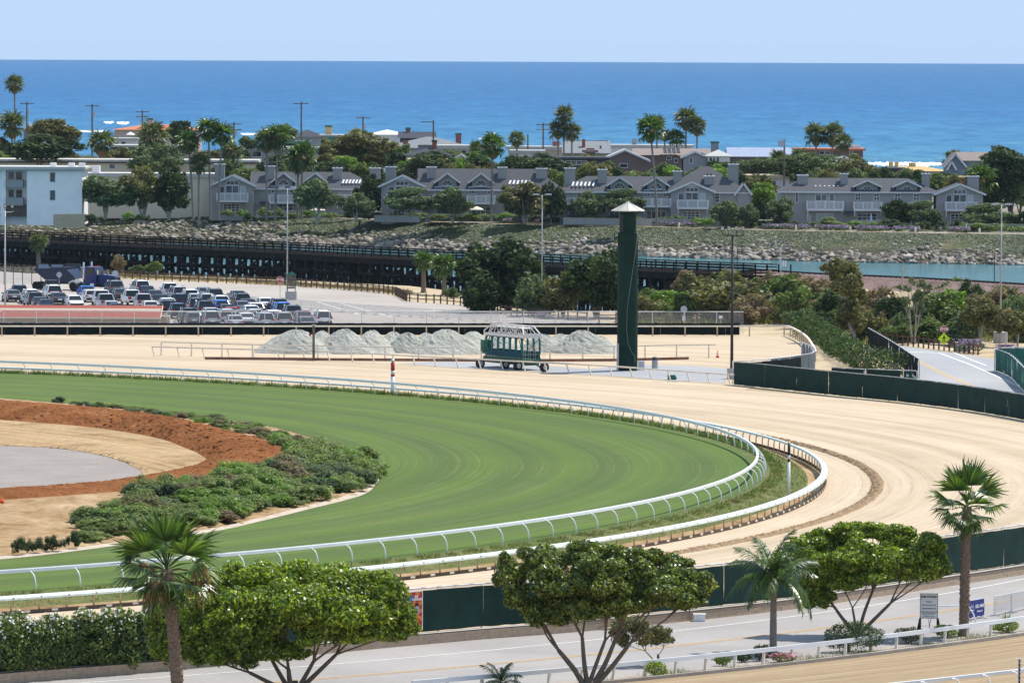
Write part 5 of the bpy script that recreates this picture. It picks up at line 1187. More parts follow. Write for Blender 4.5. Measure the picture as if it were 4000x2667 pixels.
# cars ------------------------------------------------------------------------------------------
def car_kit(kind):
    L, W, belt, H, hood, trunk, zc = dict(sedan=(4.6,1.8,.92,1.44,.9,1.0,.2), suv=(4.6,1.88,1.05,1.74,1.02,1.08,.26), pickup=(5.5,1.98,1.12,1.86,1.1,1.12,.32), hatch=(4.1,1.76,.95,1.5,.9,1.0,.2))[kind]
    h = L/2; w = W/2; kit = {}
    def loft(sec):
        mb = MB(); k = 8
        for (x, z0, z1, hw) in sec:
            c = .14
            for (y, z) in ((-hw*.9,z0),(-hw,z0+.12),(-hw,(z0+z1)/2),(-hw*.93,z1),(hw*.93,z1),(hw,(z0+z1)/2),(hw,z0+.12),(hw*.9,z0)): mb.v.append((x,y,z))
        for i in range(len(sec)-1):
            for j in range(k): mb.f.append((i*k+j, i*k+(j+1)%k, (i+1)*k+(j+1)%k, (i+1)*k+j)); mb.m.append(0)
        mb.f.append(tuple(range(k))); mb.f.append(tuple((len(sec)-1)*k+j for j in range(k-1,-1,-1))); mb.m += [0,0]
        return mb
    sec = [(-h,.42,trunk-.12,w*.86),(-h+.18,zc+.05,trunk,w*.97),(-h*.45,zc,belt,w),(h*.25,zc,belt,w),(h*.38,zc,hood,w),(h-.3,zc+.02,hood-.12,w*.97),(h,.4,hood-.3,w*.84)]
    if kind == 'pickup': sec = [(-h,.5,trunk,w*.95),(-h+.1,.45,trunk,w*.98),(-h*.1,zc,trunk,w),(-.02*h,zc,belt,w),(h*.3,zc,belt,w),(h*.4,zc,hood,w),(h-.3,zc+.05,hood-.08,w*.97),(h,.45,hood-.25,w*.86)]
    kit['body'] = (loft(sec), 'carpaint')
    x = dict(sedan=(-h+.35,-h+1.15,.25,h*.42), suv=(-h+.04,-h+.45,.45,h*.46), pickup=(-.12*h,-.02*h,.9,h*.42), hatch=(-h+.06,-h+.6,.3,h*.45))[kind]   # rear base, rear roof, front roof, front base
    g = MB(); wb, wr = w*.92, w*.72
    q = [(x[0],-wb,belt-.03),(x[0],wb,belt-.03),(x[3],wb,belt-.03),(x[3],-wb,belt-.03),(x[1],-wr,H-.06),(x[1],wr,H-.06),(x[2],wr,H-.06),(x[2],-wr,H-.06)]
    g.add(q, [(0,4,5,1),(1,5,6,2),(2,6,7,3),(3,7,4,0)]); kit['windows'] = (g, 'glass')
    r_ = MB(); o = .06
    r_.add([(x[1]-o,-wr-.03,H-.07),(x[1]-o,wr+.03,H-.07),(x[2]+o,wr+.03,H-.07),(x[2]+o,-wr-.03,H-.07),(x[1]+.1,-wr+.1,H),(x[1]+.1,wr-.1,H),(x[2]-.1,wr-.1,H),(x[2]-.1,-wr+.1,H)], [(0,1,5,4),(1,2,6,5),(2,3,7,6),(3,0,4,7),(4,5,6,7),(3,2,1,0)])
    for s in (-1,1):
        for (a, b) in ((x[0],x[1]),(x[3],x[2]),((x[0]+x[3])/2,(x[1]+x[2])/2)): r_.beam((a,s*wb,belt-.02),(b,s*wr,H-.05),.07,.09)
    kit['roof'] = (r_, 'carpaint')
    wl = []
    for sx in (-1,1):
        for sy in (-1,1): wl.append((sx*(h-.85), sy*(w-.1)))
    tl = []
    for s in (-1,1):
        m_ = MB(); z = trunk-.28 if kind != 'suv' else belt-.15
        m_.box(-h-.015,-h+.15, min(s*w*.55,s*w*.95), max(s*w*.55,s*w*.95), z, z+(.16 if kind not in ('pickup',) else .3)); tl.append(m_.mesh('taillight', [M['taillight']]))
    hl = []
    for s in (-1,1):
        m_ = MB(); z = hood-.42; m_.box(h-.18,h+.01, min(s*w*.5,s*w*.9), max(s*w*.5,s*w*.9), z, z+.14); hl.append(m_.mesh('headlight', [M['headlight']]))
    bp = MB(); bp.box(-h-.05,-h+.1,-w*.85,w*.85,zc+.12,zc+.38); bf = MB(); bf.box(h-.1,h+.05,-w*.85,w*.85,zc+.12,zc+.36); np_ = MB(); np_.box(-h-.06,-h+.02,-.26,.26,.62,.76)
    mr = MB()
    for s in (-1,1): mr.box(h*.34,h*.34+.16,min(s*w,s*(w+.2)),max(s*w,s*(w+.2)),belt+.0,belt+.16)
    rk = MB()
    if kind == 'suv':
        for s in (-1,1): rk.beam((x[1]+.1,s*(wr-.08),H+.04),(x[2]-.1,s*(wr-.08),H+.04),.04)
    bed = MB()
    if kind == 'pickup': bed.box(-h+.12,-h*.12,-w*.82,w*.82,trunk-.02,trunk+.012)
    return dict(body=kit['body'][0].mesh('body',[M['carpaint']],False), windows=g.mesh('windows',[M['glass']]), roof=r_.mesh('roof',[M['carpaint']]), wl=wl, tl=tl, hl=hl, bumper=bp.mesh('rear_bumper',[M['plastic']]), front_bumper=bf.mesh('front_bumper',[M['plastic']]), plate=np_.mesh('number_plate',[M['signwhite']]), mirror=mr.mesh('mirrors',[M['carpaint']]), rack=rk.mesh('roof_rack',[M['plastic']]) if rk.v else None, bed=bed.mesh('bed',[M['plastic']]) if bed.v else None)
KITS = {k: car_kit(k) for k in ('sedan','suv','pickup','hatch')}
mb = MB(); mb.tube([(0,-.1,0),(0,-.12,0),(0,.12,0),(0,.1,0)], [.27,.33,.33,.27], 14); CT = mb.mesh('wheel', [M['tyre']]); mb = MB(); mb.tube([(0,-.125,0),(0,.125,0)], [.2,.2], 12); CR = mb.mesh('rim', [M['hub']])
def car(kind, col, p, rz, label, group=None):
    K = KITS[kind]; t = thing('parked_car', label, 'car', p, rz, group)
    for nm in ('body','windows','roof','bumper','front_bumper','plate','mirror','rack','bed'):
        if K[nm] is None: continue
        o = link({'mirror':'mirrors','rack':'roof_rack','bumper':'rear_bumper','plate':'number_plate'}.get(nm,nm), K[nm], t); o.color = (*col,1)
    for x, y in K['wl']: w_ = link('wheel', CT, t, (x,y,.33)); link('rim', CR, w_)
    for m_ in K['tl']: link('taillight', m_, t)
    for m_ in K['hl']: link('headlight', m_, t)
    return t
CC = dict(white=(.80,.80,.80), silver=(.48,.50,.53), grey=(.16,.18,.20), black=(.012,.013,.015), navy=(.02,.035,.085), blue=(.02,.16,.55), red=(.33,.012,.02), maroon=(.10,.02,.05), slate=(.055,.075,.10), dkgrey=(.05,.055,.06))
CARS = '''79 1167 suv navy|126 1184 suv white|62 1178 sedan grey|140 1196 suv dkgrey|160 1206 sedan slate|184 1216 sedan navy|206 1146 suv black|214 1166 suv white|234 1188 sedan slate|300 1200 sedan white f|344 1160 sedan blue|362 1178 hatch white|404 1193 pickup white|424 1208 pickup silver|440 1222 sedan silver|462 1232 sedan navy|456 1148 suv grey|478 1172 sedan dkgrey|528 1192 pickup white|558 1147 suv white|580 1160 sedan navy|610 1178 sedan slate|568 1208 pickup silver|592 1222 sedan white|634 1196 sedan black|674 1163 pickup white|662 1210 sedan white|704 1172 suv silver|748 1184 suv white|658 1228 suv black|716 1206 suv navy|770 1220 suv dkgrey|768 1194 hatch silver|804 1166 sedan grey|844 1182 suv dkgrey|806 1200 suv silver|848 1205 suv white|870 1220 hatch blue|806 1232 suv black|700 1242 suv navy|742 1262 suv black|894 1236 sedan dkgrey|950 1202 suv black|937 1180 sedan slate|954 1222 sedan grey|988 1216 sedan black|832 1250 sedan silver|918 1248 sedan red|986 1240 sedan white|950 1258 sedan grey|890 1266 suv silver|830 1274 suv silver|768 1274 hatch grey|922 1280 sedan silver|966 1270 sedan white|1002 1268 suv silver|1042 1208 sedan white|1094 1224 suv black|1108 1238 suv blue|1148 1250 suv dkgrey|1012 1234 hatch white|1076 1262 hatch white|1192 1262 sedan maroon|1112 1278 suv silver|1176 1280 sedan grey|1268 1272 suv white|1040 1280 suv silver'''.split('|')
placed = []; names = dict(navy='navy blue', dkgrey='charcoal', slate='slate blue', grey='grey')
info = []
for s in CARS:
    a = s.split(); p = G(float(a[0]), float(a[1])+4, ZD); rz = R(90+12); rz += R(random.Random(int(a[0])).uniform(-3,3))
    d = Vector((math.cos(rz), math.sin(rz), 0)); p = p + d*2.1     # the foot in the photo is the rear bumper
    for it in range(30):
        bad = False
        for q in placed:
            e = p - q; al = e.dot(d); la = e.x*d.y - e.y*d.x
            if abs(al) < 5.0 and abs(la) < 2.05: p = p + d*(.5 if al >= 0 else -.5); bad = True
        if not bad: break
    placed.append(p); info.append((a, p, rz + (math.pi if len(a) > 4 else 0)))
# name each car by colour, body and the one of its like counted from the left
cnt = {}
for a, p, rz in sorted(info, key=lambda u: u[1].x/u[1].y):
    key = (a[3], a[2]); cnt.setdefault(key, []).append((a, p, rz))
kn = dict(sedan='sedan', suv='SUV', pickup='pickup truck', hatch='hatchback')
for key, L in cnt.items():
    for i, (a, p, rz) in enumerate(L):
        cn = names.get(a[3], a[3]); k_ = kn[a[2]]
        lab = f'{cn} {k_} parked in the lot' + (', the only one of its kind' if len(L) == 1 else f', {nth(i)} {cn} {k_} from the left')
        car(a[2], CC[a[3]], p, rz, lab, 'cars in the parking lot')
p = G(3985,1428,ZD); car('suv', CC['maroon'], p, R(100), 'dark maroon car half hidden behind the green fence at the right edge')
p = G(2975,852,1.0); car('hatch', CC['red'], p, R(10), 'small red car behind the garden wall right of the grey condominiums')

# blue tractor unit and bottom-dump trailer
plain('truckblue', (0.008,0.02,0.11), 0.25, 0.6, 0, 0.1); plain('truckdark', (0.02,0.028,0.055), 0.5, 0.4, 0, 0.2); plain('truckpanel', (0.16,0.22,0.32), 0.5, 0.4, 0, 0.15)
p = G(395,1140,ZD); t = thing('tractor_unit', 'blue long-nosed truck cab with chrome grille behind the parked cars', 'truck', p, R(-24))
mb = MB(); mb.box(-1.75,-.1,-1.1,1.1,1.0,2.1); mb.prism([(-1.75,2.1),(-.1,2.1),(-.35,3.1),(-1.7,3.15)], -1.05, 1.05); part('cab', mb, M['truckblue'], t)
mb = MB(); mb.prism([(-.1,1.0),(2.25,1.0),(2.3,1.95),(2.1,2.08),(-.1,2.25)], -.75, .75); part('hood', mb, M['truckblue'], t)
mb = MB(); mb.box(2.3,2.42,-.62,.62,.75,2.0); part('grille', mb, M['chrome'], t)
mb = MB()
for i in range(9): mb.box(2.42,2.44,-.55+i*.13,-.5+i*.13,.85,1.9)
part('grille_bars', mb, M['black'], t)
mb = MB(); mb.box(2.3,2.55,-1.15,1.15,.45,.75); part('bumper', mb, M['chrome'], t)
mb = MB(); mb.add([(-.12,-.95,2.2),(-.12,.95,2.2),(-.36,.9,3.0),(-.36,-.9,3.0)],[(0,1,2,3)]); mb.v = [(x+.03,y,z) for x,y,z in mb.v]; part('windscreen', mb, M['glass'], t)
mb = MB(); mb.box(-1.4,-.55,-1.115,-1.06,2.25,2.9); part('side_window', mb, M['glass'], t)
for s in (-1,1):
    mb = MB(); mb.tube([(1.0,s*1.0,.9),(1.15,s*1.0,1.25),(1.6,s*1.0,1.42),(2.05,s*1.0,1.25),(2.25,s*1.0,.95)], .2, 6); part('fender', mb, M['truckblue'], t, True)
    mb = MB(); mb.cyl(-1.9,s*1.05,.9,3.7,.11,10); part('exhaust_stack', mb, M['chrome'], t, True)
    mb = MB(); mb.sphere((2.2,s*1.05,1.15),.17,10,6); part('headlight', mb, M['chrome'], t, True)
    mb = MB(); mb.cyl(-.6,s*1.2,.5,1.1,.32,12); part('fuel_tank', mb, M['chrome'], t, True)
    mb = MB(); mb.box(.15,.3,min(s*1.1,s*1.35),max(s*1.1,s*1.35),2.2,2.75); part('mirror', mb, M['chrome'], t)
mb = MB()
for i in range(5): mb.box(-.75,-.6,-.8+i*.38,-.7+i*.38,3.14,3.22)
part('marker_lights', mb, M['orange'], t)
mb = MB(); mb.tube([(0,-.15,0),(0,.15,0)], [.52,.52], 16); TW = mb.mesh('wheel', [M['tyre']])
for x in (1.6,-2.2,-3.3):
    for s in (-1,1): link('wheel', TW, t, (x,s*.98,.52))
mb = MB(); mb.box(-3.9,2.3,-.4,.4,.6,.95); part('frame', mb, M['truckdark'], t)
p = G(240,1132,ZD); t = thing('dump_trailer', 'dark blue bottom-dump trailer with slanted pale panels left of the blue truck', 'trailer', p, R(-14))
mb = MB(); mb.prism([(-3.1,2.75),(2.8,2.95),(3.0,2.7),(1.2,1.0),(-1.4,1.0),(-3.3,2.5)], -1.2, 1.2); part('hopper', mb, M['truckdark'], t)
mb = MB(); mb.box(-2.9,-1.4,-1.25,-1.0,2.76,3.3); mb.box(-1.0,.6,-1.1,-.9,2.8,3.25); mb.box(.9,2.9,-1.25,-1.0,2.95,3.35); part('side_board', mb, M['truckdark'], t)
mb = MB(); mb.box(-2.6,-1.3,-1.265,-1.255,2.72,3.2); mb.box(-.9,.55,-1.115,-1.105,2.75,3.2); part('pale_panel', mb, M['truckpanel'], t)
mb = MB(); mb.add([(1.1,-1.23,2.6),(2.6,-1.23,2.8),(3.3,-1.26,1.6),(2.4,-1.26,1.45)],[(0,1,2,3)]); mb.add([(1.1,-1.21,2.6),(2.6,-1.21,2.8),(3.3,-1.24,1.6),(2.4,-1.24,1.45)],[(3,2,1,0)]); part('slanted_apron', mb, M['truckpanel'], t)
for x in (-3.0,-2.0,1.9,2.9):
    for s in (-1,1): link('wheel', TW, t, (x,s*1.0,.52))
mb = MB(); mb.tube([(1.3,-1.05,.9),(1.9,-1.05,1.2),(2.5,-1.05,.9)], .16, 6); mb.tube([(2.6,-1.05,.95),(2.95,-1.05,1.2),(3.5,-1.05,.9)], .16, 6); part('mudguard', mb, M['whitepaint'], t, True)
mb = MB(); mb.box(-3.6,4.2,-.35,.35,.75,1.0); part('frame', mb, M['truckdark'], t)

# right-hand green enclosure, planters
E1 = [G(x,y,ZD) for x,y in ((3889,1449),(3935,1466),(3965,1490),(3995,1522),(4060,1580))]; E2 = [G(x,y,ZD) for x,y in ((3889,1449),(3960,1446),(4080,1446))]
plain('screen_light', (0.025,0.115,0.085), 0.8, 0.2, 0, 0.2, 0.8, 0.2, 'pos')
screen_fence('screen_fence', 'front run of the green enclosure fence at the right edge beside the road', smooth_line(E1,3), 2.1, ZD, 2.6, 'screen_light', 2.4, .05, 2.08, None, 'galv', .08, seed=31)
screen_fence('screen_fence', 'back run of the green enclosure fence at the right edge', E2, 2.2, ZD, 2.6, 'screen_light', 2.4, .05, 2.1, None, 'galv', .05, seed=32)
p = G(3760,1372,ZD); mb = MB(); mb.box(-.8,.75,-.4,.5,0,.85); mb.box(-.86,.81,-.46,.56,.85,.93); solo('planter', MB().add([tuple(Vector(v)+p) for v in mb.v], mb.f), M['concrete'], 'low concrete planter under purple flowers beside the access road', 'planter', origin=p)
p = G(3905,1364,ZD)

# ------------------------------------------------------------------ foreground signs and banners
p = G(3628,2466,ZR); t = thing('sandwich_sign', 'white FAIR FOOD notice on a black stand beside the near road', 'sign', p, R(-6)); y_ = -.16
mb = MB(); mb.box(-.48,.48,-.02,.02,.72,2.06); part('backing', mb, M['inkblack'], t); mb = MB(); mb.box(-.45,.45,-.035,-.021,.75,2.03); part('board', mb, M['signwhite'], t)
for zz, tx, sz, sh, bd in ((1.88,'FAIR FOOD',.15,0,.006),(1.62,'Please',.13,.3,0),(1.43,'STAY IN YOUR CAR',.085,0,.002),(1.25,'LEAVE MASKS ON',.095,0,.003),(1.07,'HAVE YOUR CREDIT CARD',.075,0,.002),(.98,'AND ORDER READY',.075,0,.002),(.84,'Thank You',.12,.3,0)):
    text_part(tx, sz, 'inkblack', t, (-.05 if tx == 'FAIR FOOD' else 0,-.04,zz), bold=bd, shear=sh)
mb = MB(); mb.prism([(.29,1.86),(.36,1.86),(.36,1.83),(.43,1.89),(.36,1.95),(.36,1.91),(.29,1.91)], -.043, -.037); part('arrow', mb, M['inkblack'], t)
mb = MB()
for s in (-1,1): mb.prism([(s*.42,.0),(s*.66,0),(s*.52,.72),(s*.42,.72)] if s > 0 else [(-.66,0),(-.42,0),(-.42,.72),(-.52,.72)], -.28, .28)
mb.box(-.66,.66,-.3,.3,0,.1); part('stand', mb, M['inkblack'], t)
mb = MB(); mb.tube([(0,.25,.1),(.05,.1,.5),(.15,.02,.75)], .02, 5); part('strut', mb, M['steel'], t)
p = G(3700,2442,ZR); t = thing('handrail', 'bent white tube handrail behind the right fan palm', 'handrail', p); mb = MB(); mb.tube([(-.95,0,0),(-1.05,0,.5),(-1.15,0,.95),(-1.1,0,1.02),(.9,.3,1.08),(1.15,.3,1.05),(1.45,.3,.6),(1.6,.3,0)], .04, 7); part('tube', mb, M['railwhite'], t, True)
bp = [G(3735,2432,ZR), G(3878,2405,ZR)]; d = (bp[1]-bp[0]).normalized(); ang = math.atan2(d.y,d.x)
bt = barrier(bp[0].lerp(bp[1],.5), d, 'crowd barrier carrying the blue banner beside the near road', 'barriers by the near road')
barrier(bp[1] + d*1.2 + Vector((0,-.1,0)), d, 'bare crowd barrier just right of the blue banner', 'barriers by the near road'); barrier(bp[1] + d*3.4, d, 'crowd barrier cut by the right edge, beyond the bare one', 'barriers by the near road')
p = bp[0].lerp(bp[1],.5) + Vector((d.y,-d.x,0))*.06; t = thing('banner', 'blue banner with white DEL MAR lettering hung on a crowd barrier', 'banner', p, ang)
mb = MB(); nx = 24
for j in range(5):
    for i in range(nx+1): mb.v.append((-1.05+2.1*i/nx, .02*math.sin(i*1.7+j)*(1-.5*(j==4)), .15+.93*j/4 + (.03*math.sin(i*.9) if j == 0 else 0)))
for j in range(4):
    for i in range(nx): q = j*(nx+1)+i; mb.f.append((q,q+1,q+nx+2,q+nx+1)); mb.m.append(0)
part('cloth', mb, M['navyvinyl'], t, True)
text_part('DEL MAR', .26, 'signwhite', t, (.42,-.04,.72), bold=.004); text_part('Racetrack', .17, 'signwhite', t, (.42,-.04,.45), shear=.3)
mb = MB(); c_ = (-.55,.62)
for i in range(11):
    a = R(15+15*i); mb.prism([(c_[0]+.12*math.cos(a-.05),c_[1]+.12*math.sin(a-.05)),(c_[0]+.12*math.cos(a+.05),c_[1]+.12*math.sin(a+.05)),(c_[0]+.3*math.cos(a),c_[1]+.3*math.sin(a))],-.045,-.04)
mb.beam((-.85,-.042,.55),(-.25,-.042,.55),.01,.03); part('emblem', mb, M['signwhite'], t)
# red and orange banner on the near fence
_k = N('sunburst'); _s = _k.n('SeparateXYZ', {0: _k.obj()}); _an = _k.math('ARCTAN2', _k.math('SUBTRACT', _s.outputs[2], .9), _s.outputs[0]); _w = _k.math('SINE', _k.math('MULTIPLY', _an, 13.0))
M['sunburst'] = _k.done(_k.ramp(_k.math('ADD', _k.math('MULTIPLY', _w, .5), .5), [(.42,(.45,.03,.02)),(.58,(.68,.22,.03))]), .5, .4)
q = [r for r in resample(NF, .5) if abs((r[0].x/r[0].y*FPX+2000) - 1590) < 60]; p, d = q[len(q)//2]; ang = math.atan2(d.y,d.x)
n_ = Vector((d.y,-d.x,0)); t = thing('banner', 'red and orange sunburst banner half hidden behind the left ficus', 'banner', p + n_*.12 + Vector((0,0,.25)), ang)
mb = MB(); mb.box(-.95,.85,-.012,0,.0,2.0); part('cloth', mb, M['sunburst'], t)
mb = MB(); mb.box(.85,.89,-.016,.004,.0,2.0); mb.box(-.95,.89,-.016,.004,2.0,2.04); part('hem', mb, M['signwhite'], t)
mb = MB(); mb.box(-.3,.28,-.016,-.0125,1.52,1.78); part('blue_panel', mb, plain('flagblue', (.02,.12,.42), .5, .4), t)
text_part('THE', .15, 'signwhite', t, (.42,-.018,1.74), bold=.004, shear=.2); text_part('RUNNER!', .17, 'signwhite', t, (.5,-.018,1.6), bold=.004, shear=.2)
mb = MB(); mb.prism([(.5+.17*math.cos(a), 1.05+.27*math.sin(a)) for a in [R(30*i) for i in range(12)]], -.017, -.0125); part('head_shape', mb, plain('portrait', (.42,.38,.38), .6, .2), t)
mb = MB(); mb.prism([(.5+.19*math.cos(R(a)), 1.1+.3*math.sin(R(a))) for a in (20,50,80,110,140,170,200)] + [(.36,1.22),(.5,1.27),(.64,1.24)], -.02, -.0172); part('hair_shape', mb, M['inkblack'], t)
# ------------------------------------------------------------------ timber railway trestle
TP = smooth_line([G(x,y,3.1) for x,y in ((-500,886),(0,906),(427,925),(1000,948),(1427,970),(1919,992),(2158,1003),(2491,1019),(3022,1039))], 6)
TP = [Vector((p.x,p.y,0)) for p in TP]; DZ = 1.9
t = thing('railway_trestle', 'long dark timber railway trestle on piles across the river', 'trestle', Vector((TP[0].x,TP[0].y,-3.5)))
def side(p, d, o, z): return Vector((p.x - d.y*o, p.y + d.x*o, z))
TR = resample(TP, 1.0); W_ = 4.6
mb = MB()
for (p, d), (q, e) in zip(TR, TR[1:]): mb.add([side(p,d,0,DZ), side(q,e,0,DZ), side(q,e,W_,DZ), side(p,d,W_,DZ)], [(0,1,2,3)])
part('ballast_deck', mb, M['ballast'], t, world=True)
for o, nm in ((-.05,'near_stringer'),(W_/2,'middle_stringer'),(W_+.05,'far_stringer')):
    mb = MB()
    for (p, d), (q, e) in zip(TR[::4], TR[4::4]): mb.beam(side(p,d,o,DZ-.45), side(q,e,o,DZ-.45), .35, .8)
    part(nm, mb, M['timber'], t, world=True)
mb = MB()
for (p, d), (q, e) in zip(TR[::4], TR[4::4]): mb.beam(side(p,d,-.15,DZ+.05), side(q,e,-.15,DZ+.05), .3, .26)
part('edge_timber', mb, M['timber_edge'], t, world=True)
for o in (0, W_):
    for zz in (.48,.85,1.18):
        mb = MB()
        for (p, d), (q, e) in zip(TR[::4], TR[4::4]): mb.beam(side(p,d,o,DZ+zz), side(q,e,o,DZ+zz), .1, .13)
        part('hand_rail', mb, M['timber'], t, world=True)
    for p, d in resample(TP, 1.9):
        mb = MB(); mb.box(-.09,.09,-.09,.09,-.5,1.25); mb.v = [tuple(Vector(v)+side(p,d,o,DZ)) for v in mb.v]; part('rail_post', mb, M['timber'], t, world=True)
for o in (1.55, 3.05):
    mb = MB()
    for (p, d), (q, e) in zip(TR[::4], TR[4::4]): mb.beam(side(p,d,o,DZ+.16), side(q,e,o,DZ+.16), .1, .18)
    part('track_rail', mb, M['darksteel'], t, world=True)
for i, (p, d) in enumerate(resample(TP, 2.5)):
    mb = MB(); mb.beam(side(p,d,-.6,DZ-1.0), side(p,d,W_+.6,DZ-1.0), .4, .4)
    for j in range(6):
        u = j/5; o = -.3 + (W_+.6)*u; b = (u-.5)*2.4; mb.tube([side(p,d,o,DZ-1.0), side(p,d,o+b,-5.2)], [.19,.22], 6)
    mb.beam(side(p,d,-.6,DZ-1.4), side(p,d,W_+1.2,-3.2), .12, .3); mb.beam(side(p,d,W_+.6,DZ-1.4), side(p,d,-1.2,-3.2), .12, .3); mb.beam(side(p,d,-.9,-.6), side(p,d,W_+.9,-.6), .12, .3)
    if i % 2 == 0: q = side(p,d,-.5,0) + d*3.4; mb.beam(side(p,d,-.7,-.2), side(p,d,-.7,-.2)+d*4.0, .15, .35)
    if i % 2 == 0: q = side(p,d,-.5,0) + d*3.4; mb.beam(side(p,d,-.6,DZ-1.3), Vector((q.x,q.y,-2.8)), .12, .28)
    part('pile_bent', mb, M['timber'], t, world=True)

# ------------------------------------------------------------------ riprap, ground cover and flowers of the far bank
import bmesh
def rock_mesh(seed):
    rs = np.random.RandomState(seed); bm = bmesh.new(); s = np.array([1, .8, .72])*(.8+.4*rs.random(3))
    for v in unit_dirs(rs, 13): bm.verts.new(v*s*(.8+.3*rs.random()))
    bmesh.ops.convex_hull(bm, input=bm.verts)
    for v in [v for v in bm.verts if not v.link_faces]: bm.verts.remove(v)
    me = bpy.data.meshes.new('boulder'); bm.to_mesh(me); bm.free(); me.materials.append(M['rock']); return me
ROCKS = [rock_mesh(s) for s in range(12)]
FW = resample(FARW, .25); rg = random.Random(17); spots = []
def bankz(o): return np.interp(o, [a for a,_ in prof], [b for _,b in prof])
vis = [i for i, (p, d) in enumerate(FW) if -80 < p.x/p.y*FPX+2000 < 4080]
for n in range(2500):
    p, d = FW[rg.choice(vis)]; c_ = p.x/p.y*FPX+2000
    top = 7.5 + 2.5*math.sin(c_*.009) + 2*math.sin(c_*.023+1)
    if c_ < 1100: o = rg.uniform(2, 17)
    else: o = rg.uniform(-1, top) if rg.random() < .9 else rg.uniform(top, top+4)
    if c_ < 500 and rg.random() < .5: continue
    s = rg.uniform(.32,.85)*(1.1 if o < 5 else .85); spots.append((s, p.x+rg.uniform(-.3,.3), p.y+o, bankz(o)+s*.18, c_))
spots.sort(reverse=True)
def rockrot(): return (rg.uniform(0,6.28), rg.uniform(-.5,.5), rg.uniform(0,6.28))
for i, (s, x, y, z, c_) in enumerate(spots[:300]):
    o = link('boulder', ROCKS[rg.randrange(12)], None, (x,y,z)); o.scale = (s*1.15,s,s); o.rotation_euler = rockrot()
    sec = 'left' if c_ < 1300 else ('middle' if c_ < 2600 else 'right')
    tag(o, f'large angular boulder in the {sec} part of the stone revetment on the far river bank', 'boulder', f'boulders in the {sec} part of the revetment')
Vs, Fs, off = [], [], 0
for s, x, y, z, c_ in spots[300:]:
    m_ = ROCKS[rg.randrange(12)]; v = np.empty(len(m_.vertices)*3, np.float32); m_.vertices.foreach_get('co', v); v = v.reshape(-1,3)*s
    a = rg.uniform(0,6.28); v = np.stack([v[:,0]*math.cos(a)-v[:,1]*math.sin(a), v[:,0]*math.sin(a)+v[:,1]*math.cos(a), v[:,2]],1)+np.array([x,y,z])
    f = np.array([tuple(p.vertices) for p in m_.polygons if len(p.vertices) == 3]); Vs.append(v); Fs.append(f+off); off += len(v)
tag(link('riprap', fast_mesh('riprap', np.concatenate(Vs), np.concatenate(Fs), [M['rock']])), 'smaller stones filling the revetment on the far river bank', 'stones', kind='stuff')
rs = np.random.RandomState(18); n = 90000; ii = np.array(vis)[rs.randint(0,len(vis),n)]; pts = np.array([tuple(FW[i][0]) for i in ii]); col = pts[:,0]/pts[:,1]*FPX+2000
o = np.where(rs.random(n) < .8, 8+14*rs.random(n), 4+8*rs.random(n)); kp = (np.sin(col*.013)+np.sin(col*.041+2)+rs.normal(size=n)*.8+(o-9)*.4) > -.2; kp &= ~((col < 900) & (rs.random(n) < .55))
P = np.stack([pts[:,0]+rs.normal(size=n)*.2, pts[:,1]+o, bankz(o)+.1],1)[kp]; V, F = leaf_quads(rs, P, np.tile([0,-.4,.9],(len(P),1)), .2, .6, .45)
tag(link('ice_plant', fast_mesh('ice_plant', V, F, [M['iceplant']])), 'low green ice plant covering the upper river bank', 'ground cover', kind='stuff')
rng_px = [(980,1270),(1620,1810),(1960,2110),(2200,2360),(2560,2740),(3000,3420),(3330,3640),(3720,3840)]
n = 36000; pts_i = rs.randint(0,len(vis),n); pts = np.array([tuple(FW[vis[i]][0]) for i in pts_i]); col = pts[:,0]/pts[:,1]*FPX+2000
inr = np.zeros(n,bool); gapn = (np.sin(col*.035)+np.sin(col*.083+2)+rs.normal(size=n)*.5) > -.7
for a, b in rng_px: inr |= (col > a) & (col < b)
inr &= gapn; o = 24+3.4*rs.random(n); hh = .75*rs.random(n)**.6; P = np.stack([pts[:,0], pts[:,1]+o, bankz(o)+.15+hh],1)[inr]; fl = (hh[inr] > .42) & (rs.random(inr.sum()) < .75)
V, F = leaf_quads(rs, P[fl], np.tile([0,-.6,.6],(fl.sum(),1)), .2, .7); tag(link('purple_flowers', fast_mesh('purple_flowers', V, F, [M['purple']])), 'long bed of purple flowers in front of the condominiums', 'flowers', kind='stuff')
V, F = leaf_quads(rs, P[~fl], np.tile([0,-.6,.6],((~fl).sum(),1)), .2, .4); tag(link('flower_foliage', fast_mesh('flower_foliage', V, F, [M['grey_leaf']])), 'green foliage of the purple flower bed', 'foliage', kind='stuff')
mb = MB(); ribbon(mb, [p + Vector((0,22.6,0)) for p in FARW], 1.6, 0); mb.v = [(x,y,bankz(22.6)+.2) for x,y,z in mb.v]; tag(part('foot_path', mb, M['sandy'], None), kind='structure')

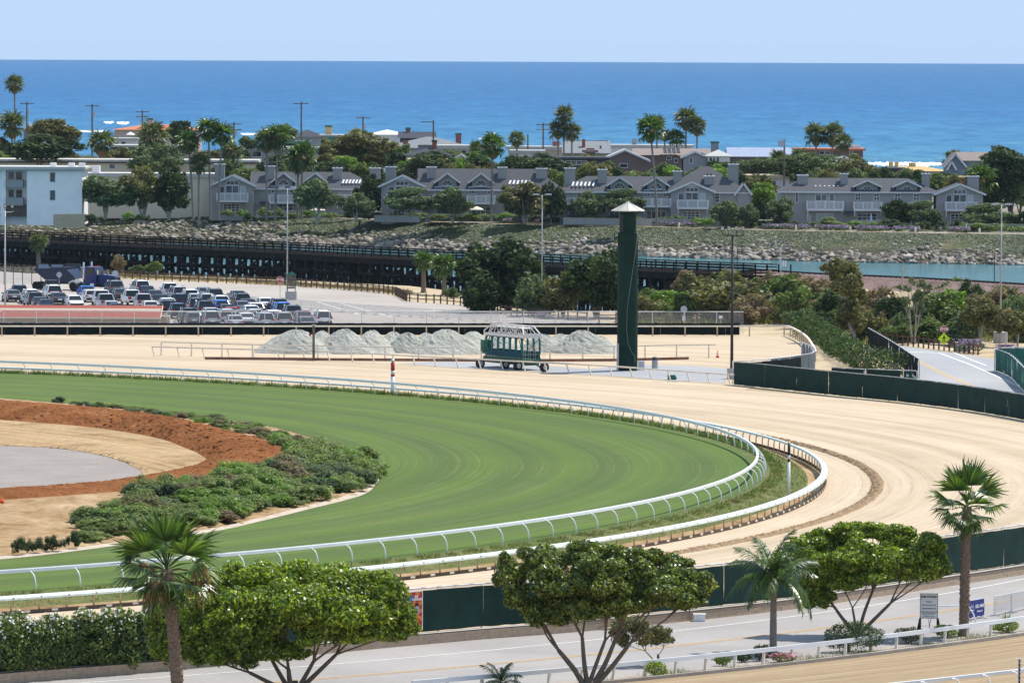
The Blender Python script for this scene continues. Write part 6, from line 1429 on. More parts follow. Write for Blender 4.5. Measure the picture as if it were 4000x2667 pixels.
# ------------------------------------------------------------------ condominiums on the far bank
plain('siding', (0.32,0.312,0.305), 0.85, 0.15, 0, 0.10, 1.0, 0.15, 'obj', (0.3,0.3,9)); plain('siding_dark', (0.27,0.265,0.26), 0.85, 0.15, 0, 0.1, 1.0)
plain('shingle', (0.088,0.090,0.098), 0.9, 0.15, 0, 0.28, 3.0, 0.4, 'obj', (1,1,4)); plain('trim', (0.66,0.67,0.68), 0.6, 0.3, 0, 0.05)
plain('stucco_white', (0.93,0.86,0.83), 0.85, 0.15, 0, 0.05, .6); plain('roof_gravel', (0.52,0.50,0.46), 0.95, 0.1, 0, 0.15, 1.5, 0.4); plain('cream', (0.66,0.60,0.47), 0.85, 0.15, 0, 0.06)
_k = N('window_glass'); _nz = _k.noise(_k.obj(), .8, 2); M['window_glass'] = _k.done(_k.ramp(_nz, [(.4,(.025,.03,.035)),(.62,(.12,.14,.15))]), .1, .6)
plain('curtain', (0.42,0.46,0.46), 0.7, 0.3, 0, 0.15)
class Bld:
    def __init__(s, name, label, x0, yb, zb, cat='building', group=None, d=None):
        s.p = G(x0, yb, zb) if d is None else A(x0, yb, d)
        s.x0, s.yb, s.k = x0, yb, s.p.y/FPX; s.t = thing(name, label, cat, s.p, 0, group)
    def X(s, x): return (x-s.x0)*s.k
    def Z(s, y): return (s.yb-y)*s.k
    def add(s, nm, mb, mat, par=None, smooth=False): return part(nm, mb, [M[m] for m in mat] if isinstance(mat, (list,tuple)) else M[mat], par or s.t, smooth)
    def walls(s, xa, xb, ye, y0=0., dep=9., mat='siding', nm='wall', zb=0):
        mb = MB(); mb.box(s.X(xa), s.X(xb), y0, y0+dep, zb-1.0 if zb == 0 else zb, s.Z(ye)); return s.add(nm, mb, mat)
    def hip(s, xa, xb, ye, yr, y0=0., dep=9., hl=1, hr=1, mat='shingle', ov=.45, nm='roof', trim='trim'):
        x0, x1, ze, zr = s.X(xa)-ov, s.X(xb)+ov, s.Z(ye), s.Z(yr); f, b, m = y0-ov, y0+dep+ov, y0+dep/2; r_ = dep/2+ov
        a, c = x0+(r_ if hl else 0), x1-(r_ if hr else 0)
        if a > c: a = c = (x0+x1)/2
        mb = MB(); mb.add([(x0,f,ze),(x1,f,ze),(x1,b,ze),(x0,b,ze),(a,m,zr),(c,m,zr)], [(0,1,5,4),(2,3,4,5),(1,2,5),(3,0,4)]); mb.add([(x0,f,ze),(x1,f,ze),(x1,b,ze),(x0,b,ze)], [(3,2,1,0)])
        ro = s.add(nm, mb, mat)
        if trim: mb = MB(); mb.box(x0,x1,f-.04,f+.02,ze-.22,ze+.01); s.add('fascia', mb, trim, ro)
        return ro
    def gable(s, xa, xb, ye, yp, y0=-1.6, dep=7., mat='siding', roof='shingle', ov=.5, trim='trim', nm='wing'):
        x0, x1, ze, zp = s.X(xa), s.X(xb), s.Z(ye), s.Z(yp); xm = (x0+x1)/2; sl = (zp-ze)/(xm-x0)
        mb = MB(); mb.prism([(x0,-1.0),(x1,-1.0),(x1,ze),(xm,zp-.12),(x0,ze)], y0, y0+dep); w_ = s.add(nm, mb, mat)
        mb = MB(); e = ov; zo = ze-sl*e
        for sgn, xe in ((1,x0-e),(-1,x1+e)): mb.add([(xe,y0-.5,zo+.12),(xm,y0-.5,zp+.12),(xm,y0+dep,zp+.12),(xe,y0+dep,zo+.12)], [(0,1,2,3)])
        rf = s.add('gable_roof', mb, roof)
        mb = MB()
        for xe in (x0-e, x1+e): mb.beam((xe,y0-.52,zo-.02),(xm,y0-.52,zp-.02),.06,.32)
        if trim: s.add('rake_board', mb, trim, rf)
        return w_
    def window(s, xa, xb, ya, yb, y=0., cols=2, rows=1, glass='window_glass', nm='window'):
        x0, x1, z1, z0 = s.X(xa), s.X(xb), s.Z(ya), s.Z(yb); mb = MB(); f = .09
        mb.box(x0-f,x1+f,y-.06,y,z1,z1+f); mb.box(x0-f,x1+f,y-.06,y,z0-f,z0); mb.box(x0-f,x0,y-.06,y,z0,z1); mb.box(x1,x1+f,y-.06,y,z0,z1)
        for i in range(1,cols): u = x0+(x1-x0)*i/cols; mb.box(u-.045,u+.045,y-.06,y,z0,z1)
        for i in range(1,rows): u = z0+(z1-z0)*i/rows; mb.box(x0,x1,y-.055,y-.005,u-.035,u+.035)
        w_ = s.add(nm, mb, 'trim'); mb = MB()
        mb.add([(x0,y-.03,z0),(x1,y-.03,z0),(x1,y-.03,z1),(x0,y-.03,z1)], [(0,1,2,3)]); s.add('pane', mb, glass, w_); return w_
    def arch(s, xc, yc, r_, y=0., glass='window_glass'):
        x, z, r = s.X(xc), s.Z(yc), r_*s.k; mb = MB(); A_ = [math.pi*i/10 for i in range(11)]
        for a, b in zip(A_, A_[1:]): mb.beam((x+r*math.cos(a),y-.03,z+r*math.sin(a)),(x+r*math.cos(b),y-.03,z+r*math.sin(b)),.07,.1,up=(0,1,0))
        mb.beam((x-r,y-.03,z),(x+r,y-.03,z),.06,.1)
        for a in (45,90,135): mb.beam((x,y-.035,z),(x+r*math.cos(R(a)),y-.035,z+r*math.sin(R(a))),.04,.05)
        w_ = s.add('arched_window', mb, 'trim'); mb = MB(); mb.add([(x+r*math.cos(a),y-.02,z+r*math.sin(a)) for a in A_], [tuple(range(11))]); s.add('pane', mb, glass, w_)
    def balcony(s, xa, xb, yt, yb, y=0., out=1.6):
        x0, x1, z1, z0 = s.X(xa), s.X(xb), s.Z(yt), s.Z(yb); f = y-out; mb = MB()
        mb.box(x0,x1,f,y,z0,z0+.32); b = s.add('balcony', mb, 'trim'); mb = MB(); mb.box(x0,x1,f-.03,f+.06,z1-.1,z1); n = max(2,int(round((x1-x0)/1.5)))
        for i in range(n+1): u = x0+(x1-x0)*i/n; mb.box(u-.1,u+.1,f-.02,f+.1,z0+.3,z1+.05)
        s.add('railing', mb, 'trim', b); mb = MB(); u = x0+.15
        while u < x1-.1: mb.box(u-.05,u+.05,f+.01,f+.05,z0+.32,z1-.1); u += .21
        mb.box(x0,x0+.06,f,y,z0+.32,z1); mb.box(x1-.06,x1,f,y,z0+.32,z1); o = s.add('balusters', mb, 'trim', b); o['kind'] = 'stuff'
        mb = MB(); mb.beam((x0+.15,f+.1,z0-.9),(x0+.15,f+.1,z0+.1),.12); mb.beam((x1-.15,f+.1,z0),(x1-.15,y,z0-.9),.1); s.add('bracket', mb, 'trim', b)
    def dormer(s, xc, hw, yp, ye, ybase, r_, ywin, deep=5., y0=.25):
        s.gable(xc-hw, xc+hw, ye, yp, y0, deep, 'siding_dark', ov=.35, nm='dormer') if False else None
        x0, x1, ze, zp, zb = s.X(xc-hw), s.X(xc+hw), s.Z(ye), s.Z(yp), s.Z(ybase); xm = (x0+x1)/2
        mb = MB(); mb.prism([(x0,zb),(x1,zb),(x1,ze),(xm,zp-.1),(x0,ze)], y0, y0+deep); dm = s.add('dormer', mb, 'siding_dark')
        mb = MB(); e = .7; sl = (zp-ze)/(xm-x0); zo = ze-sl*e
        for xe in (x0-e,x1+e): mb.add([(xe,y0-.55,zo+.1),(xm,y0-.55,zp+.1),(xm,y0+deep+1,zp+.1),(xe,y0+deep+1,zo+.1)], [(0,1,2,3)])
        s.add('dormer_roof', mb, 'shingle', dm); mb = MB()
        for xe in (x0-e,x1+e): mb.beam((xe,y0-.57,zo),(xm,y0-.57,zp),.06,.26)
        s.add('rake_board', mb, 'trim', dm); s.arch(xc, ywin, r_, y0)
    def chimney(s, xa, xb, yt, ybot, y0=2.2, dep=1.4, mat='siding', caps=True):
        mb = MB(); mb.box(s.X(xa),s.X(xb),y0,y0+dep,s.Z(ybot)-1.2,s.Z(yt)); c = s.add('chimney', mb, mat); mb = MB(); mb.box(s.X(xa)-.12,s.X(xb)+.12,y0-.12,y0+dep+.12,s.Z(yt),s.Z(yt)+.16); s.add('chimney_cap', mb, 'trim', c)
        if caps:
            mb = MB(); u = (s.X(xa)+s.X(xb))/2
            for q in (-.3,.3): mb.cyl(u+q, y0+dep/2, s.Z(yt)+.16, s.Z(yt)+.5, .14, 8)
            s.add('flue', mb, 'darksteel', c)
    def pergola(s, xa, xb, yt, yb, y=1.5, n=6):
        for i in range(n):
            u = s.X(xa)+(s.X(xb)-s.X(xa))*i/(n-1); mb = MB(); mb.beam((u-.12,y-.9,s.Z(yb)+.1),(u+.12,y+.3,s.Z(yt)+.18),.3,.1); s.add('skylight_slat', mb, 'trim')
    def unit(s, xc, eave, base, yarch, peak, hw, r_):
        """dormered bay with arched window, glazed doors, balcony and garden doors"""
        s.dormer(xc, hw, peak, peak+(eave-peak)*.42, eave+2, r_, yarch)
        s.window(xc-19, xc+19, yarch+5, yarch+34, 0.16, 2, 1); s.window(xc-46, xc-27, yarch+6, yarch+30, .0, 2, 2); s.window(xc+27, xc+46, yarch+6, yarch+30, .0, 2, 2)
        s.balcony(xc-54, xc+54, yarch+37, yarch+72)
        s.window(xc-38, xc+36, base-43, base-3, 0, 4, 3 if int(xc) % 2 else 1)
        mb = MB(); mb.prismx([(-1.2,s.Z(base-52)-.4),(0,s.Z(base-52)),(0,s.Z(base-52)-.1),(-1.2,s.Z(base-52)-.5)], s.X(xc-92), s.X(xc-56)); s.add('porch_roof', mb, 'shingle')
    def gable_unit(s, xa, xb, eave, peak, base, y0=-1.6):
        s.gable(xa, xb, eave, peak, y0); m = (xa+xb)/2
        s.window(m-23, m+23, peak+23, peak+36, y0, 3, 1); s.window(m-23, m+23, peak+42, peak+68, y0, 2, 1); s.window(m-52, m-32, peak+44, peak+68, y0, 1, 1); s.window(m+32, m+50, peak+44, peak+68, y0, 1, 1, 'curtain')
        s.balcony(m-58, m+62, peak+69, peak+104, y0); s.window(m-34, m+28, base-42, base-3, y0, 4, 4)
        mb = MB(); mb.prism([(s.X(m-26),s.Z(peak+18)),(s.X(m+26),s.Z(peak+18)),(s.X(m),s.Z(peak+6))], y0-.05, y0); s.add('gable_vent', mb, 'trim')
gA = 'grey shingled condominiums'
b = Bld('condominium', 'grey shingled condominium behind the row of tall palms, leftmost of four', 825, 838, 1.0, group=gA)
b.walls(985,1465,735); b.hip(985,1465,735,672,hl=0); b.gable_unit(826,992,722,684,838)
for xc in (1107,1231): b.unit(xc,735,838,722,675,34,20)
b.pergola(1340,1405,705,717); b.window(1375,1410,742,768,0,2,1); b.balcony(1315,1420,757,790); b.window(1340,1400,795,832,0,3,1)
for xa, xb, yt in ((836,874,645),(1033,1070,652),(1298,1334,658),(1443,1484,658)): b.chimney(xa,xb,yt,722)
b = Bld('condominium', 'grey shingled condominium behind two round trees, second from left', 1488, 852, 1.0, group=gA)
b.walls(1640,2190,739); b.hip(1640,2190,739,660,hl=0); b.gable_unit(1489,1652,724,686,852)
for xc in (1747,1879): b.unit(xc,739,852,724,676,36,21)
b.pergola(1992,2068,708,720); b.window(2020,2060,744,770,0,2,1); b.window(2090,2130,744,770,0,2,1); b.balcony(1985,2090,762,794)
for xa, xb, yt in ((1505,1545,656),(1666,1702,656),(1944,1980,656),(2094,2137,660)): b.chimney(xa,xb,yt,725)
b = Bld('condominium', 'grey shingled condominium behind the green tower, third from left', 2186, 867, 1.0, group=gA)
b.walls(2186,2790,748); b.hip(2186,2640,748,690,hr=0); b.walls(2780,2918,748,-.5,11); b.hip(2600,2918,748,652,-.5,12,hl=1,hr=1); b.gable_unit(2619,2784,743,709,867)
for xc in (2420,2564): b.unit(xc,748,867,736,692,36,22)
b.pergola(2238,2318,716,729); b.window(2256,2298,752,776,0,2,1); b.balcony(2203,2320,772,800); b.window(2225,2290,826,863,0,3,1); b.window(2793,2809,752,786,-.5,1,3); b.window(2870,2886,746,762,-.5,1,1); b.window(2900,2915,746,764,-.5,1,1)
b.gable(2880,2925,742,712,-.9,4.,trim='trim',nm='entrance_gable')
for xa, xb, yt in ((2205,2247,661),(2335,2371,666),(2631,2664,671),(2752,2790,689),(2847,2886,643)): b.chimney(xa,xb,yt,735,y0=1.0 if xa == 2752 else 2.2)
b = Bld('condominium', 'grey shingled condominium behind the purple flowers, rightmost of four', 3047, 876, 1.0, group=gA)
b.walls(3047,3640,748); b.hip(3047,3660,748,697); b.gable_unit(3655,3836,752,716,876)
for xc in (3387,3542): b.unit(xc,748,876,750,704,42,24)
b.pergola(3184,3272,730,743,n=6); b.window(3186,3228,760,782,0,2,1); b.window(3240,3256,760,782,0,1,1); b.balcony(3150,3292,785,822); b.window(3190,3254,834,873,0,2,1,'curtain'); b.window(3155,3164,840,872,0,1,1,'curtain'); b.window(3108,3116,752,790,0,1,1)
for xa, xb, yt in ((3117,3158,688),(3286,3314,682),(3605,3634,680),(3784,3827,690)): b.chimney(xa,xb,yt,742)
# garden walls in front of the condominiums
plain('garden_wall', (0.33,0.32,0.30), 0.9, 0.1, 0, 0.12, 1.0)
for i, (x0, x1, y, lab) in enumerate(((1000,1450,843,'low grey garden wall in front of the leftmost condominium'),(1462,1640,862,'taller grey garden wall below the second condominium'),(1662,2140,859,'low grey garden wall in front of the second condominium'),(2200,2810,872,'low grey garden wall in front of the third condominium'),(2810,3050,880,'plain grey garden wall between the third and fourth condominiums'),(3330,3480,880,'short pale garden wall below the fourth condominium'),(3700,4060,894,'grey garden wall at the right edge of the far bank'))):
    p, q = G(x0,y,.95), G(x1,y+(x1-x0)*.012,.95); mb = MB(); mb.beam(p+Vector((0,0,.3)), q+Vector((0,0,.3)), .25, 1.0); mb.beam(p+Vector((0,0,.84)), q+Vector((0,0,.84)), .35, .1)
    solo('garden_wall', mb, M['garden_wall'], lab, 'wall', 'garden walls', origin=p)
# white apartment block and long white buildings at left
b = Bld('apartment_block', 'white three-storey apartment block with small dark windows at left', -150, 856, 0, d=960)
b.walls(105,320,660,0,14,'stucco_white'); b.walls(-150,106,660,2.2,12,'stucco_white','recessed_wall'); b.walls(0,22,660,.4,2,'stucco_white','pilaster')
mb = MB(); mb.box(b.X(-150),b.X(335),-.6,14.5,b.Z(660),b.Z(652)); mb.box(b.X(-150),b.X(335),-.7,-.55,b.Z(662),b.Z(650)); b.add('flat_roof', mb, 'roof_gravel')
mb = MB(); mb.box(b.X(105),b.X(330),-.62,-.5,b.Z(664),b.Z(658)); b.add('fascia', mb, 'darksteel')
for ya, yb in ((673,709),(743,780)): b.window(196,215,ya,yb,0,1,1)
for (xa, xb) in ((2,10),(30,50),(58,82)):
    for ya in (672,742): b.window(xa,xb,ya,ya+34 if xa > 30 else ya+28,2.2,1,1)
for ya in (702,772): mb = MB(); mb.box(b.X(22),b.X(90),.1,2.2,b.Z(ya+30),b.Z(ya)); mb.box(b.X(22),b.X(90),.05,.12,b.Z(ya+30),b.Z(ya)); b.add('balcony', mb, 'siding')
mb = MB(); mb.box(b.X(-150),b.X(118),.5,10,b.Z(845),b.Z(802)); b.add('carport', mb, 'darkboard')
for x in (190,262,303): mb = MB(); mb.box(b.X(x),b.X(x)+1.0,3,4,b.Z(650),b.Z(636)); b.add('roof_vent', mb, 'stucco_white')
b = Bld('white_building', 'long low white flat-roofed building behind the apartment block', -150, 800, 1.2, d=1010)
b.walls(-150,1010,632,0,10,'cream'); mb = MB(); mb.box(b.X(-150),b.X(1010),-.5,10.5,b.Z(632),b.Z(621)); b.add('flat_roof', mb, 'roof_gravel')
mb = MB(); mb.box(b.X(-150),b.X(1010),-.52,-.45,b.Z(635),b.Z(630)); b.add('fascia', mb, 'darksteel')
b.window(428,448,640,656,0,1,1); b.window(520,560,642,658,0,2,1)
b = Bld('white_building', 'low cream wing with white chimney box left of the condominiums', 318, 830, 1.0, d=985)
b.walls(318,840,690,0,8,'cream'); mb = MB(); mb.box(b.X(318),b.X(850),-.5,8.5,b.Z(690),b.Z(676)); b.add('flat_roof', mb, 'roof_gravel'); mb = MB(); mb.box(b.X(358),b.X(388),1,2.5,b.Z(676),b.Z(648)); b.add('chimney_box', mb, 'stucco_white')
p = G(210,880,.9); q = G(330,878,.9); mb = MB(); mb.beam(p+Vector((0,0,.7)), q+Vector((0,0,.7)), .3, 2.2); solo('retaining_wall', mb, M['wall_tan'], 'brown retaining wall below the white apartment block', 'wall', origin=p)

# ------------------------------------------------------------------ town and beach houses
for nm, c in dict(w_grey=(.30,.31,.33), w_dark=(.055,.06,.075), w_tan=(.46,.40,.33), w_brown=(.17,.13,.12), w_blue=(.19,.23,.28), w_green=(.10,.25,.22), w_pink=(.50,.38,.33), w_white=(.66,.66,.67), w_beige=(.38,.35,.31)).items(): plain(nm, c, .85, .15, 0, .08, .7)
for nm, c in dict(r_orange=(.50,.19,.11), r_grey=(.20,.215,.225), r_dark=(.06,.065,.08), r_tan=(.46,.36,.26), r_brown=(.25,.205,.185), r_pale=(.42,.42,.40), r_blue=(.30,.34,.44), r_ochre=(.55,.38,.18)).items(): plain(nm, c, .9, .12, 0, .22, 2.0, .3, 'obj', (3,1,1))
plain('brick', (.30,.11,.085), .9, .1, 0, .25, 5.0); plain('coppergreen', (.07,.16,.13), .7, .2, 0, .15); plain('ochre', (.55,.42,.20), .85, .1, 0, .1); plain('tarp', (.78,.78,.80), .5, .3, 0, .06)
def house(label, x0, x1, ye, yr, d, kind, wm, rm, dep=9., ch=(), win=(), cat='house', ov=.5, zg=2.2, name='beach_house', chm='brick', cap='coppergreen'):
    yb = row(d, zg); b = Bld(name, label, x0, yb, 0, cat, 'houses between the river and the beach', d=d)
    b.walls(x0, x1, ye, 0, dep, wm)
    if kind == 'hip': b.hip(x0,x1,ye,yr,0,dep,1,1,rm,ov,trim=None)
    elif kind == 'side': b.hip(x0,x1,ye,yr,0,dep,0,0,rm,ov,trim=None)
    elif kind == 'front': b.gable(x0,x1,ye,yr,-.2,dep,wm,rm,ov,'trim')
    elif kind == 'flat': mb = MB(); mb.box(b.X(x0)-ov,b.X(x1)+ov,-ov,dep+ov,b.Z(ye),b.Z(yr)); b.add('flat_roof', mb, rm)
    elif kind == 'shed': mb = MB(); mb.add([(b.X(x0)-ov,-ov,b.Z(ye)),(b.X(x1)+ov,-ov,b.Z(ye)),(b.X(x1)+ov,dep+ov,b.Z(yr)),(b.X(x0)-ov,dep+ov,b.Z(yr)),(b.X(x0)-ov,-ov,b.Z(ye)-.2),(b.X(x1)+ov,-ov,b.Z(ye)-.2)], [(0,1,2,3),(4,5,1,0)]); mb.add([(b.X(x0),0,b.Z(ye)),(b.X(x0),dep,b.Z(yr)),(b.X(x0),dep,b.Z(ye)),(b.X(x1),0,b.Z(ye)),(b.X(x1),dep,b.Z(yr)),(b.X(x1),dep,b.Z(ye))], [(0,1,2),(5,4,3),(1,4,5,2)]); b.add('shed_roof', mb, rm)
    for (xa, xb, yt) in ch:
        mb = MB(); y_ = dep/2; mb.box(b.X(xa),b.X(xb),y_-.6,y_+.6,b.Z(ye),b.Z(yt)); c = b.add('chimney', mb, chm)
        if cap: mb = MB(); mb.box(b.X(xa)-.1,b.X(xb)+.1,y_-.7,y_+.7,b.Z(yt),b.Z(yt-7)); b.add('chimney_cap', mb, cap, c)
    for (xa, xb, ya, yb_) in win: b.window(xa,xb,ya,yb_,-.2 if kind == 'front' else 0,max(1,int((xb-xa)/18)),1)
    return b
house('villa with long orange tile roof and green-capped chimneys by the surf', 447,775,507,488,1200,'hip','w_pink','r_orange',12,((568,590,470),(668,682,480),(708,722,482)),chm='w_pink')
house('small grey gabled house at far left near the shore', 92,132,508,485,1160,'front','w_blue','r_grey',9); house('grey gabled house behind brown trees at far left', 212,262,510,480,1160,'front','w_blue','r_grey',9)
house('dark flat-roofed house below the orange villa', 430,720,575,567,1060,'flat','w_dark','r_pale',10,(),((450,500,588,608),(520,580,590,608)))
house('pale flat-roofed house with two windows below the orange villa', 440,530,548,540,1110,'flat','w_white','r_pale',8,(),((448,462,555,572),(474,490,555,572)))
house('grey flat-roofed house with a white panel left of the green house', 925,1262,585,574,1080,'flat','w_grey','r_pale',9,(),((985,1020,592,612),))
house('dark hip-roofed house left of the green house', 1132,1262,535,508,1150,'hip','w_grey','r_dark',10); house('green-walled house with a brick and copper chimney', 1255,1392,534,527,1120,'flat','w_green','r_pale',9,((1268,1293,498),),chm='ochre')
house('low dark house with green trim below the green house', 1110,1200,560,552,1090,'flat','w_dark','coppergreen',8)
house('house under white construction sheeting beside the beach', 1445,1575,526,508,1180,'hip','w_white','tarp',10,cat='house'); house('dark gabled roof right of the white sheeting', 1562,1692,540,516,1150,'side','w_dark','r_dark',10,((1583,1600,507),),cap='coppergreen')
house('broad grey hip-roofed house with a brick chimney in the centre', 1550,1800,566,536,1090,'hip','w_grey','r_grey',11,((1778,1800,528),)); house('small brick-chimneyed house below the centre', 1560,1620,578,560,1070,'side','w_beige','r_grey',8,((1572,1592,552),),cap=None)
house('long cream flat-roofed house right of the centre', 1700,1905,582,568,1080,'flat','w_tan','r_pale',9,(),((1782,1820,588,600),)); house('grey gable-roofed house in front of the cream one', 1585,1765,606,578,1040,'hip','w_grey','r_dark',9,((1686,1704,556),),((1745,1758,606,618),),cap='darksteel'); house('low house with orange tan roof among trees', 1600,1760,622,608,1020,'hip','w_tan','r_ochre',8)
house('low house with small gable right of the centre trees', 1770,1830,622,604,1020,'front','w_beige','r_brown',7,(),((1790,1806,612,622),))
house('pale low beach house behind the centre palms', 1985,2200,585,572,1150,'flat','w_tan','r_pale',9,((2158,2186,553),),cap=None); house('brownish flat-roofed house left of the triple palms', 2000,2120,600,588,1080,'flat','w_white','r_pale',9)
house('tall house with one slanting grey roof and white parapet', 2205,2376,598,552,1110,'shed','w_beige','r_grey',10,((2274,2286,545),),((2342,2348,570,580),),cap=None); house('small brown chimney house below the slanting roof', 2285,2325,596,586,1070,'flat','w_brown','r_brown',6,((2290,2322,580),),chm='brick',cap=None)
house('long dark flat-roofed modern house behind the condominiums', 1990,2370,622,614,1030,'flat','w_dark','r_dark',10,(),((2150,2200,628,642),(2210,2290,628,642)))
house('house with pale front gable and brown walls', 2350,2530,625,586,1050,'front','w_brown','r_pale',11,(),((2420,2450,640,654),)); house('long brown-roofed house with solar panels behind the tall palm', 2480,2790,606,582,1075,'side','w_brown','r_brown',11,(),((2604,2622,612,624),(2634,2646,620,634)))
house('low pale beach house behind the slanting roof', 2380,2700,576,566,1170,'flat','w_white','r_pale',9,((2470,2488,543),),cap=None,chm='w_grey')
house('small grey gabled house with a white door', 2668,2760,612,592,1040,'front','w_grey','r_brown',8,(),((2694,2704,618,638),)); house('white bay-windowed house with columns', 2766,2850,610,586,1035,'hip','w_white','r_pale',8,(),((2770,2780,616,636),(2784,2792,616,636),(2798,2808,616,636)))
house('house under a pale blue solar roof', 2850,3085,612,578,1060,'side','w_brown','r_blue',11,((2780,2810,562),),chm='w_grey'); house('modern brown house with red roof edge behind twin palms', 3115,3370,588,580,1100,'flat','w_brown','r_orange',9,((3333,3364,568),),((3200,3240,592,604),(3318,3330,592,604)),chm='w_white',cap=None)
house('grey hip-roofed house below the red-edged roof', 3205,3390,640,610,1050,'hip','w_beige','r_grey',10)
house('low ochre tile roof with ochre chimneys beside the surf', 3440,3700,668,650,1080,'hip','w_tan','r_ochre',9,((3477,3493,634),(3500,3515,634),(3556,3582,637)),chm='ochre',cap=None); house('low dark flat roof left of the ochre roof', 3390,3530,662,656,1060,'flat','w_dark','r_dark',7)
b = house('blue-grey house with brown shingle roof at far right', 3745,3915,628,596,1040,'side','w_blue','r_brown',10,((3880,3910,578),),(),chm='w_blue'); b.gable(3695,3762,640,600,-1.2,8,'w_blue','r_brown',.5); b.gable(3700,3725,652,630,-2.0,3,'w_blue','r_brown',.3)
house('small brick wall house behind the rightmost condominium', 3720,3850,698,690,1000,'flat','brick','r_ochre',5)
house('long low white building behind the third condominium', 2890,3110,698,684,1000,'flat','w_white','r_tan',9,(),((2950,2990,706,730),(3000,3030,708,730)),zg=1.5)
# solar panels on the brown roof
bb = A(2592,603,1073); t = thing('solar_panels', 'row of four dark solar panels on the long brown roof', 'solar panels', bb); k = bb.y/FPX
for i in range(4): mb = MB(); u = i*17*k; mb.add([(u,.0,.3),(u+14*k,.0,.3),(u+12*k,2.8,1.25),(u-2*k,2.8,1.25),(u,0,.22),(u+14*k,0,.22)], [(0,1,2,3),(4,5,1,0)]); part('panel', mb, M['black'], t)
# utility poles
def pole(label, x, yt, d, arms, tr=False, one=False):
    z = 2.0; p = Vector((A(x,yt,d).x, d, z)); h = A(x,yt,d).z-z; t = thing('utility_pole', label, 'utility pole', p, R(8), 'wooden utility poles'); mb = MB(); mb.tube([(0,0,0),(0,0,h)], [.2,.14], 7); part('pole', mb, M['weathered'], t)
    for i in range(arms):
        zz = h-.35-i*.95; mb = MB(); w_ = 1.35; mb.beam((-w_*(1.75 if one else 1),-.12,zz),(w_*(0.05 if one else 1),-.12,zz),.13,.16)
        ca = part('cross_arm', mb, M['weathered'], t); mb = MB()
        for u in (-1.2,-.75,.75,1.2): mb.cyl((u-1.2) if one else u,-.12,zz+.08,zz+.26,.045,5)
        part('insulators', mb, M['signback'], ca)['kind'] = 'stuff'
    if tr: mb = MB(); mb.cyl(.3,-.2,h-2.6,h-1.5,.24,10); part('transformer', mb, M['signback'], t)
    return t
pole('utility pole beside the tall thin palm at far left',105,398,1090,1,True); pole('utility pole standing against the sea left of the orange roof',360,407,1090,1,True); pole('short utility pole with two cross-arms in front of the orange roof',556,431,1150,2)
pole('utility pole with two cross-arms right of the four palms',914,478,1010,2,True); pole('tall utility pole with cross-arm and small brackets left of the centre',1177,398,1080,1); pole('utility pole rising above the brown trees',1418,455,1120,1,True); pole('utility pole with cross-arm only to its left',1693,470,1060,1,one=True)
pole('utility pole with two cross-arms left of the triple palms',2122,480,1090,2); pole('short stub pole left of the triple palms',2062,525,1090,0)
t = pole('utility pole with a grey box at its top above the rightmost condominium',3064,546,990,0); mb = MB(); h = A(3064,546,990).z-2.0; mb.box(-1.05,-.05,-.5,.4,h-1.2,h-.1); part('equipment_box', mb, M['signback'], t)

# surf
plain('foam', (.86,.88,.90), .9, .1, 0, .06, .05, 0, 'pos')
def foam(x0, x1, y0, y1, seed, lab, pieces=1):
    rg = random.Random(seed); n = max(12, int((x1-x0)/9)); mb = MB()
    for i in range(n+1):
        x = x0+(x1-x0)*i/n; e = min(1, 4*min(i, n-i)/n+.08); a = rg.uniform(.45,1)*e; m_ = (y0+y1)/2 + rg.uniform(-.15,.15)*(y1-y0)
        for yy, z in ((m_-(y1-y0)/2*a, -4.96),(m_, -4.4),(m_+(y1-y0)/2*a, -4.96)): q = G(x, yy, -5); mb.v.append((q.x,q.y,z))
    for i in range(n):
        for j in range(2): k = i*3+j; mb.f.append((k,k+3,k+4,k+1)); mb.m.append(0)
    tag(part('breaking_wave', mb, M['foam'], None), lab, 'wave', 'breaking waves')
foam(3385,3700,633,652,1,'broad white breaker behind the ochre roofs at right'); foam(405,446,476,484,2,'small breaker left of the orange roof'); foam(455,505,476,488,3,'small breaker just left of the orange villa roof');
foam(300,420,514,517,6,'thin shore foam line at left'); foam(940,1010,524,530,7,'thin foam line behind the palms')
# ------------------------------------------------------------------ trees and bushes beyond the track
rs = np.random.RandomState(200)
def crown_unit(n, k1=7, leaf=.085, dome=False, loose=.0, rr=.45):
    big = [(0,0,0,.62,.62,.62)]
    for d in unit_dirs(rs, k1):
        if dome and d[2] < -.2: d[2] = -.2
        q = .34+.18*rs.random(); big.append((d[0]*.58, d[1]*.58, d[2]*.5, q, q, q*.85))
    sm = subblobs(rs, big, 7, rr); P, Nn = blob_leaves(rs, sm, n, .5, .7, -.8)
    if loose: P = P + rs.normal(size=P.shape)*loose
    P = (P - (P.max(0)+P.min(0))/2) / np.percentile(np.abs(P - (P.max(0)+P.min(0))/2), 97, axis=0)
    return leaf_quads(rs, P, Nn, leaf, .55)
CU = [crown_unit(6500, 8, .10) for _ in range(4)]; CD = [crown_unit(6500, 9, .095, True) for _ in range(3)]; CL = [crown_unit(5200, 9, .095, False, .05, .38) for _ in range(3)]
CM = {}
def crown_mesh(fam, i, mt):
    key = (fam, i, mt)
    if key not in CM: V, F = dict(u=CU, d=CD, l=CL)[fam][i]; CM[key] = fast_mesh('crown', V, F, [M[mt]])
    return CM[key]
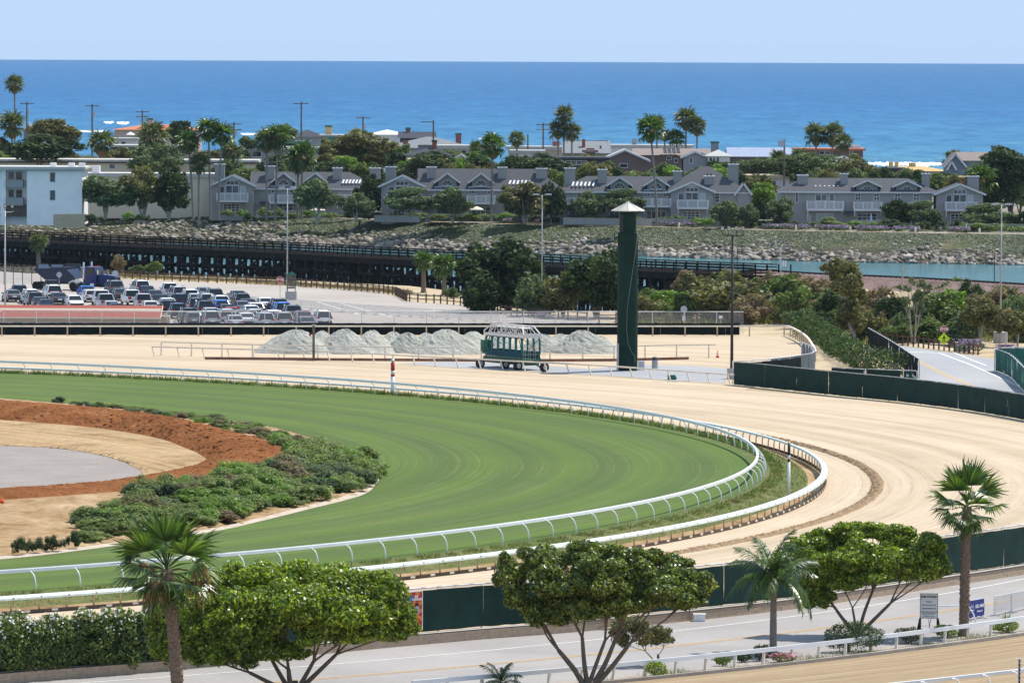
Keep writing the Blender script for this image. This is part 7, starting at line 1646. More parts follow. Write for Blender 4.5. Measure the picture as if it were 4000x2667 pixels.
def trunks_unit(seed, n, spread):
    rg = random.Random(seed); mb = MB()
    for i in range(n):
        a = rg.uniform(0,6.28); e = Vector((math.cos(a)*spread*rg.uniform(.3,1), math.sin(a)*spread*rg.uniform(.3,1), 1.0)); m_ = e*.5 + Vector((rg.uniform(-.08,.08), rg.uniform(-.08,.08), 0))
        mb.tube(smooth_line([Vector((rg.uniform(-.03,.03),0,-.05)), m_, e], 4), [.06,.055,.05,.045,.04,.034,.028,.02,.014], 6)
    return mb
TRK = {(m_, n): [trunks_unit(s, n, .3 if n == 1 else .55).mesh('trunk', [M[m_]]) for s in range(4)] for m_ in ('bark','bark_pale') for n in (1,4)}
rg = random.Random(201); TREES = 0
def tree(label, x, yt, yb, w, d, mt, fam='u', z0=1.0, tm='bark', nt=4, group=None, name='tree', cat='tree', lean=0):
    """x = crown centre, yt/yb = crown top and bottom rows, w = crown width in photo pixels, at d metres, rooted at level z0"""
    c = A(x, (yt+yb)/2, d); k = d/FPX; rz = (yb-yt)/2*k; rx = w/2*k; p = Vector((c.x-lean, d, z0)); t = thing(name, label, cat, p, 0, group)
    o = link('crown', crown_mesh(fam, rg.randrange(3), mt), t, (lean,0,c.z-z0)); o.scale = (rx, max(rx*.85, rz*.8), rz); o.rotation_euler = (0,0,rg.uniform(0,6.28))
    if abs(rx/rz-1) > .5: o.rotation_euler = (0,0,rg.choice((0,math.pi)))
    h = max(c.z-z0, .3); tr = link('trunk', TRK[(tm,nt)][rg.randrange(4)], t); s = max(.9, min(rx*.9, h)); tr.scale = (s, s, h*1.05); return t
def T(d, z0, L, group=None):
    for e in L: tree(*e[:1], e[1], e[2], e[3], e[4], d, e[5], e[6] if len(e) > 6 else 'u', z0, *(e[7:] if len(e) > 7 else ()), group=group)
gB = 'round trees in front of the condominiums'
T(962, .9, [('large round green tree in front of the white apartment block', 410,694,800,215,'grey_leaf','u','bark_pale',4), ('tall dark tea tree right of the large round tree', 560,660,800,180,'olive_leaf','u','bark_pale',4), ('broad dark tree with pale leaning stems left of the palms', 660,665,810,175,'dark_leaf','u','bark_pale',4)], gB)
T(950, .9, [('round tree with forked pale stems in front of the leftmost condominium', 1240,708,806,168,'grey_leaf','d','bark_pale',4), ('low round tree between the first two condominiums', 1392,760,836,132,'grey_leaf','d','bark_pale',4), ('broad dome-shaped tree in front of the second condominium', 1605,737,816,184,'grey_leaf','d','bark_pale',4), ('second dome-shaped tree in front of the second condominium', 1768,740,828,146,'grey_leaf','d','bark_pale',4)], gB)
T(965, .9, [('dark narrow tree filling the gap between the first two condominiums', 1440,692,820,112,'dark_leaf')], gB)
T(945, .9, [('brownish spreading tree with white forked trunk left of the green tower', 2050,722,832,180,'olive_leaf','u','bark_pale',4), ('dark green tree beside the brownish spreading tree', 2152,722,838,96,'dark_leaf','d','bark_pale',1), ('round tree just left of the green tower', 2302,754,836,136,'grey_leaf','d','bark_pale',1), ('round tree behind the cone roof of the green tower', 2440,742,816,146,'grey_leaf','d','bark_pale',1)], gB)
T(930, .9, [('low dome tree between the third and fourth condominiums', 2845,790,862,128,'grey_leaf','d','bark',4), ('small dome tree right of the low dome tree', 2922,802,868,84,'grey_leaf','d','bark',4), ('rounded tree at the left end of the rightmost condominium', 3052,776,858,112,'grey_leaf','d','bark',4), ('dark leaning tree in front of the rightmost condominium', 3508,786,872,112,'dark_leaf','u','bark',4), ('pale green crown right of the dark leaning tree', 3608,788,862,116,'grey_leaf','d','bark',4), ('lowest round bush tree in front of the rightmost condominium', 3648,830,900,108,'dark_leaf','d','bark',4), ('wide umbrella tree at the right end of the far bank', 3868,798,876,196,'grey_leaf','d','bark',4), ('tree cut by the right edge on the far bank', 3990,828,886,70,'dark_leaf','u','bark',4)], gB)
T(962, 1.0, [('yellow-green tree right of the third condominium', 2985,718,800,90,'bright_leaf'), ('dark tree below the yellow-green one', 2975,780,860,80,'dark_leaf','u')], gB)
gC = 'garden trees of the town'
T(1005, 1.6, [('broad dark hedge-like tree behind the white apartment block', 175,532,622,275,'dark_leaf','d'), ('pale feathery tree above the cream building', 610,572,680,190,'grey_leaf','l'), ('dark tree above the leftmost condominium', 1262,602,668,100,'olive_leaf'), ('light green shrubby tree left of the second condominium roof', 1340,612,668,110,'bright_leaf','d'), ('pale clipped tree above the second condominium gable', 1612,622,682,112,'bright_leaf','d'), ('pine-like dark tree behind the second condominium', 1700,596,650,160,'dark_leaf','l'), ('dark low tree row right of the pine-like tree', 1830,615,668,170,'dark_leaf','l'), ('bright green bush tree beside the centre palm', 1868,594,640,80,'bright_leaf'), ('dark conifer group left of the third condominium', 2120,608,682,220,'dark_leaf','l'), ('dark conifer left of the conifer group', 2030,612,660,120,'dark_leaf','l'), ('small yellow-green tree above the third condominium', 2310,650,690,90,'bright_leaf','l'), ('small tree on the ridge of the third condominium', 2365,630,670,70,'grey_leaf'), ('bushy palms-like clump behind the tall single palm', 2590,640,690,90,'grey_leaf','l'), ('dark bush right of the tall single palm', 2810,630,672,100,'dark_leaf','l'), ('yellowish shrub tree above the third condominium ridge', 2480,668,690,80,'olive_leaf','l')], gC)
T(1015, 1.6, [('grey-green palm thicket, left part, behind the rightmost condominium', 2930,622,690,120,'grey_leaf','l'), ('grey-green palm thicket, middle part, behind the rightmost condominium', 3040,612,692,150,'grey_leaf','l'), ('grey-green palm thicket, right part, behind the rightmost condominium', 3180,605,690,180,'grey_leaf','l'), ('feathery olive tree behind the rightmost condominium', 3340,612,694,140,'olive_leaf','l'), ('low olive shrubs below the ochre roof', 3440,664,698,120,'olive_leaf','l'), ('low shrub tree right of the ochre roof', 3560,664,700,110,'olive_leaf','l'), ('small dark shrub tree by the brick wall', 3680,676,710,90,'dark_leaf','l')], gC)
T(1060, 2.0, [('brown-green tree, largest of the centre clump', 1440,515,640,230,'olive_leaf'), ('olive tree, left of the centre clump', 1340,540,640,170,'olive_leaf'), ('grey-green tree, right of the centre clump', 1525,560,652,150,'grey_leaf'), ('dark tree hiding the right end of the orange roof', 700,478,560,100,'dark_leaf'), ('brown-green tree at far left below the gabled houses', 190,470,545,150,'olive_leaf'), ('second brown-green tree at far left', 260,500,560,110,'olive_leaf'), ('shrubby tree at the left edge', 20,545,640,90,'olive_leaf'), ('grey-green trees left of the cross-armed pole', 1090,490,560,130,'grey_leaf'), ('low tree above the dark flat roof', 970,535,580,70,'grey_leaf')], gC)
T(985, 1.4, [('dark broadleaf tree at far right behind the rightmost condominium', 3950,582,700,200,'dark_leaf'), ('large dark palm-like tree at far right', 3890,640,790,170,'dark_leaf','l'), ('green tree at the right edge behind the condominium', 3985,690,800,110,'shrub_leaf'), ('bushy green tree right of the condominium gable', 3850,720,830,90,'dark_leaf')], gC)
# trees and bushes on this side of the river
gN = 'trees and bushes beside the railway embankment'
def near(label, x, yt, yb, w, ybase, mt, fam='u', tm='bark', nt=4):
    p = G(x, ybase, ZD); return tree(label, x, yt, yb, w, p.y, mt, fam, ZD, tm, nt, gN)
for e in (('large dark glossy tree left of the street lamp', 1985,950,1180,330,1215,'dark_leaf'), ('dark bush under the large glossy tree', 1870,1080,1215,150,1222,'dark_leaf'), ('grey-green feathery shrub under the street lamp', 2080,1090,1225,150,1235,'grey_leaf','l'), ('olive young tree right of the street lamp', 2200,1080,1215,150,1238,'olive_leaf','l'), ('dark spreading tree just left of the green tower', 2330,985,1180,260,1240,'dark_leaf','l'), ('dark tree hiding the trestle behind the green tower', 2420,1030,1190,150,1240,'dark_leaf','l'),
    ('bright yellow-green shrub right of the green tower', 2590,1140,1222,130,1228,'bright_leaf'), ('bright green shrub next to the yellow-green one', 2680,1150,1225,100,1230,'bright_leaf'), ('fresh green shrub behind the bright ones', 2540,1135,1215,120,1218,'shrub_leaf'), ('broad grey-brown shrub behind the floodlight pole', 2860,1080,1245,300,1255,'olive_leaf','l'), ('dry brown bush under the floodlight pole', 2930,1160,1260,150,1265,'dry_leaf','l'), ('green bush right of the floodlight pole', 3040,1085,1235,190,1250,'shrub_leaf'), ('pale green bush below the embankment', 3110,1130,1260,130,1265,'shrub_leaf','l'),
    ('dark bush left of the eucalyptus', 3235,1150,1245,130,1262,'dark_leaf'), ('low dark green bush at the foot of the eucalyptus', 3270,1215,1290,150,1298,'shrub_leaf'), ('dark round tree right of the eucalyptus', 3480,1170,1310,150,1322,'dark_leaf','u','bark_pale',4), ('green bush behind the bare tree', 3660,1150,1290,190,1300,'shrub_leaf'), ('low olive bush left of the stop sign', 3620,1255,1330,150,1335,'shrub_leaf'), ('pale green bush right of the stop sign', 3760,1230,1340,170,1345,'grey_leaf','l'), ('brown-green tree near the far right street lamp', 3830,1170,1270,140,1352,'olive_leaf','u','bark_pale',4), ('dark small tree at the far right', 3905,1230,1295,70,1356,'olive_leaf','u','bark_pale',1), ('brown-green tree cut by the right edge', 3975,1220,1300,90,1356,'olive_leaf','u','bark_pale',4), ('dry grey brush on the embankment at right', 3900,1135,1210,180,1240,'dry_leaf','l'), ('grey-green brush below the embankment at right', 3960,1170,1300,150,1310,'grey_leaf','l'), ('tangled grey brush left of the eucalyptus on the embankment', 3170,1090,1180,160,1200,'dry_leaf','l'), ('dry brush between the eucalyptus and the bare tree', 3440,1130,1230,130,1250,'dry_leaf','l'),
    ('round green bush beside the trestle, larger of two', 600,1022,1062,60,1080,'shrub_leaf'), ('low pale bush beside the trestle, smaller of two', 533,1036,1064,58,1078,'grey_leaf'), ('dry tangled bush left of the two trestle bushes', 460,1000,1055,60,1072,'dry_leaf','l'), ('low bush at the foot of the two parking lot palms', 1765,1125,1160,60,1165,'shrub_leaf')):
    near(*e)
# eucalyptus and bare tree
shaped_tree('eucalyptus', 'tall ragged eucalyptus with pale forked trunk on the right', 'tree', (3335,1338), ZD, [(3240,1050,35,25),(3290,1040,45,30),(3330,1075,40,40),(3300,1120,45,45),(3345,1150,45,50),(3320,1210,45,55),(3300,1265,40,35),(3350,1250,35,40),(3275,1080,30,30)], 'olive_leaf', 15000, .16, .28, 211, 'bark_pale', 9, deep=1.0)
shaped_tree('bare_tree', 'sparse tree with tall pale bare stems on the right', 'tree', (3570,1342), ZD, [(3510,1125,14,12),(3545,1130,20,14),(3600,1110,22,18),(3560,1100,18,16),(3620,1130,20,20),(3580,1160,22,22),(3540,1180,18,20),(3600,1200,20,20)], 'grey_leaf', 2600, .11, .22, 212, 'bark_pale', 8)
# ficus hedge along the access road
HL = smooth_line([G(x,y,ZD) for x,y in ((3120,1300),(3190,1330),(3260,1380),(3330,1425),(3400,1455),(3520,1475))], 6); t = thing('road_hedge', 'tall dense dark green hedge along the access road', 'hedge', HL[0], 0); bl = []
for p, d in resample(HL, .8):
    q = p-HL[0]
    for z in (.45,1.15,1.85): bl.append((q.x+rs.normal()*.3, q.y+rs.normal()*.4, z+rs.normal()*.15, .75+.3*rs.random(), .9, .55+.2*rs.random()))
P, Nn = blob_leaves(rs, bl, 26000, .5, .8, -.9); V, F = leaf_quads(rs, P, Nn, .13, .55); link('foliage', fast_mesh('foliage', V, F, [M['hedge_leaf']]), t)
mb = MB()
for p, d in resample(HL, 1.6): q = p-HL[0]; mb.tube([(q.x,q.y,-.1),(q.x+.1,q.y,1.2)], [.09,.05], 5)
part('stems', mb, M['bark'], t)['kind'] = 'stuff'
HF = smooth_line([G(x,y,ZD) for x,y in ((3390,1352),(3440,1382),(3500,1420),(3560,1462),(3590,1482))], 4); screen_fence('screen_fence', 'dark screened fence between the hedge and the access road', HF, 1.9, ZD, 3.0, 'screen_dark', 2.4, .05, 1.88, None, 'galv', .05, seed=41)
# palms of the parking lot and the far bank
def crown_palm(n, nl, seed):
    rs = np.random.RandomState(seed); out = []
    for i in range(n):
        V, F = fan_frond(rs, nl, .75, .95, .4, 112, .075); u = i/(n-1); el = math.radians(80-130*u+rs.uniform(-10,10)); az = i*2.39996; c, s_ = math.cos(el), math.sin(el)
        Rm = np.array([[math.cos(az),-math.sin(az),0],[math.sin(az),math.cos(az),0],[0,0,1]]) @ np.array([[c,0,-s_],[0,1,0],[s_,0,c]]); out.append(((V*(.8+.3*rs.random())) @ Rm.T, F))
    return join(out)
PC = [crown_palm(32, 13, s) for s in (1,2,3)]; PCM = {(i, m_): fast_mesh('crown', *PC[i], [M[m_]]) for i in range(3) for m_ in ('palm_leaf','palm_olive')}
mb = MB(); mb.lathe([(.25,-1.3),(.55,-.9),(.62,-.45),(.35,0)], 10); SK = mb.mesh('dead_skirt', [M['dead_frond']])
def palm(label, x, yc, r_, d, z0, mt='palm_leaf', bx=None, skirt=True, group='fan palms of the far bank', tm='palmtrunk_grey', tr=.17):
    c = A(x, yc, d); k = d/FPX; bxx = A(bx if bx is not None else x, yc, d).x; t = thing('palm_tree', label, 'palm tree', Vector((bxx,d,z0)), 0, group); h = c.z-z0
    o = link('crown', PCM[(rg.randrange(3), mt)], t, (c.x-bxx,0,h)); s = r_*k/1.25; o.scale = (s,s,s); o.rotation_euler = (0,0,rg.uniform(0,6.28))
    part('trunk', trunk_mesh(h, tr*1.15, tr*.85, (c.x-bxx,0), rings=14, rough=.02, seed=int(x), n=8), M[tm], t)
    if skirt: o = link('dead_skirt', SK, t, (c.x-bxx,0,h)); o.scale = (s*.9,s*.9,s*1.0)
    return t
for e in (('tall palm, leftmost of the four beside the leftmost condominium', 735,556,46,955,.9,'palm_leaf',755),('shortest of the four palms beside the leftmost condominium', 777,640,40,955,.9,'palm_olive',777),('tallest of the four palms beside the leftmost condominium', 814,508,46,955,.9,'palm_leaf',822),('rightmost of the four palms beside the leftmost condominium', 868,524,46,955,.9,'palm_leaf',853),
    ('left one of the tall palm pair in front of the leftmost condominium', 1040,548,48,955,.9,'palm_olive',1043),('right one of the tall palm pair in front of the leftmost condominium', 1086,535,48,955,.9,'palm_leaf',1076),('shorter thick-crowned palm right of the palm pair', 1180,610,56,955,.9,'palm_leaf',1178),('single tall palm in front of the second condominium', 1926,570,50,950,.9,'palm_leaf',1919),('single tall leaning palm beside the green tower', 2540,505,52,935,.9,'palm_leaf',2568)): palm(*e)
palm('second trunked palm behind the thick-crowned one', 1165,640,40,957,.9,'palm_olive',1163)
for e in (('very tall thin palm against the sea at far left', 57,330,36,1090,2,'palm_olive'),('bushy palm below the very tall one at far left', 47,488,52,1060,2,'palm_olive'),('tallest of the three palms standing against the sea', 2203,448,36,1100,2,'palm_olive'),('left of the three palms against the sea', 2180,508,36,1100,2,'palm_olive'),('right of the three palms against the sea', 2234,516,36,1100,2,'palm_olive'),('short palm left of the three sea palms', 2019,545,32,1080,2,'palm_olive'),('palm half hidden behind the leaning palm', 2566,482,32,1110,2,'palm_olive'),('small palm right of the leaning palm', 2597,530,24,1110,2,'palm_olive'),('spiky palm without skirt behind the brown roof', 2644,540,34,1110,2,'palm_leaf',None,False),('tallest palm right of the leaning palm', 2680,466,44,1110,2,'palm_olive'),('second tall palm right of the leaning palm', 2723,496,36,1110,2,'palm_olive'),('left of the twin palms beside the red-edged roof', 3188,526,44,1090,2,'palm_olive'),('right of the twin palms beside the red-edged roof', 3252,526,46,1090,2,'palm_olive'),('lower palm leaning on the twin palms', 3294,560,36,1085,2,'palm_olive'),('pale palm behind the cream building', 395,560,52,1030,2,'palm_olive'),('tall feathery palm above the cream wing', 600,535,60,1030,2,'palm_olive'),('small palm in front of the roofs near the centre', 1860,575,26,1060,2,'palm_leaf'),('low palm at the right of the cross-armed pole', 905,596,40,1000,1.5,'palm_olive'),('palm in front of the solar roof', 3120,612,34,1020,1.6,'palm_olive'),('palm left of the one before the solar roof', 3040,620,34,1020,1.6,'palm_olive'),('low palm at the right edge of the rightmost condominium', 3830,700,60,980,1.4,'palm_leaf')): palm(*e)
gP = 'short palms beside the parking lot'
for lab, x, yc, r_, yb in (('left of the two short palms at the end of the parking lot', 1655,1022,40,1143),('right of the two short palms at the end of the parking lot', 1735,1040,50,1152),('lone short palm in front of the trestle at far left', 150,950,36,1040)):
    p = G(x,yb,ZD); palm(lab, x, yc, r_, p.y, ZD, 'palm_olive' if x < 200 else 'palm_leaf', None, False, gP, 'palmtrunk', .28)
# shrubs along the garden walls of the far bank
gS = 'low shrubs along the garden walls'
for i in range(44):
    x = 880 + i*68 + rg.uniform(-18,18); d = np.interp(x, [0,4000], [994,912]) - rg.uniform(0,4); w_ = rg.uniform(1.3,3.0); mt = rg.choices(['shrub_leaf','dark_leaf','bright_leaf','grey_leaf'],[3,4,1,2])[0]
    cn = dict(shrub_leaf='green', dark_leaf='dark green', bright_leaf='yellow-green', grey_leaf='grey-green')[mt]
    t = thing('garden_shrub', f'low {cn} shrub by the condominium garden walls, {nth(i)} from the left', 'shrub', Vector((A(x,850,d).x,d,.9)), rg.uniform(0,6.28), gS); o = link('foliage', SHM[mt][rg.randrange(5)], t); o.scale = (w_,w_*.8,rg.uniform(1.0,1.9))
for i, (x, y, w_, mt, lab) in enumerate(((500,860,60,'bright_leaf','round bright shrub below the large round tree'),(360,866,90,'dark_leaf','dark shrub row below the large round tree'),(560,866,80,'dark_leaf','dark shrub below the tall tea tree'),(260,828,140,'bright_leaf','broad-leaved pale plants on the brown retaining wall'),(980,866,80,'dark_leaf','clipped dark shrub right of the four palms'))):
    p = G(x,y,.9); k = p.y/FPX; t = thing('garden_shrub', lab, 'shrub', p); o = link('foliage', SHM[mt][i], t); o.scale = (w_*k/2.2,w_*k/2.2,1.6)
# purple bushes on this side
for x, y, w_, h_, lab in ((3790,1378,110,55,'purple flowering bush beside the concrete planter'),(3930,1385,70,40,'purple flowering bush right of the planter'),(2115,1245,40,24,'small purple bush at the foot of the street lamp')):
    t = bush_px(lab, x, y, w_, h_, 'grey_leaf', 1500, .1, int(x), ZD, 'purple flowering bushes', stems=2); rs2 = np.random.RandomState(int(x)); k = t.location.y/FPX
    P = np.stack([rs2.normal(size=500)*w_*k*.24, rs2.normal(size=500)*w_*k*.2-.2, h_*k*(.55+.45*rs2.random(500))],1); V, F = leaf_quads(rs2, P, np.tile([0,-.5,.7],(500,1)), .09, .8); link('blossom', fast_mesh('blossom', V, F, [M['purple']]), t)['kind'] = 'stuff'
# dry grass by the split-rail fences
n = 9000; q = [G(x,y,ZD) for x,y in ((0,1052),(533,1084),(900,1098),(1335,1124),(1500,1138),(1600,1150))]; qq = resample(q, .05); P = np.array([tuple(qq[i][0]+Vector((rs.normal()*.3, rs.normal()*3+1, 0))) for i in rs.randint(0,len(qq),n)]); tufts('dry_grass', 'dry yellow grass along the parking lot fence', P, .4, 'dry_leaf', 220, .05)

# ------------------------------------------------------------------ people
def person(label, p, h, joints, mats, rz=0.0):
    """joints: dict of skeleton points in units of body height; one skinned body"""
    J = dict(pel=(0,0,.52), chest=(0,0,.74), neck=(0,0,.845), head=(0,0,.925), top=(0,0,.985), hl=(-.055,0,.50), hr=(.055,0,.50), kl=(-.06,-.01,.28), kr=(.06,-.01,.28), al=(-.06,.01,.045), ar=(.06,.01,.045), tl=(-.065,-.07,.02), tr=(.065,-.07,.02), sl=(-.105,0,.80), sr=(.105,0,.80), el=(-.135,.01,.64), er=(.135,.01,.64), wl=(-.135,-.03,.50), wr=(.135,-.03,.50), fl=(-.13,-.04,.45), fr=(.13,-.04,.45)); J.update(joints)
    Rr = dict(pel=.075, chest=.085, neck=.035, head=.052, top=.035, hl=.052, hr=.052, kl=.036, kr=.036, al=.025, ar=.025, tl=.02, tr=.02, sl=.038, sr=.038, el=.026, er=.026, wl=.019, wr=.019, fl=.018, fr=.018)
    E = [('pel','chest'),('chest','neck'),('neck','head'),('head','top'),('pel','hl'),('pel','hr'),('hl','kl'),('hr','kr'),('kl','al'),('kr','ar'),('al','tl'),('ar','tr'),('chest','sl'),('chest','sr'),('sl','el'),('sr','er'),('el','wl'),('er','wr'),('wl','fl'),('wr','fr')]
    ks = list(J); me = bpy.data.meshes.new('person'); me.from_pydata([tuple(c*h for c in J[k]) for k in ks], [(ks.index(a), ks.index(b)) for a, b in E], [])
    o = bpy.data.objects.new('person', me); COL.objects.link(o); sk = o.modifiers.new('skin','SKIN'); sv = me.skin_vertices[0].data
    for i, k in enumerate(ks): sv[i].radius = (Rr[k]*h, Rr[k]*h*(.75 if k in ('pel','chest') else 1)); sv[i].use_root = (k == 'pel')
    su = o.modifiers.new('sub','SUBSURF'); su.levels = 1; su.render_levels = 1
    m2 = bpy.data.meshes.new_from_object(o.evaluated_get(bpy.context.evaluated_depsgraph_get())); bpy.data.objects.remove(o)
    for m_ in mats: m2.materials.append(M[m_])           # skin, shirt, trousers, hat or hair
    zr = [J['neck'][2]*h, J['pel'][2]*h]
    for pl in m2.polygons:
        z = pl.center.z; x = abs(pl.center.x)
        pl.material_index = 3 if z > J['head'][2]*h+.03*h else (0 if z > J['neck'][2]*h-.01*h else (1 if z > J['pel'][2]*h-.02*h else (2 if z > .07*h else 3))); pl.use_smooth = True
        if z < J['wl'][2]*h and x > .115*h and z > J['pel'][2]*h-.16*h: pl.material_index = 0
    q = link('person', m2, None, p); q.rotation_euler = (0,0,rz); return tag(q, label, 'person')
plain('skin', (.36,.21,.14), .6, .3, 0, .1); plain('c_white', (.72,.73,.76), .8, .2, 0, .06); plain('c_yellow', (.62,.55,.03), .8, .2, 0, .06); plain('c_blue', (.32,.45,.66), .8, .2, 0, .06); plain('c_dark', (.03,.035,.05), .8, .2, 0, .1); plain('c_jeans', (.06,.09,.17), .8, .2, 0, .1); plain('hair', (.03,.02,.015), .7, .2, 0, .1); plain('c_pale', (.50,.53,.62), .8, .2, 0, .06)
sit = dict(pel=(0,0,.30), chest=(0,-.02,.52), neck=(0,-.03,.625), head=(0,-.05,.705), top=(0,-.05,.765), hl=(-.055,-.02,.29), hr=(.055,-.02,.29), kl=(-.07,-.24,.30), kr=(.07,-.24,.30), al=(-.07,-.27,.06), ar=(.07,-.27,.06), tl=(-.07,-.34,.03), tr=(.07,-.34,.03), sl=(-.105,-.02,.58), sr=(.105,-.02,.58), el=(-.14,-.08,.43), er=(.14,-.08,.43), wl=(-.10,-.21,.36), wr=(.10,-.21,.36), fl=(-.09,-.25,.35), fr=(.09,-.25,.35))
person('person in white work clothes and hat standing behind the far fence', G(684,1305,ZD), 1.75, dict(er=(.15,-.06,.66), wr=(.20,-.17,.62), fr=(.21,-.20,.60)), ('skin','c_white','c_white','c_white'), R(20))
person('person in pale blue clothes and a hat standing on the rocks at left', Vector((A(265,910,962).x,962,-1.0)), 1.7, dict(el=(-.14,-.04,.66), wl=(-.06,-.12,.66), fl=(-.03,-.13,.67)), ('skin','c_pale','c_pale','c_white'))
def bank_pt(x, o):
    i = min(range(len(FW)), key=lambda j: abs(FW[j][0].x/FW[j][0].y*FPX+2000-x)); q = FW[i][0]; return Vector((q.x, q.y+o, float(bankz(o))+.1))
person('person in a yellow shirt and jeans sitting on the rocks', bank_pt(1378,13), 1.75, sit, ('skin','c_yellow','c_jeans','c_white'), R(15))
person('person in dark clothes sitting next to the one in yellow', bank_pt(1393,15), 1.75, sit, ('skin','c_dark','c_dark','hair'), R(-10))
person('person in a white shirt walking on the bank path', bank_pt(1404,22.6), 1.7, dict(kl=(-.06,-.08,.28), al=(-.06,-.02,.05), kr=(.06,.02,.28), ar=(.06,.10,.06)), ('skin','c_white','c_dark','hair'), R(70))
person('person in a light blue shirt walking in front of the umbrella tree at right', bank_pt(3817,23), 1.78, dict(kl=(-.06,-.07,.28), al=(-.06,-.0,.05), kr=(.06,.02,.28), ar=(.06,.11,.06)), ('skin','c_blue','c_dark','hair'), R(60))
# patio umbrella, bollards on the bank path
def umbrella(label, x, y, w_, mt, d, closed=False):
    p = Vector((A(x,y,d).x, d, 1.0)); k = d/FPX; t = thing('patio_umbrella', label, 'umbrella', p); h = A(x,y,d).z-1.0; mb = MB(); mb.cyl(0,0,0,h,.04,6); part('pole', mb, M['steel'], t); mb = MB()
    mb.lathe([(w_*k/2,-.55),(w_*k*.32,-.3),(.05,0)] if not closed else [(.28,-1.9),(.2,-1.0),(.04,0)], 8, (0,0,h)); part('canopy', mb, M[mt], t)
umbrella('cream patio umbrella in front of the second condominium',1862,806,58,'cream',953); umbrella('pale patio umbrella under the round forked tree',1243,808,60,'cream',956); umbrella('closed blue patio umbrella in front of the rightmost condominium',3402,833,20,'c_blue',926,True); umbrella('wide white umbrella behind the orange villa at left',510,516,38,'tarp',1150)
mb = MB(); mb.lathe([(.16,0),(.16,.7),(.1,.85)], 8); bo = mb.mesh('bollard', [M['dirtywhite']])
for i, x in enumerate((1522,1735,2208,2668,3138,3355,3615,3872)): tag(link('bollard', bo, None, bank_pt(x,23.8)), f'small pale bollard on the bank path, {nth(i)} from the left', 'bollard', 'bollards of the bank path')
# thin posts by the railway
for x, y, yt, mt, lab in ((3525,1095,1038,'tanpost','pale rust-topped marker post beside the railway'),(3064,1065,1018,'steel','post with a small white warning sign beside the railway'),(3884,1108,1000,'darksteel','thin dark pole beside the railway at right'),(2880,1040,975,'darksteel','thin pole on the far shore beside the trestle end')):
    p = G(x,y,1.8); k = p.y/FPX; h = (y-yt)*k; t = thing('track_post', lab, 'post', p); mb = MB(); mb.cyl(0,0,-.6,h,.09 if mt == 'tanpost' else .05,6); part('post', mb, M[mt], t)
    if x == 3064: mb = MB(); mb.box(-.25,.25,-.03,.03,h-.75,h); part('plate', mb, M['signwhite'], t)
# ------------------------------------------------------------------ more planting: lane trees behind the condominiums, scrub by the embankment
rg = random.Random(300)
COLN = dict(shrub_leaf='green', dark_leaf='dark green', bright_leaf='yellow-green', grey_leaf='grey-green', olive_leaf='olive brown', dry_leaf='dry brown')
for i in range(46):
    x = 880 + i*66 + rg.uniform(-25,25); mt = rg.choices(['dark_leaf','grey_leaf','olive_leaf','bright_leaf','shrub_leaf'],[4,4,2,1,2])[0]; yt = rg.uniform(628,668) - (18 if rg.random() < .25 else 0) + (22 if x > 2000 else 0); w_ = rg.uniform(70,150)
    tree(f'{COLN[mt]} garden tree in the lane behind the condominiums, {nth(i)} from the left', x, yt, yt+rg.uniform(60,90), w_, 996+rg.uniform(-4,8), mt, rg.choice('uldl'), 1.5, group='lane trees behind the condominiums')
for i in range(26):
    x = 0 + i*155 + rg.uniform(-50,50)
    if x > 1950 and i % 3: continue
    if 3380 < x < 3720: continue
    mt = rg.choices(['dark_leaf','grey_leaf','olive_leaf','shrub_leaf'],[4,4,3,2])[0]; yt = rg.uniform(582,615)
    tree(f'{COLN[mt]} tree between the beach houses, {nth(i)} from the left', x, yt, yt+rg.uniform(55,85), rg.uniform(80,170), 1052+rg.uniform(-12,14), mt, rg.choice('ul'), 2.0, group='trees between the beach houses')
k = 0
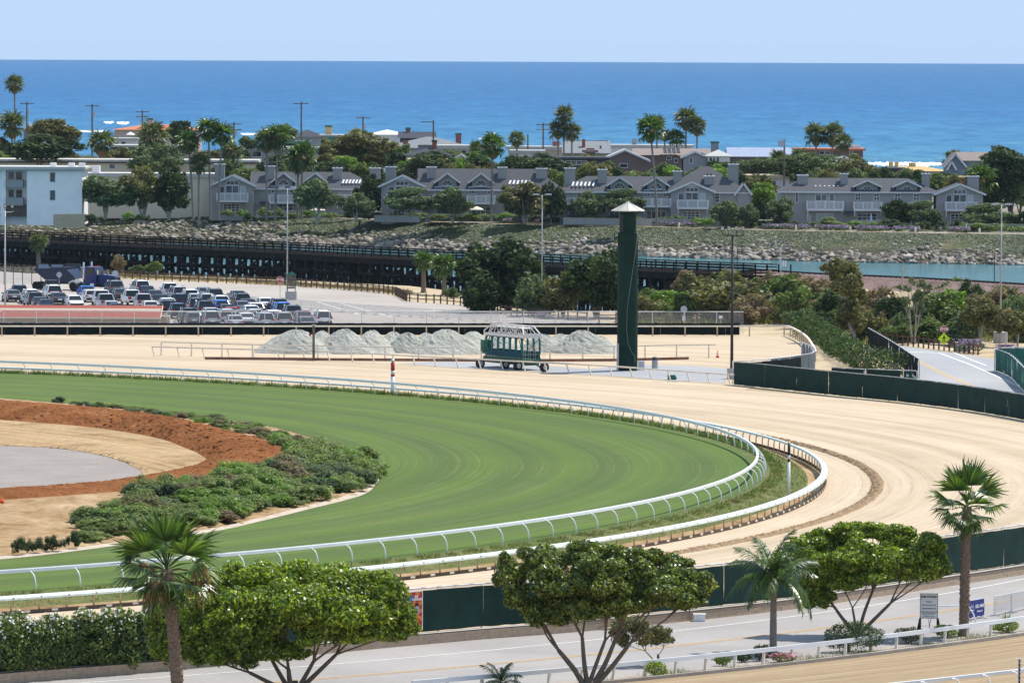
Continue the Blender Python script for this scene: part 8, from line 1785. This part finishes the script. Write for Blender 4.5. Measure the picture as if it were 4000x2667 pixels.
for (x0, x1, ya, yb, n) in ((2480,3120,1205,1262,22),(3120,3420,1190,1318,16),(3420,4020,1225,1335,34),(3350,3640,1300,1338,10),(2650,3100,1160,1200,12),(3660,4020,1180,1225,10)):
    for i in range(n):
        x = x0+(x1-x0)*(i+rg.random())/n; y = rg.uniform(ya,yb); mt = rg.choices(['shrub_leaf','grey_leaf','olive_leaf','dark_leaf','dry_leaf','bright_leaf'],[4,4,3,2,2,1])[0]; h = rg.uniform(45,105)
        p = G(x,y,ZD); t = tree(f'{COLN[mt]} scrub bush beside the railway embankment, {nth(k % 40)} of its stretch' if False else f'{COLN[mt]} scrub bush below the railway embankment', x, y-h, y+6, rg.uniform(70,150), p.y, mt, rg.choice('ull'), ZD, group=f'{COLN[mt]} scrub below the embankment', name='scrub_bush', cat='bush'); k += 1
n = 26000; rs = np.random.RandomState(310); X = rs.uniform(2450,4050,n); Y = rs.uniform(1150,1345,n); Y = np.where(X < 3100, 1150+(Y-1150)*.6, Y); P = []
for x, y in zip(X, Y):
    if x > 3420 and y > 1338 or (x < 3300 and y > 1300): continue
    q = G(x,y,ZD); P.append((q.x,q.y,ZD))
P = np.array(P); kp = (np.sin(P[:,0]*.5)+np.sin(P[:,1]*.21+P[:,0]*.3)+rs.normal(size=len(P))*.6) > -.4; P = P[kp]
tufts('scrub_grass', 'rough green and dry grass below the railway embankment', P, .75, 'olive_leaf', 311, .09, .6)
# low hedge and planting right along the bank path
n = 30000; vi = rs.randint(0,len(vis),n); pts = np.array([tuple(FW[vis[i]][0]) for i in vi]); col = pts[:,0]/pts[:,1]*FPX+2000; o = 29.5+3.5*rs.random(n); hh = rs.random(n)*(.55+.45*np.sin(col*.021)*np.sin(col*.057+1)); kp = (col > 900) & (hh > 0)
P = np.stack([pts[:,0]+rs.normal(size=n)*.3, pts[:,1]+o, bankz(o)+.1+hh*1.1],1)[kp]; V, F = leaf_quads(rs, P, np.tile([0,-.5,.7],(len(P),1)), .22, .5); tag(link('border_planting', fast_mesh('border_planting', V, F, [M['shrub_leaf']])), 'continuous low border planting between the bank path and the garden walls', 'planting', kind='stuff')

# ------------------------------------------------------------------ sea air
mb = MB(); mb.box(-5200,5200,-60,13900,-8.5,34.0); hz = link('haze', mb.mesh('haze', []))
_m = bpy.data.materials.new('haze'); _m.use_nodes = True; _n = _m.node_tree; _n.nodes.clear(); _o = _n.nodes.new('ShaderNodeOutputMaterial'); _v = _n.nodes.new('ShaderNodeVolumePrincipled')
_v.inputs['Color'].default_value = (.72,.86,1.0,1); _v.inputs['Density'].default_value = 1.8e-5; _v.inputs['Anisotropy'].default_value = 0.0
_n.links.new(_v.outputs[0], _o.inputs['Volume']); hz.data.materials.append(_m); hz['kind'] = 'stuff'; hz['label'] = 'thin pale sea haze'; hz['category'] = 'haze'
